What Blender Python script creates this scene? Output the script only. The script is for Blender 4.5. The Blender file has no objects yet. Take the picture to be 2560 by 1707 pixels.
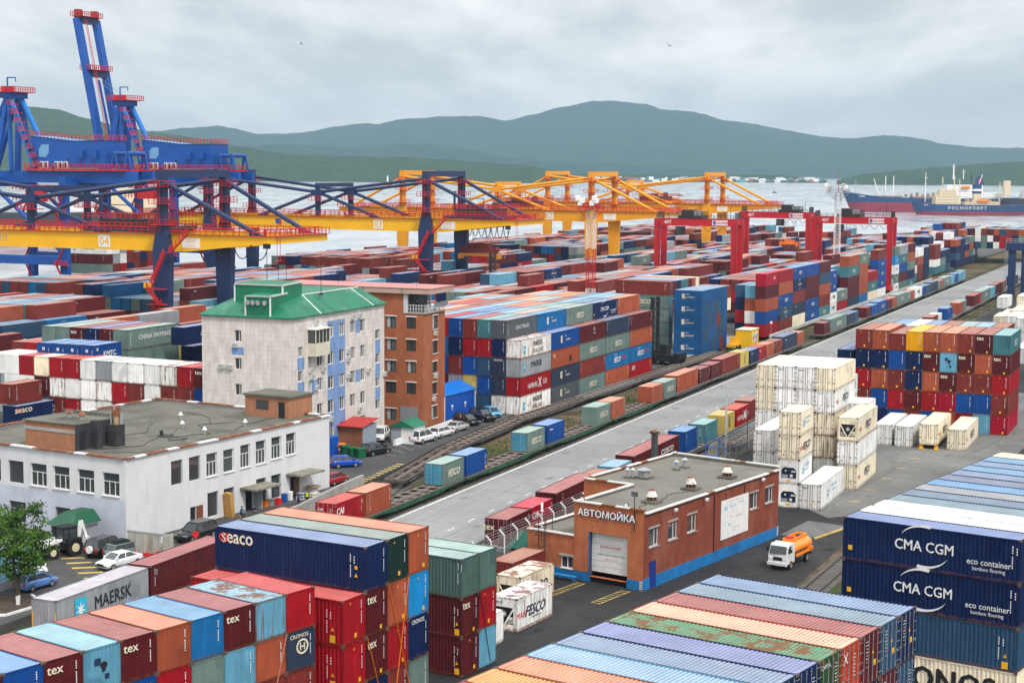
import bpy, math, random
from mathutils import Vector, Matrix
random.seed(7)
S = bpy.context.scene
COL = S.collection
pi = math.pi
# ---------------------------------------------------------------- camera
CAM_H, CAM_P, CAM_R, CAM_F = 37.62, 0.1042, 0.0068, 4104.0
cd = bpy.data.cameras.new('camera'); cd.sensor_width = 36.0; cd.lens = CAM_F/2560*36.0
cd.clip_start = 1.0; cd.clip_end = 80000
cam = bpy.data.objects.new('camera', cd); COL.objects.link(cam); S.camera = cam
_f = Vector((0, math.cos(CAM_P), -math.sin(CAM_P))); _u = Vector((0, math.sin(CAM_P), math.cos(CAM_P))); _r = Vector((1, 0, 0))
_c, _s = math.cos(CAM_R), math.sin(CAM_R)
rx, ux = _c*_r + _s*_u, _c*_u - _s*_r
cam.matrix_world = Matrix(((rx.x, ux.x, -_f.x, 0), (rx.y, ux.y, -_f.y, 0), (rx.z, ux.z, -_f.z, CAM_H), (0, 0, 0, 1)))
# ---------------------------------------------------------------- world: overcast sky
SUN_EL, SUN_AZ = math.radians(52), math.radians(150)       # azimuth clockwise from +Y
w = bpy.data.worlds.new('World'); S.world = w; w.use_nodes = True
nt = w.node_tree; nt.nodes.clear()
def N(t, **k):
    n = nt.nodes.new(t)
    for a, b in k.items(): setattr(n, a, b)
    return n
def L(a, b): nt.links.new(a, b)
out = N('ShaderNodeOutputWorld'); bg = N('ShaderNodeBackground'); L(bg.outputs[0], out.inputs[0])
sky = N('ShaderNodeTexSky', sky_type='NISHITA', sun_disc=False, sun_elevation=SUN_EL, sun_rotation=SUN_AZ)
sky.air_density = 1.0; sky.dust_density = 3.0
tc = N('ShaderNodeTexCoord')
sep = N('ShaderNodeSeparateXYZ'); L(tc.outputs['Generated'], sep.inputs[0])
zz = N('ShaderNodeMath', operation='ADD'); L(sep.outputs[2], zz.inputs[0]); zz.inputs[1].default_value = 0.10
dx = N('ShaderNodeMath', operation='DIVIDE'); L(sep.outputs[0], dx.inputs[0]); L(zz.outputs[0], dx.inputs[1])
dy = N('ShaderNodeMath', operation='DIVIDE'); L(sep.outputs[1], dy.inputs[0]); L(zz.outputs[0], dy.inputs[1])
cb = N('ShaderNodeCombineXYZ'); L(dx.outputs[0], cb.inputs[0]); L(dy.outputs[0], cb.inputs[1])
mpx = N('ShaderNodeMapping'); mpx.inputs['Scale'].default_value = (1.0, 0.30, 1); L(cb.outputs[0], mpx.inputs[0])
n1 = N('ShaderNodeTexNoise'); n1.inputs['Scale'].default_value = 0.55; n1.inputs['Detail'].default_value = 7; n1.inputs['Roughness'].default_value = .55
n1.inputs['Distortion'].default_value = .35
L(mpx.outputs[0], n1.inputs[0])
n2 = N('ShaderNodeTexNoise'); n2.inputs['Scale'].default_value = 2.4; n2.inputs['Detail'].default_value = 8; n2.inputs['Roughness'].default_value = .6
L(mpx.outputs[0], n2.inputs[0])
mm = N('ShaderNodeMix', data_type='FLOAT'); mm.inputs[0].default_value = .3; L(n1.outputs[0], mm.inputs[2]); L(n2.outputs[0], mm.inputs[3])
cr = N('ShaderNodeValToRGB'); L(mm.outputs[0], cr.inputs[0])
e = cr.color_ramp.elements
e[0].position = .36; e[0].color = (.36, .385, .40, 1)
e[1].position = .62; e[1].color = (.86, .835, .82, 1)
e.new(.45).color = (.47, .49, .50, 1); e.new(.52).color = (.65, .65, .65, 1)
# paler band towards the horizon
hz = N('ShaderNodeMapRange'); hz.inputs[1].default_value = -.02; hz.inputs[2].default_value = .075; hz.inputs[3].default_value = .85; hz.inputs[4].default_value = 0
L(sep.outputs[2], hz.inputs[0])
mh = N('ShaderNodeMix', data_type='RGBA'); L(hz.outputs[0], mh.inputs[0]); L(cr.outputs[0], mh.inputs[6]); mh.inputs[7].default_value = (.66, .65, .66, 1)
# brighter cloud deck overhead
ov = N('ShaderNodeMapRange'); ov.inputs[1].default_value = .12; ov.inputs[2].default_value = .8; ov.inputs[3].default_value = 1.0; ov.inputs[4].default_value = 1.75
L(sep.outputs[2], ov.inputs[0])
mo = N('ShaderNodeVectorMath', operation='SCALE'); L(mh.outputs[2], mo.inputs[0]); L(ov.outputs[0], mo.inputs[3])
sk = N('ShaderNodeVectorMath', operation='SCALE'); L(sky.outputs[0], sk.inputs[0]); sk.inputs[3].default_value = 0.10
mx = N('ShaderNodeMix', data_type='RGBA'); mx.inputs[0].default_value = .93; L(sk.outputs[0], mx.inputs[6]); L(mo.outputs[0], mx.inputs[7])
L(mx.outputs[2], bg.inputs[0]); bg.inputs[1].default_value = 1.08
# ---------------------------------------------------------------- sun behind cloud
sd = bpy.data.lights.new('sun', 'SUN'); sd.energy = 1.8; sd.angle = math.radians(11); sd.color = (1, .96, .9)
sun = bpy.data.objects.new('sun', sd); COL.objects.link(sun)
_d = Vector((math.sin(SUN_AZ)*math.cos(SUN_EL), math.cos(SUN_AZ)*math.cos(SUN_EL), math.sin(SUN_EL)))
sun.rotation_euler = _d.to_track_quat('Z', 'Y').to_euler()
S.view_settings.view_transform = 'Standard'; S.view_settings.look = 'None'; S.view_settings.exposure = 0.55; S.view_settings.gamma = 1
S.render.engine = 'CYCLES'
S.cycles.max_bounces = 4; S.cycles.diffuse_bounces = 2; S.cycles.glossy_bounces = 2; S.cycles.transmission_bounces = 2; S.cycles.transparent_max_bounces = 6
S.cycles.volume_bounces = 0; S.cycles.use_denoising = True; S.cycles.caustics_reflective = False; S.cycles.caustics_refractive = False

# ---------------------------------------------------------------- mesh builder
class MB:
    def __init__(s): s.v = []; s.f = []; s.m = []
    def vs(s, pts):
        b = len(s.v); s.v += [tuple(p) for p in pts]; return b
    def poly(s, pts, m=0):
        b = s.vs(pts); s.f.append(tuple(range(b, b+len(pts)))); s.m.append(m); return s
    def box(s, x0, y0, z0, x1, y1, z1, m=0):
        return s.hexa([(x0,y0,z0),(x1,y0,z0),(x1,y1,z0),(x0,y1,z0),(x0,y0,z1),(x1,y0,z1),(x1,y1,z1),(x0,y1,z1)], m)
    def hexa(s, p, m=0):
        b = s.vs(p)
        for q in ((0,3,2,1),(4,5,6,7),(0,1,5,4),(1,2,6,5),(2,3,7,6),(3,0,4,7)):
            s.f.append(tuple(b+i for i in q)); s.m.append(m)
        return s
    def bar(s, p, q, wd, h=None, m=0, up=(0,0,1)):
        p, q = Vector(p), Vector(q); d = (q-p).normalized(); u = Vector(up)
        if abs(d.dot(u)) > .98: u = Vector((1,0,0))
        a = d.cross(u).normalized(); b = a.cross(d).normalized(); h = h or wd
        a *= wd/2; b *= h/2
        return s.hexa([p-a-b, p+a-b, q+a-b, q-a-b, p-a+b, p+a+b, q+a+b, q-a+b], m)
    def tube(s, p, q, r, r2=None, n=8, m=0, cap=True):
        p, q = Vector(p), Vector(q); d = (q-p).normalized(); u = Vector((0,0,1)) if abs(d.z) < .98 else Vector((1,0,0))
        a = d.cross(u).normalized(); b = a.cross(d); r2 = r if r2 is None else r2
        i0 = s.vs([p + r*(math.cos(t)*a+math.sin(t)*b) for t in (2*pi*k/n for k in range(n))])
        i1 = s.vs([q + r2*(math.cos(t)*a+math.sin(t)*b) for t in (2*pi*k/n for k in range(n))])
        for k in range(n):
            s.f.append((i0+k, i0+(k+1) % n, i1+(k+1) % n, i1+k)); s.m.append(m)
        if cap:
            s.f.append(tuple(i0+k for k in range(n))[::-1]); s.m.append(m); s.f.append(tuple(i1+k for k in range(n))); s.m.append(m)
        return s
    def path(s, pts, r, n=6, m=0):
        for a, b in zip(pts, pts[1:]): s.tube(a, b, r, n=n, m=m)
        return s
    def prism(s, pts, vec, m=0, ms=None):            # polygon pts extruded along vec
        vec = Vector(vec); n = len(pts); a = s.vs(pts); b = s.vs([Vector(p)+vec for p in pts])
        s.f.append(tuple(a+k for k in range(n))[::-1]); s.m.append(m); s.f.append(tuple(b+k for k in range(n))); s.m.append(m)
        for k in range(n):
            s.f.append((a+k, a+(k+1) % n, b+(k+1) % n, b+k)); s.m.append(m if ms is None else ms)
        return s
    def loft(s, rings, m=0, caps=True):               # rings of equal length
        bs = [s.vs(r) for r in rings]; n = len(rings[0])
        for a, b in zip(bs, bs[1:]):
            for k in range(n): s.f.append((a+k, a+(k+1) % n, b+(k+1) % n, b+k)); s.m.append(m)
        if caps:
            s.f.append(tuple(bs[0]+k for k in range(n))[::-1]); s.m.append(m); s.f.append(tuple(bs[-1]+k for k in range(n))); s.m.append(m)
        return s
    def rail(s, pts, h=1.1, step=2.0, r=.035, m=0, mid=True):   # railing along a polyline
        for a, b in zip(pts, pts[1:]):
            a, b = Vector(a), Vector(b); Ln = (b-a).length; n = max(1, round(Ln/step)); z = Vector((0,0,h))
            s.bar(a+z, b+z, 2*r, m=m)
            if mid: s.bar(a+z*.5, b+z*.5, 1.5*r, m=m)
            for k in range(n+1):
                p = a.lerp(b, k/n); s.bar(p, p+z, 2*r, m=m)
        return s
    def mesh(s, name, mats, smooth=False):
        me = bpy.data.meshes.new(name); me.from_pydata(s.v, [], s.f)
        for q in (mats if isinstance(mats, (list, tuple)) else [mats]): me.materials.append(q)
        me.polygons.foreach_set('material_index', s.m)
        if smooth: me.polygons.foreach_set('use_smooth', [True]*len(s.f))
        me.update(); return me
    def build(s, name, mats, parent=None, smooth=False, color=None):
        return link(name, s.mesh(name, mats, smooth), parent, color)
def link(name, me, parent=None, color=None):
    o = bpy.data.objects.new(name, me); COL.objects.link(o)
    if parent: o.parent = parent
    if color: o.color = color
    return o
def tag(o, label=None, cat=None, group=None, kind=None):
    if label: o['label'] = label
    if cat: o['category'] = cat
    if group: o['group'] = group
    if kind: o['kind'] = kind
    return o
def thing(name, label, cat, loc=(0,0,0), rot=0, group=None):
    o = bpy.data.objects.new(name, None); COL.objects.link(o); o.location = loc; o.rotation_euler = (0,0,rot); o.empty_display_size = .1
    return tag(o, label, cat, group)
def dup(o, parent=None):
    c = o.copy(); COL.objects.link(c)
    if parent: c.parent = parent
    for ch in list(o.children): dup(ch, c)
    return c
def exy(a): return Vector((math.cos(a), -math.sin(a), 0)), Vector((math.sin(a), math.cos(a), 0))
def V(x, y, z=0): return Vector((x, y, z))
# ---------------------------------------------------------------- materials
def lin(c): c /= 255; return c/12.92 if c <= .04045 else ((c+.055)/1.055)**2.4
def rgb(r, g, b, k=1.0): return tuple(min(1, lin(x)*k) for x in (r, g, b)) + (1,)
class Mt:
    def __init__(s, name):
        s.mat = bpy.data.materials.new(name); s.mat.use_nodes = True; s.nt = s.mat.node_tree
        s.b = s.nt.nodes['Principled BSDF']; s.out = s.nt.nodes['Material Output']
    def n(s, t, **k):
        q = s.nt.nodes.new(t)
        for a, b in k.items():
            if a.startswith('i_'):
                q.inputs[a[2:].replace('_', ' ') if a[2:].replace('_', ' ') in q.inputs else int(a[2:])].default_value = b
            else: setattr(q, a, b)
        return q
    def l(s, a, b): s.nt.links.new(a, b)
    def mix(s, f, a, b, mode='MIX'):
        q = s.n('ShaderNodeMix', data_type='RGBA', blend_type=mode)
        for i, x in ((0, f), (6, a), (7, b)):
            if hasattr(x, 'links'): s.l(x, q.inputs[i])
            else: q.inputs[i].default_value = x
        return q.outputs[2]
    def coord(s, sc=(1,1,1), kind='Object', rnd=False):
        t = s.n('ShaderNodeTexCoord'); m = s.n('ShaderNodeMapping'); m.inputs['Scale'].default_value = sc; s.l(t.outputs[kind], m.inputs[0])
        if rnd:
            oi = s.n('ShaderNodeObjectInfo'); k = s.n('ShaderNodeVectorMath', operation='SCALE'); k.inputs[0].default_value = (37, 91, 53)
            s.l(oi.outputs['Random'], k.inputs[3]); s.l(k.outputs[0], m.inputs['Location'])
        return m.outputs[0]
    def noise(s, vec, scale, detail=4, rough=.55, dist=0):
        q = s.n('ShaderNodeTexNoise'); q.inputs['Scale'].default_value = scale; q.inputs['Detail'].default_value = detail
        q.inputs['Roughness'].default_value = rough; q.inputs['Distortion'].default_value = dist; s.l(vec, q.inputs['Vector']); return q.outputs[0]
    def ramp(s, fac, lo, hi, a=0.0, b=1.0):
        q = s.n('ShaderNodeMapRange'); s.l(fac, q.inputs[0]); q.inputs[1].default_value = lo; q.inputs[2].default_value = hi; q.inputs[3].default_value = a; q.inputs[4].default_value = b; return q.outputs[0]
    def mul(s, a, b):
        q = s.n('ShaderNodeMath', operation='MULTIPLY')
        for i, x in ((0, a), (1, b)):
            if hasattr(x, 'links'): s.l(x, q.inputs[i])
            else: q.inputs[i].default_value = x
        return q.outputs[0]
    def bump(s, h, st=.3, d=.02):
        q = s.n('ShaderNodeBump'); q.inputs['Strength'].default_value = st; q.inputs['Distance'].default_value = d; s.l(h, q.inputs['Height']); s.l(q.outputs[0], s.b.inputs['Normal'])
def mat(name, col, rough=.7, var=.18, scale=.7, metal=0, spec=.4, dirt=None, damt=.5, dscale=.35, dlo=.52, stretch=(1,1,1), bump=0, bscale=30):
    M = Mt(name); v = M.coord(stretch); n = M.noise(v, scale, 5)
    f = M.ramp(n, .3, .7, 1-var, 1+var)
    c = M.mix(1.0, col, (1,1,1,1), 'MULTIPLY'); q = M.n('ShaderNodeVectorMath', operation='SCALE'); M.l(c, q.inputs[0]); M.l(f, q.inputs[3]); c = q.outputs[0]
    if dirt:
        d = M.noise(v, dscale, 6, .62); c = M.mix(M.ramp(d, dlo, dlo+.16, 0, damt), c, dirt)
    M.l(c, M.b.inputs['Base Color']); M.b.inputs['Roughness'].default_value = rough; M.b.inputs['Metallic'].default_value = metal
    M.b.inputs['Specular IOR Level'].default_value = spec
    if bump: M.bump(M.noise(v, bscale, 3), bump)
    return M.mat
RUST = (.19, .065, .022, 1)
def container_paint(name, roof=False, groove=False):
    M = Mt(name); oi = M.n('ShaderNodeObjectInfo'); v = M.coord(rnd=True)
    c = oi.outputs['Color']; al = oi.outputs['Alpha']
    n = M.noise(v, .55, 5, .6); f = M.ramp(n, .3, .7, .86, 1.14)
    q = M.n('ShaderNodeVectorMath', operation='SCALE'); M.l(c, q.inputs[0]); M.l(f, q.inputs[3]); c = q.outputs[0]
    if not roof:                                     # chalky vertical wash and grime
        vs = M.coord((2.6, 2.6, .22), rnd=True); sN = M.noise(vs, 1.1, 6, .65)
        li = M.n('ShaderNodeVectorMath', operation='MULTIPLY_ADD'); M.l(c, li.inputs[0]); li.inputs[1].default_value = (1.45,1.4,1.35); li.inputs[2].default_value = (.012,.011,.010); c = M.mix(M.ramp(sN, .54, .74, 0, .7), c, li.outputs[0])
        vo = M.n('ShaderNodeTexVoronoi', distance='CHEBYCHEV'); vo.inputs['Scale'].default_value = .75; M.l(v, vo.inputs['Vector']); sv_ = M.n('ShaderNodeSeparateXYZ'); M.l(vo.outputs['Color'], sv_.inputs[0]); l2 = M.n('ShaderNodeVectorMath', operation='MULTIPLY'); M.l(c, l2.inputs[0]); l2.inputs[1].default_value = (.66,.68,.72); c = M.mix(M.ramp(sv_.outputs[0], .90, .905, 0, .6), c, l2.outputs[0])
        c = M.mix(M.ramp(sN, .46, .25, 0, .30), c, (.06,.05,.042,1))
        g = M.noise(vs, 1.9, 7, .7)
    else:
        vs = M.coord((1.0, 1.0, 1.0), rnd=True); g = M.noise(vs, .9, 8, .68); d = M.noise(M.coord((3.5,.25,1), rnd=True), 1.0, 5)
        c = M.mix(M.ramp(d, .5, .75, 0, .22), c, (.34,.31,.29,1)); d2 = M.noise(M.coord((2.2,2.2,1), rnd=True), 1.0, 6, .7); c = M.mix(M.ramp(d2, .60, .74, 0, .5), c, (.50,.49,.48,1))
    if not roof:                                     # rust creeping up from the bottom rail and down from the top rail
        tz = M.n('ShaderNodeTexCoord'); sz_ = M.n('ShaderNodeSeparateXYZ'); M.l(tz.outputs['Object'], sz_.inputs[0]); ez = M.n('ShaderNodeMath', operation='MULTIPLY_ADD'); M.l(sz_.outputs[2], ez.inputs[0]); ez.inputs[1].default_value = -1.1; M.l(M.mul(M.noise(v, 2.2, 6, .7), 1.5), ez.inputs[2]); c = M.mix(M.mul(M.ramp(ez.outputs[0], .52, .72, 0, .75), al), c, RUST)
    if groove: q2 = M.n('ShaderNodeVectorMath', operation='MULTIPLY'); M.l(c, q2.inputs[0]); q2.inputs[1].default_value = (.66,.64,.62); c = q2.outputs[0]
    th = M.n('ShaderNodeMath', operation='SUBTRACT'); th.inputs[0].default_value = .80; M.l(M.mul(al, .38 if roof else .30), th.inputs[1])
    gt = M.n('ShaderNodeMath', operation='SUBTRACT'); M.l(g, gt.inputs[0]); M.l(th.outputs[0], gt.inputs[1])
    fac = M.ramp(gt.outputs[0], -.02, .05, 0, .85)
    c = M.mix(fac, c, RUST)
    M.l(c, M.b.inputs['Base Color']); M.b.inputs['Roughness'].default_value = .62 if roof else .55
    M.b.inputs['Specular IOR Level'].default_value = .22
    return M.mat
PAINT = container_paint('container_paint'); ROOFP = container_paint('skylit_container_roof_paint', True); ROOFG = container_paint('dirty_roof_groove', True, True)
def flat(name, col, rough=.6, spec=.3, metal=0, emit=0):
    M = Mt(name); M.b.inputs['Base Color'].default_value = col; M.b.inputs['Roughness'].default_value = rough; M.b.inputs['Specular IOR Level'].default_value = spec; M.b.inputs['Metallic'].default_value = metal
    v = M.coord(); n = M.noise(v, 2.0, 4); q = M.n('ShaderNodeVectorMath', operation='SCALE'); q.inputs[0].default_value = col[:3]; M.l(M.ramp(n, .3, .7, .9, 1.1), q.inputs[3]); M.l(q.outputs[0], M.b.inputs['Base Color'])
    return M.mat
def brick(name, c1, c2, mortar, scale=1.0, bw=.26, bh=.085, ms=.012, stain=None, samt=.5, sscale=.25, off=.5):
    M = Mt(name); t = M.n('ShaderNodeTexCoord'); sp = M.n('ShaderNodeSeparateXYZ'); M.l(t.outputs['Object'], sp.inputs[0])
    ad = M.n('ShaderNodeMath', operation='ADD'); M.l(sp.outputs[0], ad.inputs[0]); M.l(sp.outputs[1], ad.inputs[1])
    cm = M.n('ShaderNodeCombineXYZ'); M.l(ad.outputs[0], cm.inputs[0]); M.l(sp.outputs[2], cm.inputs[1])
    b = M.n('ShaderNodeTexBrick'); M.l(cm.outputs[0], b.inputs['Vector']); b.offset = off
    b.inputs['Color1'].default_value = c1; b.inputs['Color2'].default_value = c2; b.inputs['Mortar'].default_value = mortar
    b.inputs['Scale'].default_value = scale; b.inputs['Mortar Size'].default_value = ms; b.inputs['Brick Width'].default_value = bw; b.inputs['Row Height'].default_value = bh
    v = M.coord((1,1,.5)); n = M.noise(v, sscale*3, 6, .6); q = M.n('ShaderNodeVectorMath', operation='SCALE'); M.l(b.outputs[0], q.inputs[0]); M.l(M.ramp(n, .3, .7, .8, 1.2), q.inputs[3]); c = q.outputs[0]
    if stain:
        s_ = M.noise(v, sscale, 7, .65); c = M.mix(M.ramp(s_, .48, .66, 0, samt), c, stain)
    M.l(c, M.b.inputs['Base Color']); M.b.inputs['Roughness'].default_value = .85; M.b.inputs['Specular IOR Level'].default_value = .2
    return M.mat
K = {}
K['white'] = flat('white_paint', (.78,.78,.77,1)); K['black'] = flat('black_paint', (.018,.019,.022,1)); K['navytext'] = flat('navy_lettering', (.02,.03,.08,1))
K['cream_text'] = flat('cream_lettering', (.72,.66,.52,1)); K['red'] = flat('red_paint', (.62,.02,.025,1)); K['yellow'] = flat('yellow_sticker', (.80,.42,.02,1))
K['orange'] = flat('orange_paint', (.80,.20,.02,1)); K['skyblue'] = flat('sky_blue_square', (.03,.42,.62,1)); K['steel'] = flat('galvanised_steel', (.42,.44,.46,1), .45, .5, .6)
K['darksteel'] = mat('dark_steel', (.035,.035,.038,1), .6, dirt=RUST, damt=.4); K['rubber'] = flat('tyre_rubber', (.015,.015,.016,1), .85)
K['glass'] = flat('dark_glass', (.045,.052,.056,1), .06, .8); K['glass2'] = flat('pale_glass', (.10,.12,.13,1), .12, .6); K['chrome'] = flat('bright_metal', (.65,.65,.66,1), .25, .5, .9)
K['frame_white'] = flat('white_frame', (.74,.74,.73,1)); K['grey'] = flat('grey_paint', (.30,.31,.32,1)); K['concrete'] = mat('concrete', (.36,.35,.33,1), .9, dirt=(.15,.14,.12,1), damt=.5)
K['roofing'] = mat('bitumen_roofing', (.135,.13,.105,1), .9, .2, .25, dirt=(.065,.062,.052,1), damt=.75, dscale=.18, dlo=.46)
K['rust'] = mat('rusty_metal', (.22,.08,.035,1), .85, .35, 2, dirt=(.55,.53,.5,1), damt=.9, dscale=.9, dlo=.56)
K['green_metal'] = mat('green_sheet_metal', (.010,.155,.085,1), .5, .2, .4, dirt=(.14,.30,.22,1), damt=.35)
# lettering meshes
_tm = {}
def text_geo(body, h, bold=.0, shear=0., spacing=1.0, aspect=None):
    key = (body, h, bold, shear, spacing, aspect)
    if key in _tm: return _tm[key]
    c = bpy.data.curves.new('lettering', 'FONT'); c.body = body; c.size = 1; c.offset = bold*.42; c.shear = shear; c.space_character = spacing; c.resolution_u = 2
    o = bpy.data.objects.new('lettering', c); COL.objects.link(o)
    dg = bpy.context.evaluated_depsgraph_get(); dg.update(); me = bpy.data.meshes.new_from_object(o.evaluated_get(dg))
    vs = [tuple(v.co) for v in me.vertices]; fs = [tuple(p.vertices) for p in me.polygons]
    bpy.data.objects.remove(o); bpy.data.curves.remove(c); bpy.data.meshes.remove(me)
    x0, x1 = min(v[0] for v in vs), max(v[0] for v in vs); y0, y1 = min(v[1] for v in vs), max(v[1] for v in vs)
    k = h/(y1-y0); kx = k if aspect is None else aspect/(x1-x0)
    r = ([((v[0]-(x0+x1)/2)*kx, (v[1]-(y0+y1)/2)*k) for v in vs], fs, (x1-x0)*kx); _tm[key] = r; return r
def put_text(mb, body, h, o, ax, ay, m=0, **kw):      # letters in the plane o + x*ax + y*ay
    bold = kw.pop('bold', 0); vs, fs, wd = text_geo(body, h, **kw); o, ax, ay = Vector(o), Vector(ax), Vector(ay); nr = ax.cross(ay).normalized()
    for k, (sx_, sy_) in enumerate(((0,0),(1,0),(-1,0),(0,.6),(0,-.6)) if bold else ((0,0),)):     # heavier strokes
        b = mb.vs([o+ax*(x+sx_*bold*h*.9)+ay*(y+sy_*bold*h*.9)+nr*(.0012*k) for x, y in vs])
        for f in fs: mb.f.append(tuple(b+i for i in f)); mb.m.append(m)
    return wd
from mathutils import noise as mnoise
RFO, RFA = Vector((-7.97, 186.36, 0)), 0.408
REX, REY = exy(RFA)
def RF(s, off, z=0): return RFO + REY*s + REX*off + Vector((0,0,z))
def struct(o): o['kind'] = 'structure'; return o
def asphalt(name, base, light, dark, sc=.05, crack=True, joints=None, ang=0):
    M = Mt(name); v = M.coord(); n = M.noise(v, sc, 7, .6); c = M.mix(M.ramp(n, .38, .62), dark, light)
    n2 = M.noise(v, sc*9, 6, .7); c = M.mix(M.ramp(n2, .30, .70, 0, .55), c, base)
    st = M.noise(M.coord((.35,.06,1)), 1.0, 6, .6, .4); c = M.mix(M.ramp(st, .56, .70, 0, .55), c, dark)
    t_ = M.n('ShaderNodeTexCoord'); mp_ = M.n('ShaderNodeMapping', vector_type='TEXTURE'); mp_.inputs['Rotation'].default_value = (0,0,-(.408 if joints and ang < .45 else .56)); mp_.inputs['Scale'].default_value = (.9,26,1); M.l(t_.outputs['Object'], mp_.inputs[0]); tr_ = M.noise(mp_.outputs[0], 1.0, 5, .6, .3)
    c = M.mix(M.ramp(tr_, .54, .68, 0, .5), c, dark); spt = M.noise(v, .33, 3, .5); c = M.mix(M.ramp(spt, .66, .70, 0, .6), c, tuple(x*.5 for x in dark[:3])+(1,))
    g = M.noise(v, 6, 3, .7); q = M.n('ShaderNodeVectorMath', operation='SCALE'); M.l(c, q.inputs[0]); M.l(M.ramp(g, .3, .7, .86, 1.14), q.inputs[3]); c = q.outputs[0]
    if crack:
        vo = M.n('ShaderNodeTexVoronoi', feature='DISTANCE_TO_EDGE'); M.l(M.coord((.055,.055,1)), vo.inputs['Vector']); vo.inputs['Scale'].default_value = 1.0
        c = M.mix(M.ramp(vo.outputs[0], .002, .008, .55, 0), c, (.02,.02,.02,1))
    if joints:
        t = M.n('ShaderNodeTexCoord'); mp = M.n('ShaderNodeMapping'); mp.inputs['Rotation'].default_value = (0,0,ang); M.l(t.outputs['Object'], mp.inputs[0])
        b = M.n('ShaderNodeTexBrick'); M.l(mp.outputs[0], b.inputs['Vector']); b.inputs['Scale'].default_value = 1; b.inputs['Brick Width'].default_value = joints[0]; b.inputs['Row Height'].default_value = joints[1]; b.inputs['Mortar Size'].default_value = .035
        b.inputs['Color1'].default_value = (1,1,1,1); b.inputs['Color2'].default_value = (.9,.9,.9,1); b.inputs['Mortar'].default_value = (.35,.34,.33,1); b.offset = 0
        c = M.mix(1.0, c, b.outputs[0], 'MULTIPLY')
    M.l(c, M.b.inputs['Base Color']); r = M.ramp(n2, .3, .7, .65, .92); M.l(r, M.b.inputs['Roughness']); M.b.inputs['Specular IOR Level'].default_value = .3
    return M.mat
ASPH = asphalt('asphalt', (.072,.071,.071,1), (.105,.102,.098,1), (.045,.045,.047,1), .05, False)
ASPHD = asphalt('dark_asphalt', (.022,.022,.0235,1), (.040,.040,.042,1), (.013,.0135,.016,1), .035, False)
CONC = asphalt('concrete_paving', (.27,.27,.272,1), (.31,.31,.31,1), (.20,.20,.204,1), .04, False, (12, 6), RFA)
CONC2 = asphalt('worn_concrete', (.17,.17,.165,1), (.215,.21,.20,1), (.10,.10,.10,1), .06, False, (14, 7), .5)
def bed():
    M = Mt('rail_bed'); v = M.coord(); n = M.noise(v, .09, 7, .62); g = M.noise(v, 3, 5, .7)
    c = M.mix(M.ramp(n, .42, .56), (.06,.05,.035,1), (.15,.11,.07,1)); c = M.mix(M.ramp(M.noise(v, .13, 5, .6, .5), .50, .60, 0, .85), c, (.045,.075,.018,1))
    q = M.n('ShaderNodeVectorMath', operation='SCALE'); M.l(c, q.inputs[0]); M.l(M.ramp(g, .3, .7, .6, 1.4), q.inputs[3]); M.l(q.outputs[0], M.b.inputs['Base Color']); M.b.inputs['Roughness'].default_value = .95
    M.b.inputs['Specular IOR Level'].default_value = .1
    return M.mat
land = [(-400,-60),(900,-60),(900,1200),(450,1250),(200,1000),(30,905),(-135,530),(-235,300),(-400,300)]
struct(MB().prism([(x,y,-8) for x,y in land], (0,0,7.2)).build('ground', bed()))
lb = [(-260,-9.5),(-20,-9.8),(2,-12.2),(6,-12.6),(18,-13.6),(32,-16),(60,-18),(150,-17),(700,-17)]
P_ = [RF(s,o) for s,o in lb]
struct(MB().prism([(p.x,p.y,-.79) for p in P_]+[(200,1000,-.79),(30,905,-.79),(-135,530,-.79),(-235,300,-.79),(-400,300,-.79),(-400,-60,-.79)], (0,0,.79)).build('yard', ASPH))
struct(MB().prism([RF(s,o,-.79) for s,o in ((-260,.1),(-260,13.4),(1050,13.4),(1050,.1))], (0,0,.79)).build('road', CONC))
q_ = [RF(-260,23.5),RF(1050,23.5)]
struct(MB().prism([(p.x,p.y,-.79) for p in q_]+[(900,1150,-.79),(900,-60,-.79)], (0,0,.79)).build('yard', ASPHD))
struct(MB().poly([RF(s,o,.005) for s,o in ((14,38),(8,43),(22,55),(75,58),(120,58),(140,24),(60,24),(40,36))]).build('pavement', CONC2))
struct(MB().poly([RF(s,o,.005) for s,o in ((150,-17.5),(150,-60),(196,-60),(196,-17.5))]).build('pavement', CONC))
# road markings
WM = mat('road_marking_white', (.62,.62,.60,1), .8, .25, 1.5, dirt=(.33,.33,.32,1), damt=.7, dscale=1.2)
YM = mat('road_marking_yellow', (.55,.40,.10,1), .85, .25, 1.2, dirt=(.2,.18,.13,1), damt=.75, dscale=.8)
m = MB(); m.poly([RF(-60,.35,.005),RF(-60,.62,.005),RF(420,.62,.005),RF(420,.35,.005)])
for k in range(-6, 60):
    s = k*5.2; m.poly([RF(s,8.1,.005),RF(s,8.27,.005),RF(s+1.7,8.27,.005),RF(s+1.7,8.1,.005)])
struct(m.build('road_markings', WM))
m = MB()
for k in range(12):                                   # yellow hatching beside the empty flat wagons
    s = 2+k*1.35; o = -12.3-.05*(s-2)-max(0,s-6)*.06; m.poly([RF(s,o-1.1,.006),RF(s+.45,o-1.1,.006),RF(s+.45,o,.006),RF(s,o,.006)])
for k in range(7):                                    # faded yellow hatching in the car park
    b = Vector((-44.6+k*1.05, 157.6-k*1.9, .006)); d = Vector((2.2,.5,0)); e2 = Vector((.25,-.45,0)); m.poly([b, b+e2, b+d+e2, b+d])
CWP, CWA = Vector((11.916,144.73,0)), .608
CEX, CEY = exy(CWA)
def CW(x, y, z=0): return CWP + CEX*x + CEY*y + Vector((0,0,z))
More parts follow.
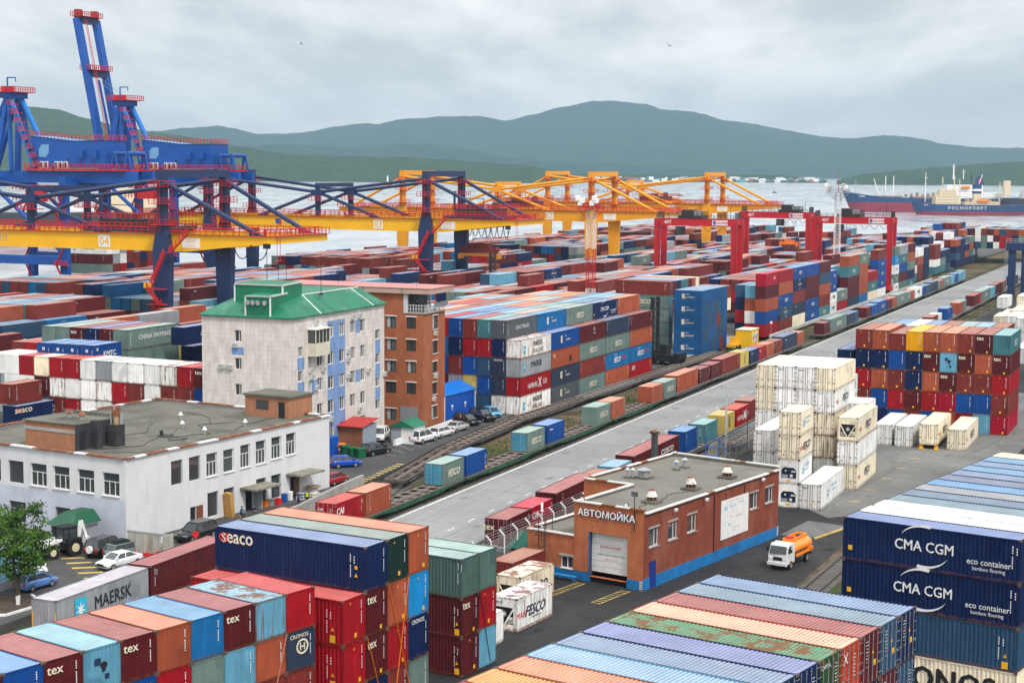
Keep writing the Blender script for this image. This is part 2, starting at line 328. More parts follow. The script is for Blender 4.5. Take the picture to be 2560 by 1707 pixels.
for x in (-6.0, -1.2):                                # ladder-shaped guide marks before the wash bay
    for k in range(9): m.poly([CW(x-.45,-1-k*.62,.006),CW(x+.45,-1-k*.62,.006),CW(x+.45,-1.1-k*.62,.006),CW(x-.45,-1.1-k*.62,.006)])
    for q in (-.45,.38): m.poly([CW(x+q,-.8,.007),CW(x+q+.08,-.8,.007),CW(x+q+.08,-6.2,.007),CW(x+q,-6.2,.007)])
for k in range(9): m.poly([RF(18+k*8,43.2+k*.35,.012),RF(18+k*8,44.4+k*.35,.012),RF(18.3+k*8,44.4+k*.35,.012),RF(18.3+k*8,43.2+k*.35,.012)])
struct(m.build('yellow_markings', YM))
struct(MB().prism([CW(.2,27.9,0),CW(3.6,28.6,0),CW(4.2,36,0),CW(-.4,36,0)], (0,0,.14)).build('pavement', CONC2)); struct(MB().prism([CW(3.62,28.6,0),CW(3.8,28.6,0),CW(4.4,36,0),CW(4.22,36,0)], (0,0,.15)).build('kerb', YM))
m = MB()
for k in range(9):
    b = RF(24+k*2.75, -20.6-k*.12, .006); m.poly([b, b+REX*.12, b+REX*.12+REY*.0+Vector((2.4,-3.6,0))*.9, b+Vector((2.4,-3.6,0))*.9])
struct(m.build('parking_lines', WM))
# tracks
SLP = mat('sleeper', (.16,.15,.14,1), .9); RAIL = mat('rail_steel', (.10,.075,.06,1), .5, metal=.5)
def track(pts, z=-.8, s0=None):
    m = MB(); t = 0
    for a, b in zip(pts, pts[1:]):
        a, b = Vector(a), Vector(b); d = (b-a); Ln = d.length; d.normalize(); nrm = Vector((d.y,-d.x,0))
        for sgn in (-.76,.76): m.bar(a+nrm*sgn+Vector((0,0,z+.22)), b+nrm*sgn+Vector((0,0,z+.22)), .075, .16, 1)
        if (a+b).length/2 < 420:
            for k in range(int(Ln/.62)):
                p = a+d*(k*.62); m.bar(p-nrm*1.35+Vector((0,0,z+.07)), p+nrm*1.35+Vector((0,0,z+.07)), .25, .14, 0)
    return struct(m.build('railway_track', [SLP, RAIL]))
track([RF(s,-2.95) for s in range(-60,700,60)]); track([RF(s,16.2) for s in range(-60,700,60)]); track([RF(s,20.6) for s in range(-60,700,60)])
T1C = [(-30,-3.6),(-9,-5.2),(5,-8.8),(18,-11.2),(30,-13.0),(44,-14.5),(58,-14.9),(80,-14.6),(120,-13.9),(200,-13.8),(330,-13.8)]
def t1off(s):
    for (a, oa), (b, ob) in zip(T1C, T1C[1:]):
        if a <= s <= b: return oa+(ob-oa)*(s-a)/(b-a)
    return -13.8
track([RF(s,o) for s,o in T1C[:9]])
track([RF(-40,48.2,.78),RF(12,50.0,.78)])
struct(MB().poly([RF(-42,46.6,.004),RF(-42,50.6,.004),RF(6,51.8,.004),RF(6,47.6,.004)]).build('ballast', bpy.data.materials['rail_bed']))
# grass verge beside the road
def blades(name, area, n, h, mats, seed):
    r = random.Random(seed); m = MB()
    for k in range(n):
        s, o = r.uniform(*area[0]), r.uniform(*area[1])
        if area[2] and mnoise.noise((s*.09, o*.3, seed)) < -.05: continue
        p = RF(s, o, -.8); a = r.uniform(0, 6.28); hh = h*r.uniform(.4,1.2); w_ = r.uniform(.05,.14)
        d = Vector((math.cos(a), math.sin(a), 0)); m.poly([p-d*w_, p+d*w_, p+Vector((r.uniform(-.15,.15), r.uniform(-.15,.15), hh))], r.randrange(2))
    o = m.build(name, mats); o['kind'] = 'stuff'; return o
GR = [mat('grass_green', (.055,.095,.018,1), .9, .35, 3), mat('grass_dry', (.16,.13,.06,1), .9, .35, 3)]
blades('grass', ((-40,260),(-1.4,.05),1), 5200, .62, GR, 3); blades('grass', ((-5,110),(-12,-4.6),1), 4200, .35, GR, 4); blades('grass', ((150,420),(-1.6,.05),0), 4500, .7, [GR[0],GR[0]], 5); blades('grass', ((-40,330),(-6.3,-4.6),1), 2600, .5, GR, 6)
# kerb-like concrete beam along the far stacks, white kerb by the tree
BEAM = mat('pale_concrete_beam', (.48,.48,.46,1), .9)
tag(MB().bar(RF(196,-12.2,.35), RF(420,-12.2,.35), .5, .7).build('concrete_barrier', BEAM), 'long low pale concrete barrier between the tall stacks and the railway', 'barrier')
# water
def water():
    M = Mt('water'); v = M.coord((.05,.012,1)); n = M.noise(v, 1.0, 8, .6, .2); b = M.noise(M.coord((.6,.25,1)), 1.0, 4)
    M.l(M.mix(M.ramp(n, .35, .65), (.47,.49,.51,1), (.54,.555,.57,1)), M.b.inputs['Base Color']); M.l(M.ramp(n, .35, .65, .10, .22), M.b.inputs['Roughness']); M.b.inputs['Specular IOR Level'].default_value = .6
    M.bump(b, .06, .12); return M.mat
struct(MB().poly([(-30000,200,-2.5),(30000,200,-2.5),(30000,45000,-2.5),(-30000,45000,-2.5)]).build('water', water()))
# hills
def forest(name, a, b, sc):
    M = Mt(name); v = M.coord(); n = M.noise(v, sc, 9, .72); k = M.noise(v, sc*.12, 5, .6)
    c = M.mix(M.ramp(n, .36, .64), a, b); c = M.mix(M.ramp(k, .4, .65, 0, .45), c, b)
    M.l(c, M.b.inputs['Base Color']); M.b.inputs['Roughness'].default_value = 1; M.b.inputs['Specular IOR Level'].default_value = 0
    return M.mat
FOR = forest('forest', (.008,.026,.012,1), (.045,.082,.030,1), .035); FOR2 = forest('far_forest', (.006,.026,.022,1), (.026,.062,.045,1), .010)
def ridge(name, prof, D, depth, seed, m, amp, nx=260, ny=26, base=-2.5):
    # prof: (bearing tangent, elevation tangent) samples of the crest as surveyed from the quay office roof
    mb = MB(); Dc = D+depth; xs = [p[0] for p in prof]
    def crest(t):
        for (a, ha), (b, hb) in zip(prof, prof[1:]):
            if a <= t <= b:
                u = (t-a)/(b-a); u = u*u*(3-2*u)*.5+u*.5; return ha+(hb-ha)*u
        return prof[-1][1]
    for j in range(ny+1):
        v = j/ny
        for i in range(nx+1):
            t = xs[0]+(xs[-1]-xs[0])*i/nx
            y = D+depth*v*1.25; x = t*Dc*(1+.0*(v))*(y/Dc)
            zc = max(0, crest(t)*Dc+CAM_H-base)
            f = math.sin(min(v*1.25,1)*pi/2)**1.15 if v*1.25 <= 1 else 1-(v*1.25-1)*1.2
            q = Vector((x, y, seed*1000.))
            nz = mnoise.fractal(q/ (depth*.35), .9, 2.1, 6)*amp*math.sin(min(1, v*1.25)*pi)*(min(1, zc/60)) + mnoise.noise(q/ (depth*.015))*amp*.10*min(1, zc/30)
            mb.v.append((x, y, base+zc*f+nz*(1 if v*1.25 < 1 else .2)))
    for j in range(ny):
        for i in range(nx):
            a = j*(nx+1)+i; mb.f.append((a, a+1, a+nx+2, a+nx+1)); mb.m.append(0)
    return struct(mb.build(name, m, smooth=True))
def prof(pts): return [((u-1280)/CAM_F, -(v-(425.0+(u-1280)*CAM_R))/CAM_F) for u, v in pts]
ridge('mountain', prof([(250,345),(400,331),(470,322),(540,320),(600,330),(640,339),(700,337),(750,334),(850,318),(900,311),(940,315),(1000,303),(1100,297),(1200,296),(1262,306),(1330,290),(1400,272),(1480,259),(1530,258),(1600,265),(1650,280),(1720,285),(1800,305),(1880,315),(1950,329),(2050,345),(2120,350),(2200,343),(2260,345),(2350,362),(2420,370),(2500,373),(2700,375)]), 9500, 2600, 1, FOR2, 70)
ridge('foothill', prof([(400,392),(560,374),(700,362),(820,368),(900,375),(980,366),(1060,363),(1150,374),(1280,396),(1400,408),(1500,412),(1620,418),(1720,426),(1800,436)]), 8200, 900, 6, FOR2, 40)
ridge('hill', prof([(-260,255),(-100,262),(0,268),(85,270),(150,277),(220,300),(300,318),(420,338),(520,352),(600,368),(700,384),(850,394),(1000,397),(1100,402),(1200,409),(1300,418),(1380,428),(1440,436)]), 4900, 900, 2, FOR, 26)
ridge('island', prof([(2085,452),(2110,444),(2150,436),(2250,426),(2350,420),(2450,412),(2560,404),(2760,396)]), 5200, 600, 3, FOR, 16)
ridge('spit', prof([(1000,449),(1150,445),(1300,441),(1420,436),(1500,438),(1600,437),(1700,440),(1800,438),(1880,437),(1960,440),(2010,445),(2060,450)]), 5900, 260, 4, FOR, 6, 300, 12)
KS, KR = .82, .70
PAL = {  # side colour, paler roof colour with overcast sky light and chalky fading painted in
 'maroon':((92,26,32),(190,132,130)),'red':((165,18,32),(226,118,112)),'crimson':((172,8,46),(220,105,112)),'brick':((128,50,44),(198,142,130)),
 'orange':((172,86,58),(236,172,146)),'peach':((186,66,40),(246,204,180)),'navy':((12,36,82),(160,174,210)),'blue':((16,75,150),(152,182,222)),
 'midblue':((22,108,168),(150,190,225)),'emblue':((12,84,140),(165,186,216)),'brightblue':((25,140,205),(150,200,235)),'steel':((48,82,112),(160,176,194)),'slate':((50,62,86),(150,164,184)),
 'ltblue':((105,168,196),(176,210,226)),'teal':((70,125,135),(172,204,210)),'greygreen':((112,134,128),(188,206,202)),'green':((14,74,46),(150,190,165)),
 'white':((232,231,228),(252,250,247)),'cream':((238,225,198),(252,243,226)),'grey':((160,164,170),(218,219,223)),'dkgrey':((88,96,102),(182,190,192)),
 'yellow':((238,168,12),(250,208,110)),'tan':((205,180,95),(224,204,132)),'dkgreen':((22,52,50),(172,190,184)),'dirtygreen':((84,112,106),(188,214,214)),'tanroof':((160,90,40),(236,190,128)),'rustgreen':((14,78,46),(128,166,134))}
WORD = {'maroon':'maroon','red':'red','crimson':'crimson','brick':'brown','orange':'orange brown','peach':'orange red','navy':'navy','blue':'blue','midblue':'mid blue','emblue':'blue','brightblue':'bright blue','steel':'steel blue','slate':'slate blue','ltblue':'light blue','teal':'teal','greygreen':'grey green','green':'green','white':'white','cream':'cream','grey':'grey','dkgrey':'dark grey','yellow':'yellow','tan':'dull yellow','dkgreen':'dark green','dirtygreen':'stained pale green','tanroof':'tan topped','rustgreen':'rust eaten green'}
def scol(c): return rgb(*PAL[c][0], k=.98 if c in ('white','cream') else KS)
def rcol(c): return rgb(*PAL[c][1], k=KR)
def ribs(n, a, b, d0, d1):          # trapezoid corrugation profile: (position, depth)
    p = (b-a)/n; o = []
    for k in range(n):
        t = a+p*k; o += [(t+p*.02,d0),(t+p*.33,d0),(t+p*.5,d1),(t+p*.83,d1)]
    return [(a,d0)]+o+[(b,d0)]
_cm = {}
def cmesh(part, Ln, det):
    key = (part, Ln, det)
    if key in _cm: return _cm[key]
    H, X = 2.59, 1.22; m = MB(); mats = [PAINT]
    pitch = .29 if det else .58; pw = .10
    def strip(pr, fn, z0, z1):
        b = len(m.v)
        for t, d in pr: m.v.append(fn(t, d, z0)); m.v.append(fn(t, d, z1))
        for k in range(len(pr)-1): m.f.append((b+2*k, b+2*k+2, b+2*k+3, b+2*k+1)); m.m.append(0)
    if part in ('walls', 'walls_open'):
        pr = ribs(round((Ln-2*pw)/pitch), pw, Ln-pw, .012, .07)
        strip(pr, lambda t, d, z: (X-d, t, z), .14, H-.10); strip(pr, lambda t, d, z: (-X+d, t, z), .14, H-.10)
        pe = ribs(9, -X+pw, X-pw, .012, .06)
        strip(pe, lambda t, d, z: (t, Ln-d, z), .14, H-.10)
        if part == 'walls': strip(pe, lambda t, d, z: (t, d, z), .14, H-.10)
        m.poly([(-X,0,.1),(X,0,.1),(X,Ln,.1),(-X,Ln,.1)])
    elif part == 'frame':
        for x in (-X, X-pw):
            for y in (0, Ln-pw): m.box(x, y, 0, x+pw, y+pw, H)
            m.box(x+(0 if x < 0 else .03), pw, 0, x+pw-(.03 if x < 0 else 0), Ln-pw, .14); m.box(x+(0 if x < 0 else .03), pw, H-.10, x+pw-(.03 if x < 0 else 0), Ln-pw, H-.004)
        for y in (0, Ln-pw): m.box(-X+pw, y+.01, 0, X-pw, y+pw-.01, .15); m.box(-X+pw, y+.01, H-.12, X-pw, y+pw-.01, H-.004)
        for x in (-X-.012, X-.168):                      # corner castings
            for y in (-.012, Ln-.168):
                for z in (-.004, H-.116): m.box(x, y, z, x+.18, y+.18, z+.125, 1)
        mats = [PAINT, CAST]
    elif part == 'roof':
        n = round(Ln/.25) if det else round(Ln/.6); pr = ribs(n, .09, Ln-.09, .03, .055); pr = [(.09,.02)]+pr+[(Ln-.09,.02)]
        strip(pr, lambda t, d, z: (z, t, H-d), -X+.07, X-.07); mats = [ROOFP, ROOFG]
        for k in range(len(pr)-1):
            if pr[k][1] == pr[k+1][1] == .055: m.m[k] = 1
        m.box(-X+.05, .05, H-.03, X-.05, .34, H-.012); m.box(-X+.05, Ln-.34, H-.03, X-.05, Ln-.05, H-.012)
    elif part in ('door', 'rdoor'):                      # one leaf, hinged on +x
        rf = part == 'rdoor'; x0, x1, z0, z1 = .012, X-pw-.005, .16, H-.13
        m.box(x0, .03, z0, x1, .07, z1)
        if not rf:
            for k in range(5): m.box(x0+.07, .012, z0+.12+k*.46, x1-.07, .03, z0+.12+k*.46+.3)
        for xx in (x0+.26, x1-.26):
            m.tube((xx,-.005,z0-.08), (xx,-.005,z1+.08), .022, n=6, m=1)
            for z in (z0+.06, z1-.1): m.box(xx-.05, -.02, z, xx+.05, .03, z+.05, 2 if rf else 1)
            m.box(xx-.02, -.035, z0+.75, xx+.30, -.01, z0+.80, 1)
        for k in range(5): m.box(x1-.05, -.012, z0+.15+k*.5, x1+.09, .03, z0+.20+k*.5, 2 if rf else 1)
        if rf:
            for a_ in ((x0,z0,x0+.018,z1),): m.box(a_[0], .018, a_[1], a_[2], .031, a_[3], 2)
        mats = [PAINT, K['steel'] if not rf else ROD, K['black']]
    elif part == 'rwalls':                               # refrigerated box: nearly flat panelled sides
        pr = ribs(round(Ln/.55), pw, Ln-pw, .012, .022)
        strip(pr, lambda t, d, z: (X-d, t, z), .2, H-.1); strip(pr, lambda t, d, z: (-X+d, t, z), .2, H-.1)
        m.poly([(-X+pw,Ln-.02,.1),(X-pw,Ln-.02,.1),(X-pw,Ln-.02,H-.1),(-X+pw,Ln-.02,H-.1)]); m.poly([(-X,0,.1),(X,0,.1),(X,Ln,.1),(-X,Ln,.1)])
    elif part == 'rroof':
        m.box(-X+.05, .05, H-.04, X-.05, Ln-.05, H-.015); mats = [ROOFP]
        for k in range(1, round(Ln/1.5)): m.box(-X+.05, k*1.5, H-.016, X-.05, k*1.5+.03, H-.008)
    elif part == 'cooler':                               # machinery end: fan opening, grille and control box
        z0 = .16; m.box(-1.1, .14, z0, 1.1, .18, H-.12, 1); m.box(-1.1, .02, 1.75, 1.1, .14, H-.12); m.box(-1.1, .02, z0, 1.1, .14, .55); m.box(-1.1, .02, .55, -.86, .14, 1.75); m.box(.86, .02, .55, 1.1, .14, 1.75)
        for s_ in (-1, 1): m.prism([(s_*.86,.02,1.75),(s_*.86,.02,1.45),(s_*.56,.02,1.75)], (0,.1,0))
        m.tube((-.35,.06,1.38), (-.35,.13,1.38), .27, n=14, m=2); m.tube((-.35,.05,1.38), (-.35,.06,1.38), .1, n=10, m=0)
        m.box(.05, .07, .62, .8, .13, 1.15, 2); m.box(.15, .05, .7, .45, .07, 1.0, 0); m.box(-.8, .07, .6, -.1, .13, .95, 3); m.box(.3, .06, 1.25, .75, .13, 1.4, 0); m.box(-.25, .012, .24, .25, .02, .44, 4)
        mats = [PAINT, NAVYCAV, K['black'], K['grey'], K['yellow']]
    elif part == 'cooler2':                              # older machinery end with vee braces
        z0 = .16; m.box(-1.1, .16, z0, 1.1, .2, H-.12, 1); m.box(-1.1, .02, 1.85, 1.1, .16, H-.12); m.box(-1.1, .02, z0, 1.1, .16, .5)
        for s_ in (-1, 1): m.bar((s_*.95,.03,1.85), (s_*.1,.03,.55), .12, .06, 0, (0,1,0)); m.box(s_*1.0-.1, .02, .5, s_*1.0+.1, .16, 1.85)
        m.tube((0,.06,1.32), (0,.14,1.32), .32, n=16, m=1); m.tube((0,.05,1.32), (0,.06,1.32), .22, n=14, m=2); m.tube((0,.04,1.32), (0,.05,1.32), .09, n=10, m=0)
        m.box(-.85, .1, .6, -.35, .15, 1.0, 2); m.box(.3, .1, .62, .85, .15, 1.1, 0); m.box(.35,.08,.7,.7,.1,.9,2)
        mats = [PAINT, K['black'], K['grey']]
    me = m.mesh(part, mats); _cm[key] = me; return me
CAST = mat('corner_casting_steel', (.10,.075,.06,1), .8, .3, 4, dirt=RUST, damt=.8); ROD = flat('lock_rod_steel', (.25,.25,.25,1)); NAVYCAV = flat('navy_cavity', (.01,.03,.09,1))
LM = [K['white'], K['black'], K['yellow'], K['skyblue'], K['red'], K['cream_text'], K['orange'], K['navytext']]
W_, B_, Y_, S_, R_, C_, O_, N_ = range(8)
X0 = 1.235
def star(mb, o, ax, ay, r, n=7, m=W_):
    o, ax, ay = Vector(o), Vector(ax), Vector(ay); pts = []
    for k in range(2*n):
        q = r if k % 2 == 0 else r*.33; t = pi/2+pi*k/n; pts.append(o+ax*q*math.cos(t)+ay*q*math.sin(t))
    for k in range(2*n): mb.poly([o, pts[k], pts[(k+1) % (2*n)]], m)
def swoosh(mb, o, ax, ay, r, t0, t1, wd, m):
    o, ax, ay = Vector(o), Vector(ax), Vector(ay); n = 10
    P = lambda t, q: o+ax*q*math.cos(t)+ay*q*.62*math.sin(t)
    for k in range(n):
        a, b = t0+(t1-t0)*k/n, t0+(t1-t0)*(k+1)/n; wa, wb = wd*k/n, wd*(k+1)/n
        mb.poly([P(a,r-wa/2), P(b,r-wb/2), P(b,r+wb/2), P(a,r+wa/2)], m)
# side lettering: list of (text, height, y as a part of the length, z, material, options)
SIDE = {
 'maersk':(('SQ',1.8,.25,1.3,S_,{}),('MAERSK',.95,.60,1.42,B_,dict(bold=.035))),
 'maerskw':(('ST',.5,.12,1.3,S_,{}),('MAERSK',.82,.52,1.5,B_,dict(bold=.03))),
 'sealand':(('ST',.55,.13,1.15,S_,{}),('MAERSK',.72,.56,1.75,B_,dict(bold=.03)),('SEALAND',.62,.56,.75,B_,dict(bold=.0,spacing=1.1))),
 'fesco':(('FESCO',.8,.52,1.25,C_,dict(bold=.05,shear=.35)),),
 'fescob':(('FESCO',.8,.52,1.3,N_,dict(bold=.05,shear=.35)),('www.fesco.ru',.2,.55,.72,N_,dict(shear=.2)),('MAN',.5,.13,1.2,R_,{})),
 'fescoc':(('FESCO',.8,.48,1.25,W_,dict(bold=.05,shear=.35)),('FLW',.7,.76,1.35,R_,{}),('Time & Line',.22,.4,2.1,W_,{})),
 'hamburg':(('HAMBURG',.7,.40,1.15,W_,dict(spacing=.85,aspect=3.9)),('X',1.35,.63,1.3,W_,dict(bold=.03,aspect=1.3)),('SÜD',.85,.80,1.35,W_,dict(spacing=.85))),
 'sino':(('SINOTRANS',.55,.52,1.35,W_,dict(spacing=1.35)),('VT4',.4,.06,1.3,W_,{})),
 'kmtc':(('KMTC',.72,.55,1.3,W_,dict(bold=.05,shear=.1)),('LINE',.2,.78,1.05,W_,{}),('SQW',.35,.1,2.0,W_,{})),
 'china':(('CHINA SHIPPING',.62,.53,1.45,W_,dict(bold=.03,spacing=1.15)),('VT5',.4,.06,1.3,W_,{})),
 'cma':(('CMA CGM',.62,.47,1.42,W_,dict(bold=.025,spacing=1.0)),('SW',1,.47,1.42,W_,{}),('eco container',.34,.83,.98,W_,dict(bold=.01)),('bamboo flooring',.30,.83,.55,W_,{}),('YS',.3,.045,.75,Y_,{}),('NUM',1,.955,1.5,W_,{})),
 'cmas':(('CMA CGM',.5,.5,1.35,W_,dict(bold=.02)),('SW',.8,.5,1.35,W_,{})),
 'cronosb':(('CRONOS',1.35,.55,1.35,B_,dict(bold=.06,spacing=1.05)),),
 'dvc':(('BLK',.9,.36,1.4,C_,{}),('the',.3,.50,1.8,C_,dict(bold=.03)),('container',.34,.58,1.25,C_,dict(bold=.03))),
 'seaco':(('GE',.5,.065,2.0,R_,dict(bold=.06)),('seaco',.55,.155,1.98,C_,dict(bold=.05)),('NUM',1,.905,1.4,W_,{}),('YT',.25,.94,.8,Y_,{}),('YS',.2,.94,1.35,Y_,{})),
 'cai':(('CAI',.7,.16,1.7,W_,dict(bold=.05)),('NUM',1,.93,1.5,W_,{})),
 'triton':(('VT6',.34,.15,1.4,W_,{}),('NUM',1,.92,1.5,W_,{})),
 'num':(('NUM',1,.05,1.6,W_,{}),('NUM',1,.95,1.6,W_,{})),
 'nums':(('NUM',1,.9,1.3,W_,{}),('YT',.25,.935,.8,Y_,{}),('YS',.42,.935,.35,Y_,{})),
 'pntb':(('pntb',.75,.65,1.35,W_,dict(bold=.06,shear=.15)),('TEX',.2,.1,2.2,W_,{})),
 'hmm':(('HMM',.95,.5,1.3,W_,dict(bold=.05)),('NUM',1,.93,1.5,W_,{})),
 'msc':(('m',.9,.62,1.15,B_,dict(bold=.08)),),
 'mscv':(('VTm',.8,.5,1.3,B_,{}),),
 'one':(('O',.5,.55,1.8,W_,dict(bold=.04)),('wanhai',.25,.55,1.2,W_,{})),
 'ta':(('TA',.5,.10,1.8,W_,dict(bold=.03)),('PATCH',.9,.68,.9,B_,{})),
 'cosco':(('O',.6,.42,1.45,W_,dict(bold=.05)),('COSCO',.62,.72,1.55,W_,dict(bold=.05,aspect=3.4)),('shipping lines',.18,.65,.95,W_,{}),('NUM',1,.05,1.2,W_,{})),
 'text':(('TEXT',.3,.2,1.9,W_,{}),),
 'reef':(('SQL',.7,.3,1.2,S_,{}),('KAMA TRANS',.3,.55,1.7,S_,{}),('REEFER LINE',.25,.55,1.2,S_,{})),
}
ENDS = {
 'tex':(('tex',.42,-.55,1.98,C_,dict(bold=.04)),('NUM',1,.78,1.5,W_,{})), 'num':(('NUM',1,.78,1.5,W_,{}),),
 'numy':(('NUM',1,.78,1.6,W_,{}),('YS',.26,.55,.35,Y_,{}),('YT',.17,-.1,2.2,Y_,{})),
 'numy2':(('NUM',1,.74,1.6,W_,{}),('YT',.17,-.45,2.25,Y_,{}),('YS',.26,.1,.4,Y_,{})),
 'texy':(('tex',.42,-.55,2.05,C_,dict(bold=.04)),('NUM',1,.78,1.6,W_,{}),('YS',.24,.45,.3,Y_,{})),
 'cronos':(('CRONOS',.26,-.15,2.25,C_,dict(bold=.03)),('RING',.52,.12,1.5,C_,{}),('NUM',1,.8,1.5,W_,{})),
 'cronoss':(('CRONOS',.26,-.1,2.3,W_,dict(bold=.02)),('NUM',1,.85,1.4,W_,{})),
 'dent':(('SQB',.4,-.3,1.75,N_,{}),('BLOT',.5,.1,1.4,B_,{}),('SQB',.3,.3,.8,N_,{})),
 'kmtce':(('SQW',.4,-.1,1.8,W_,{}),('NUM',1,.78,1.2,W_,{})), 'yel':(('BAND',1,-1.12,1.2,Y_,{}),('BAND',1,1.12,1.2,Y_,{})),
 'texd':(('tex',.5,-.75,1.7,C_,dict(bold=.04)),('LINES',1,.6,1.3,W_,{})), 'caid':(('CAI',.3,-.6,1.9,W_,dict(bold=.03)),('LINES',1,.6,1.5,W_,{})),
 'lines':(('LINES',1,.5,1.5,W_,{}),), 'doory':(('YS',.3,.5,1.0,Y_,{}),('YT',.25,.25,1.5,Y_,{}),('LINES',1,-.5,1.7,W_,{})),
 'capital':(('CAPITAL',.2,-.55,2.2,W_,{}),('LINES',1,.6,1.6,W_,{})), 'xmark':(('X',.55,-.7,2.0,W_,{}),('LINES',1,.35,1.5,W_,{})),
 'fescor':(('FESCO',.16,-.5,2.2,N_,dict(bold=.03,shear=.3)),('YS',.16,.25,.5,Y_,{}),('YT',.12,.6,.6,Y_,{})), 'fescor2':(('FESCO',.14,-.5,2.25,N_,dict(shear=.3)),('YT',.16,.5,.75,Y_,{}),('SQB',.14,-.6,.5,N_,{})),
 'rplain':(('LINES',.6,.55,.5,N_,{}),),
}
_lm = {}
def lettering(kind, key, Ln, sx, idx):
    k2 = (kind, key, Ln, sx, idx)
    if k2 in _lm: return _lm[k2]
    mb = MB(); H = 2.59
    for body, h, u, z, mt, kw in (SIDE if kind == 'side' else ENDS)[key][idx:idx+1]:
        if kind == 'side': o = Vector((sx*X0, (u if sx > 0 else 1-u)*Ln, z)); ax = Vector((0, sx, 0))
        else: o = Vector((u, -.018, z)); ax = Vector((1,0,0))
        ay = Vector((0,0,1)); R = lambda x0, y0, x1, y1, m=mt: mb.poly([o+ax*x0+ay*y0, o+ax*x1+ay*y0, o+ax*x1+ay*y1, o+ax*x0+ay*y1], m)
        nn = (Vector((sx,0,0)) if kind == 'side' else Vector((0,-1,0)))*.004
        if body == 'NUM':
            n = 11
            for k in range(n):
                if k in (4,): continue
                t = .62-k*.125*h
                R(-.035, t, .035, t+.085); 
            if kind == 'side': 
                for k in range(3): R(.25, .5-k*.16, .32, .6-k*.16)
        elif body == 'YS': R(-h/2, -h/2, h/2, h/2)
        elif body == 'YT': mb.poly([o+ax*-h/2, o+ax*h/2, o+ay*h*.9], mt)
        elif body in ('SQ', 'SQL'):
            R(-h*.42, -h/2, h*.42, h/2); o2 = o+nn; star(mb, o2, ax, ay, h*.36, 7, W_)
        elif body == 'ST': R(-h*.7, -h, h*.7, h); star(mb, o+nn, ax, ay, h*.62, 7, W_)
        elif body in ('SQW', 'SQB', 'PATCH'):
            R(-h/2, -h/2, h/2, h/2)
            if body == 'SQW':
                o2 = o+nn
                for q in range(3): mb.poly([o2+ax*(-h*.35)+ay*(h*(.25-.28*q)), o2+ax*(h*.35)+ay*(h*(.25-.28*q)), o2+ax*(h*.35)+ay*(h*(.35-.28*q)), o2+ax*(-h*.35)+ay*(h*(.35-.28*q))], N_)
        elif body == 'BLOT': mb.poly([o+ax*h*.5*math.cos(t)*(.8+.3*math.sin(3*t))+ay*h*.6*math.sin(t) for t in (2*pi*k/14 for k in range(14))], mt)
        elif body == 'BAND':
            R(-.05, -1.0, .05, .5)
        elif body == 'LINES':
            for k in range(7): wq = (.13,.17,.08,.15,.1,.14,.06)[k]; R(-wq*h, .5-k*.17*h, wq*h, .535-k*.17*h)
        elif body == 'RING':
            n = 16
            for k in range(n):
                a, b = 2*pi*k/n, 2*pi*(k+1)/n; P = lambda t, r: o+ax*r*math.cos(t)+ay*r*math.sin(t)
                mb.poly([P(a,h*.74), P(a,h), P(b,h), P(b,h*.74)], mt)
            put_text(mb, 'H', h*.9, o, ax, ay, mt, bold=.05)
        elif body == 'SW':
            swoosh(mb, o+ay*.15*h, ax, ay, 1.75*h, pi*.86, pi*.42, .34*h, mt); swoosh(mb, o-ay*.15*h, ax, ay, 1.75*h, -pi*.12, -pi*.58, .34*h, mt)
        elif body == 'BLK':
            for q, (x0, y0, x1, y1) in enumerate(((-.5,-.5,-.05,.55),(0,.1,.3,.55),(0,-.5,.25,0),(-.35,-.62,.4,-.54))): R(x0*h, y0*h, x1*h, y1*h)
        elif body == 'TEXT':
            R(-.5, -.06, .6, .06)
        elif body.startswith('VT'):
            n = 6 if body == 'VT6' else 1 if body == 'VTm' else int(body[2])
            if body == 'VTm':
                R(-.28,-.75,.28,.75); o2 = o+nn
                for q in (-.35,.05,.42): mb.poly([o2+ax*-.14+ay*q, o2+ax*.16+ay*q, o2+ax*.16+ay*(q+.12), o2+ax*-.14+ay*(q+.12)], Y_)
            else:
                for k in range(n): put_text(mb, 'TRITON'[k] if n == 6 else 'HEKBO'[k], h*.62, o+ay*((n-1)/2-k)*h*.9, ax, ay, mt, bold=.02)
        else: put_text(mb, body, h, o, ax, ay, mt, **kw)
    me = mb.mesh('lettering', LM); _lm[k2] = me; return me
ORD = ['first','second','third','fourth','fifth','sixth','seventh','eighth','ninth','tenth','eleventh','twelfth','thirteenth','fourteenth','fifteenth','sixteenth','seventeenth']
TIER = ['top','second','third','fourth','fifth','lowest']
NCONT = [0]
SPEC = []
def container(pos, rot, Ln, tok, label, group, sx=1, sy=1, sz=1, det=1, end='plain', cat='container', side=1, rnd=random):
    """tok: colour[:side lettering][/end lettering][!]  ('!' = heavily rusted)"""
    rust = rnd.uniform(.05, .4)
    if tok.endswith('!'): tok = tok[:-1]; rust = .85
    en = sd_ = None
    if '/' in tok: tok, en = tok.split('/')
    if ':' in tok: tok, sd_ = tok.split(':')
    j = rnd.uniform(.9, 1.1); c = scol(tok); c = tuple(x*j for x in c[:3])+(rust,); rc = tuple(min(.85, x*rnd.uniform(.93, 1.06)) for x in rcol(tok)[:3])+(rust*.9,)
    SPEC.append(dict(pos=Vector(pos), rot=rot, Ln=Ln, tok=tok, en=en, sd=sd_, label=label, group=group, sc=(sx,sy,sz), det=det, end=end, cat=cat, side=side, c=c, rc=rc, rust=rust))
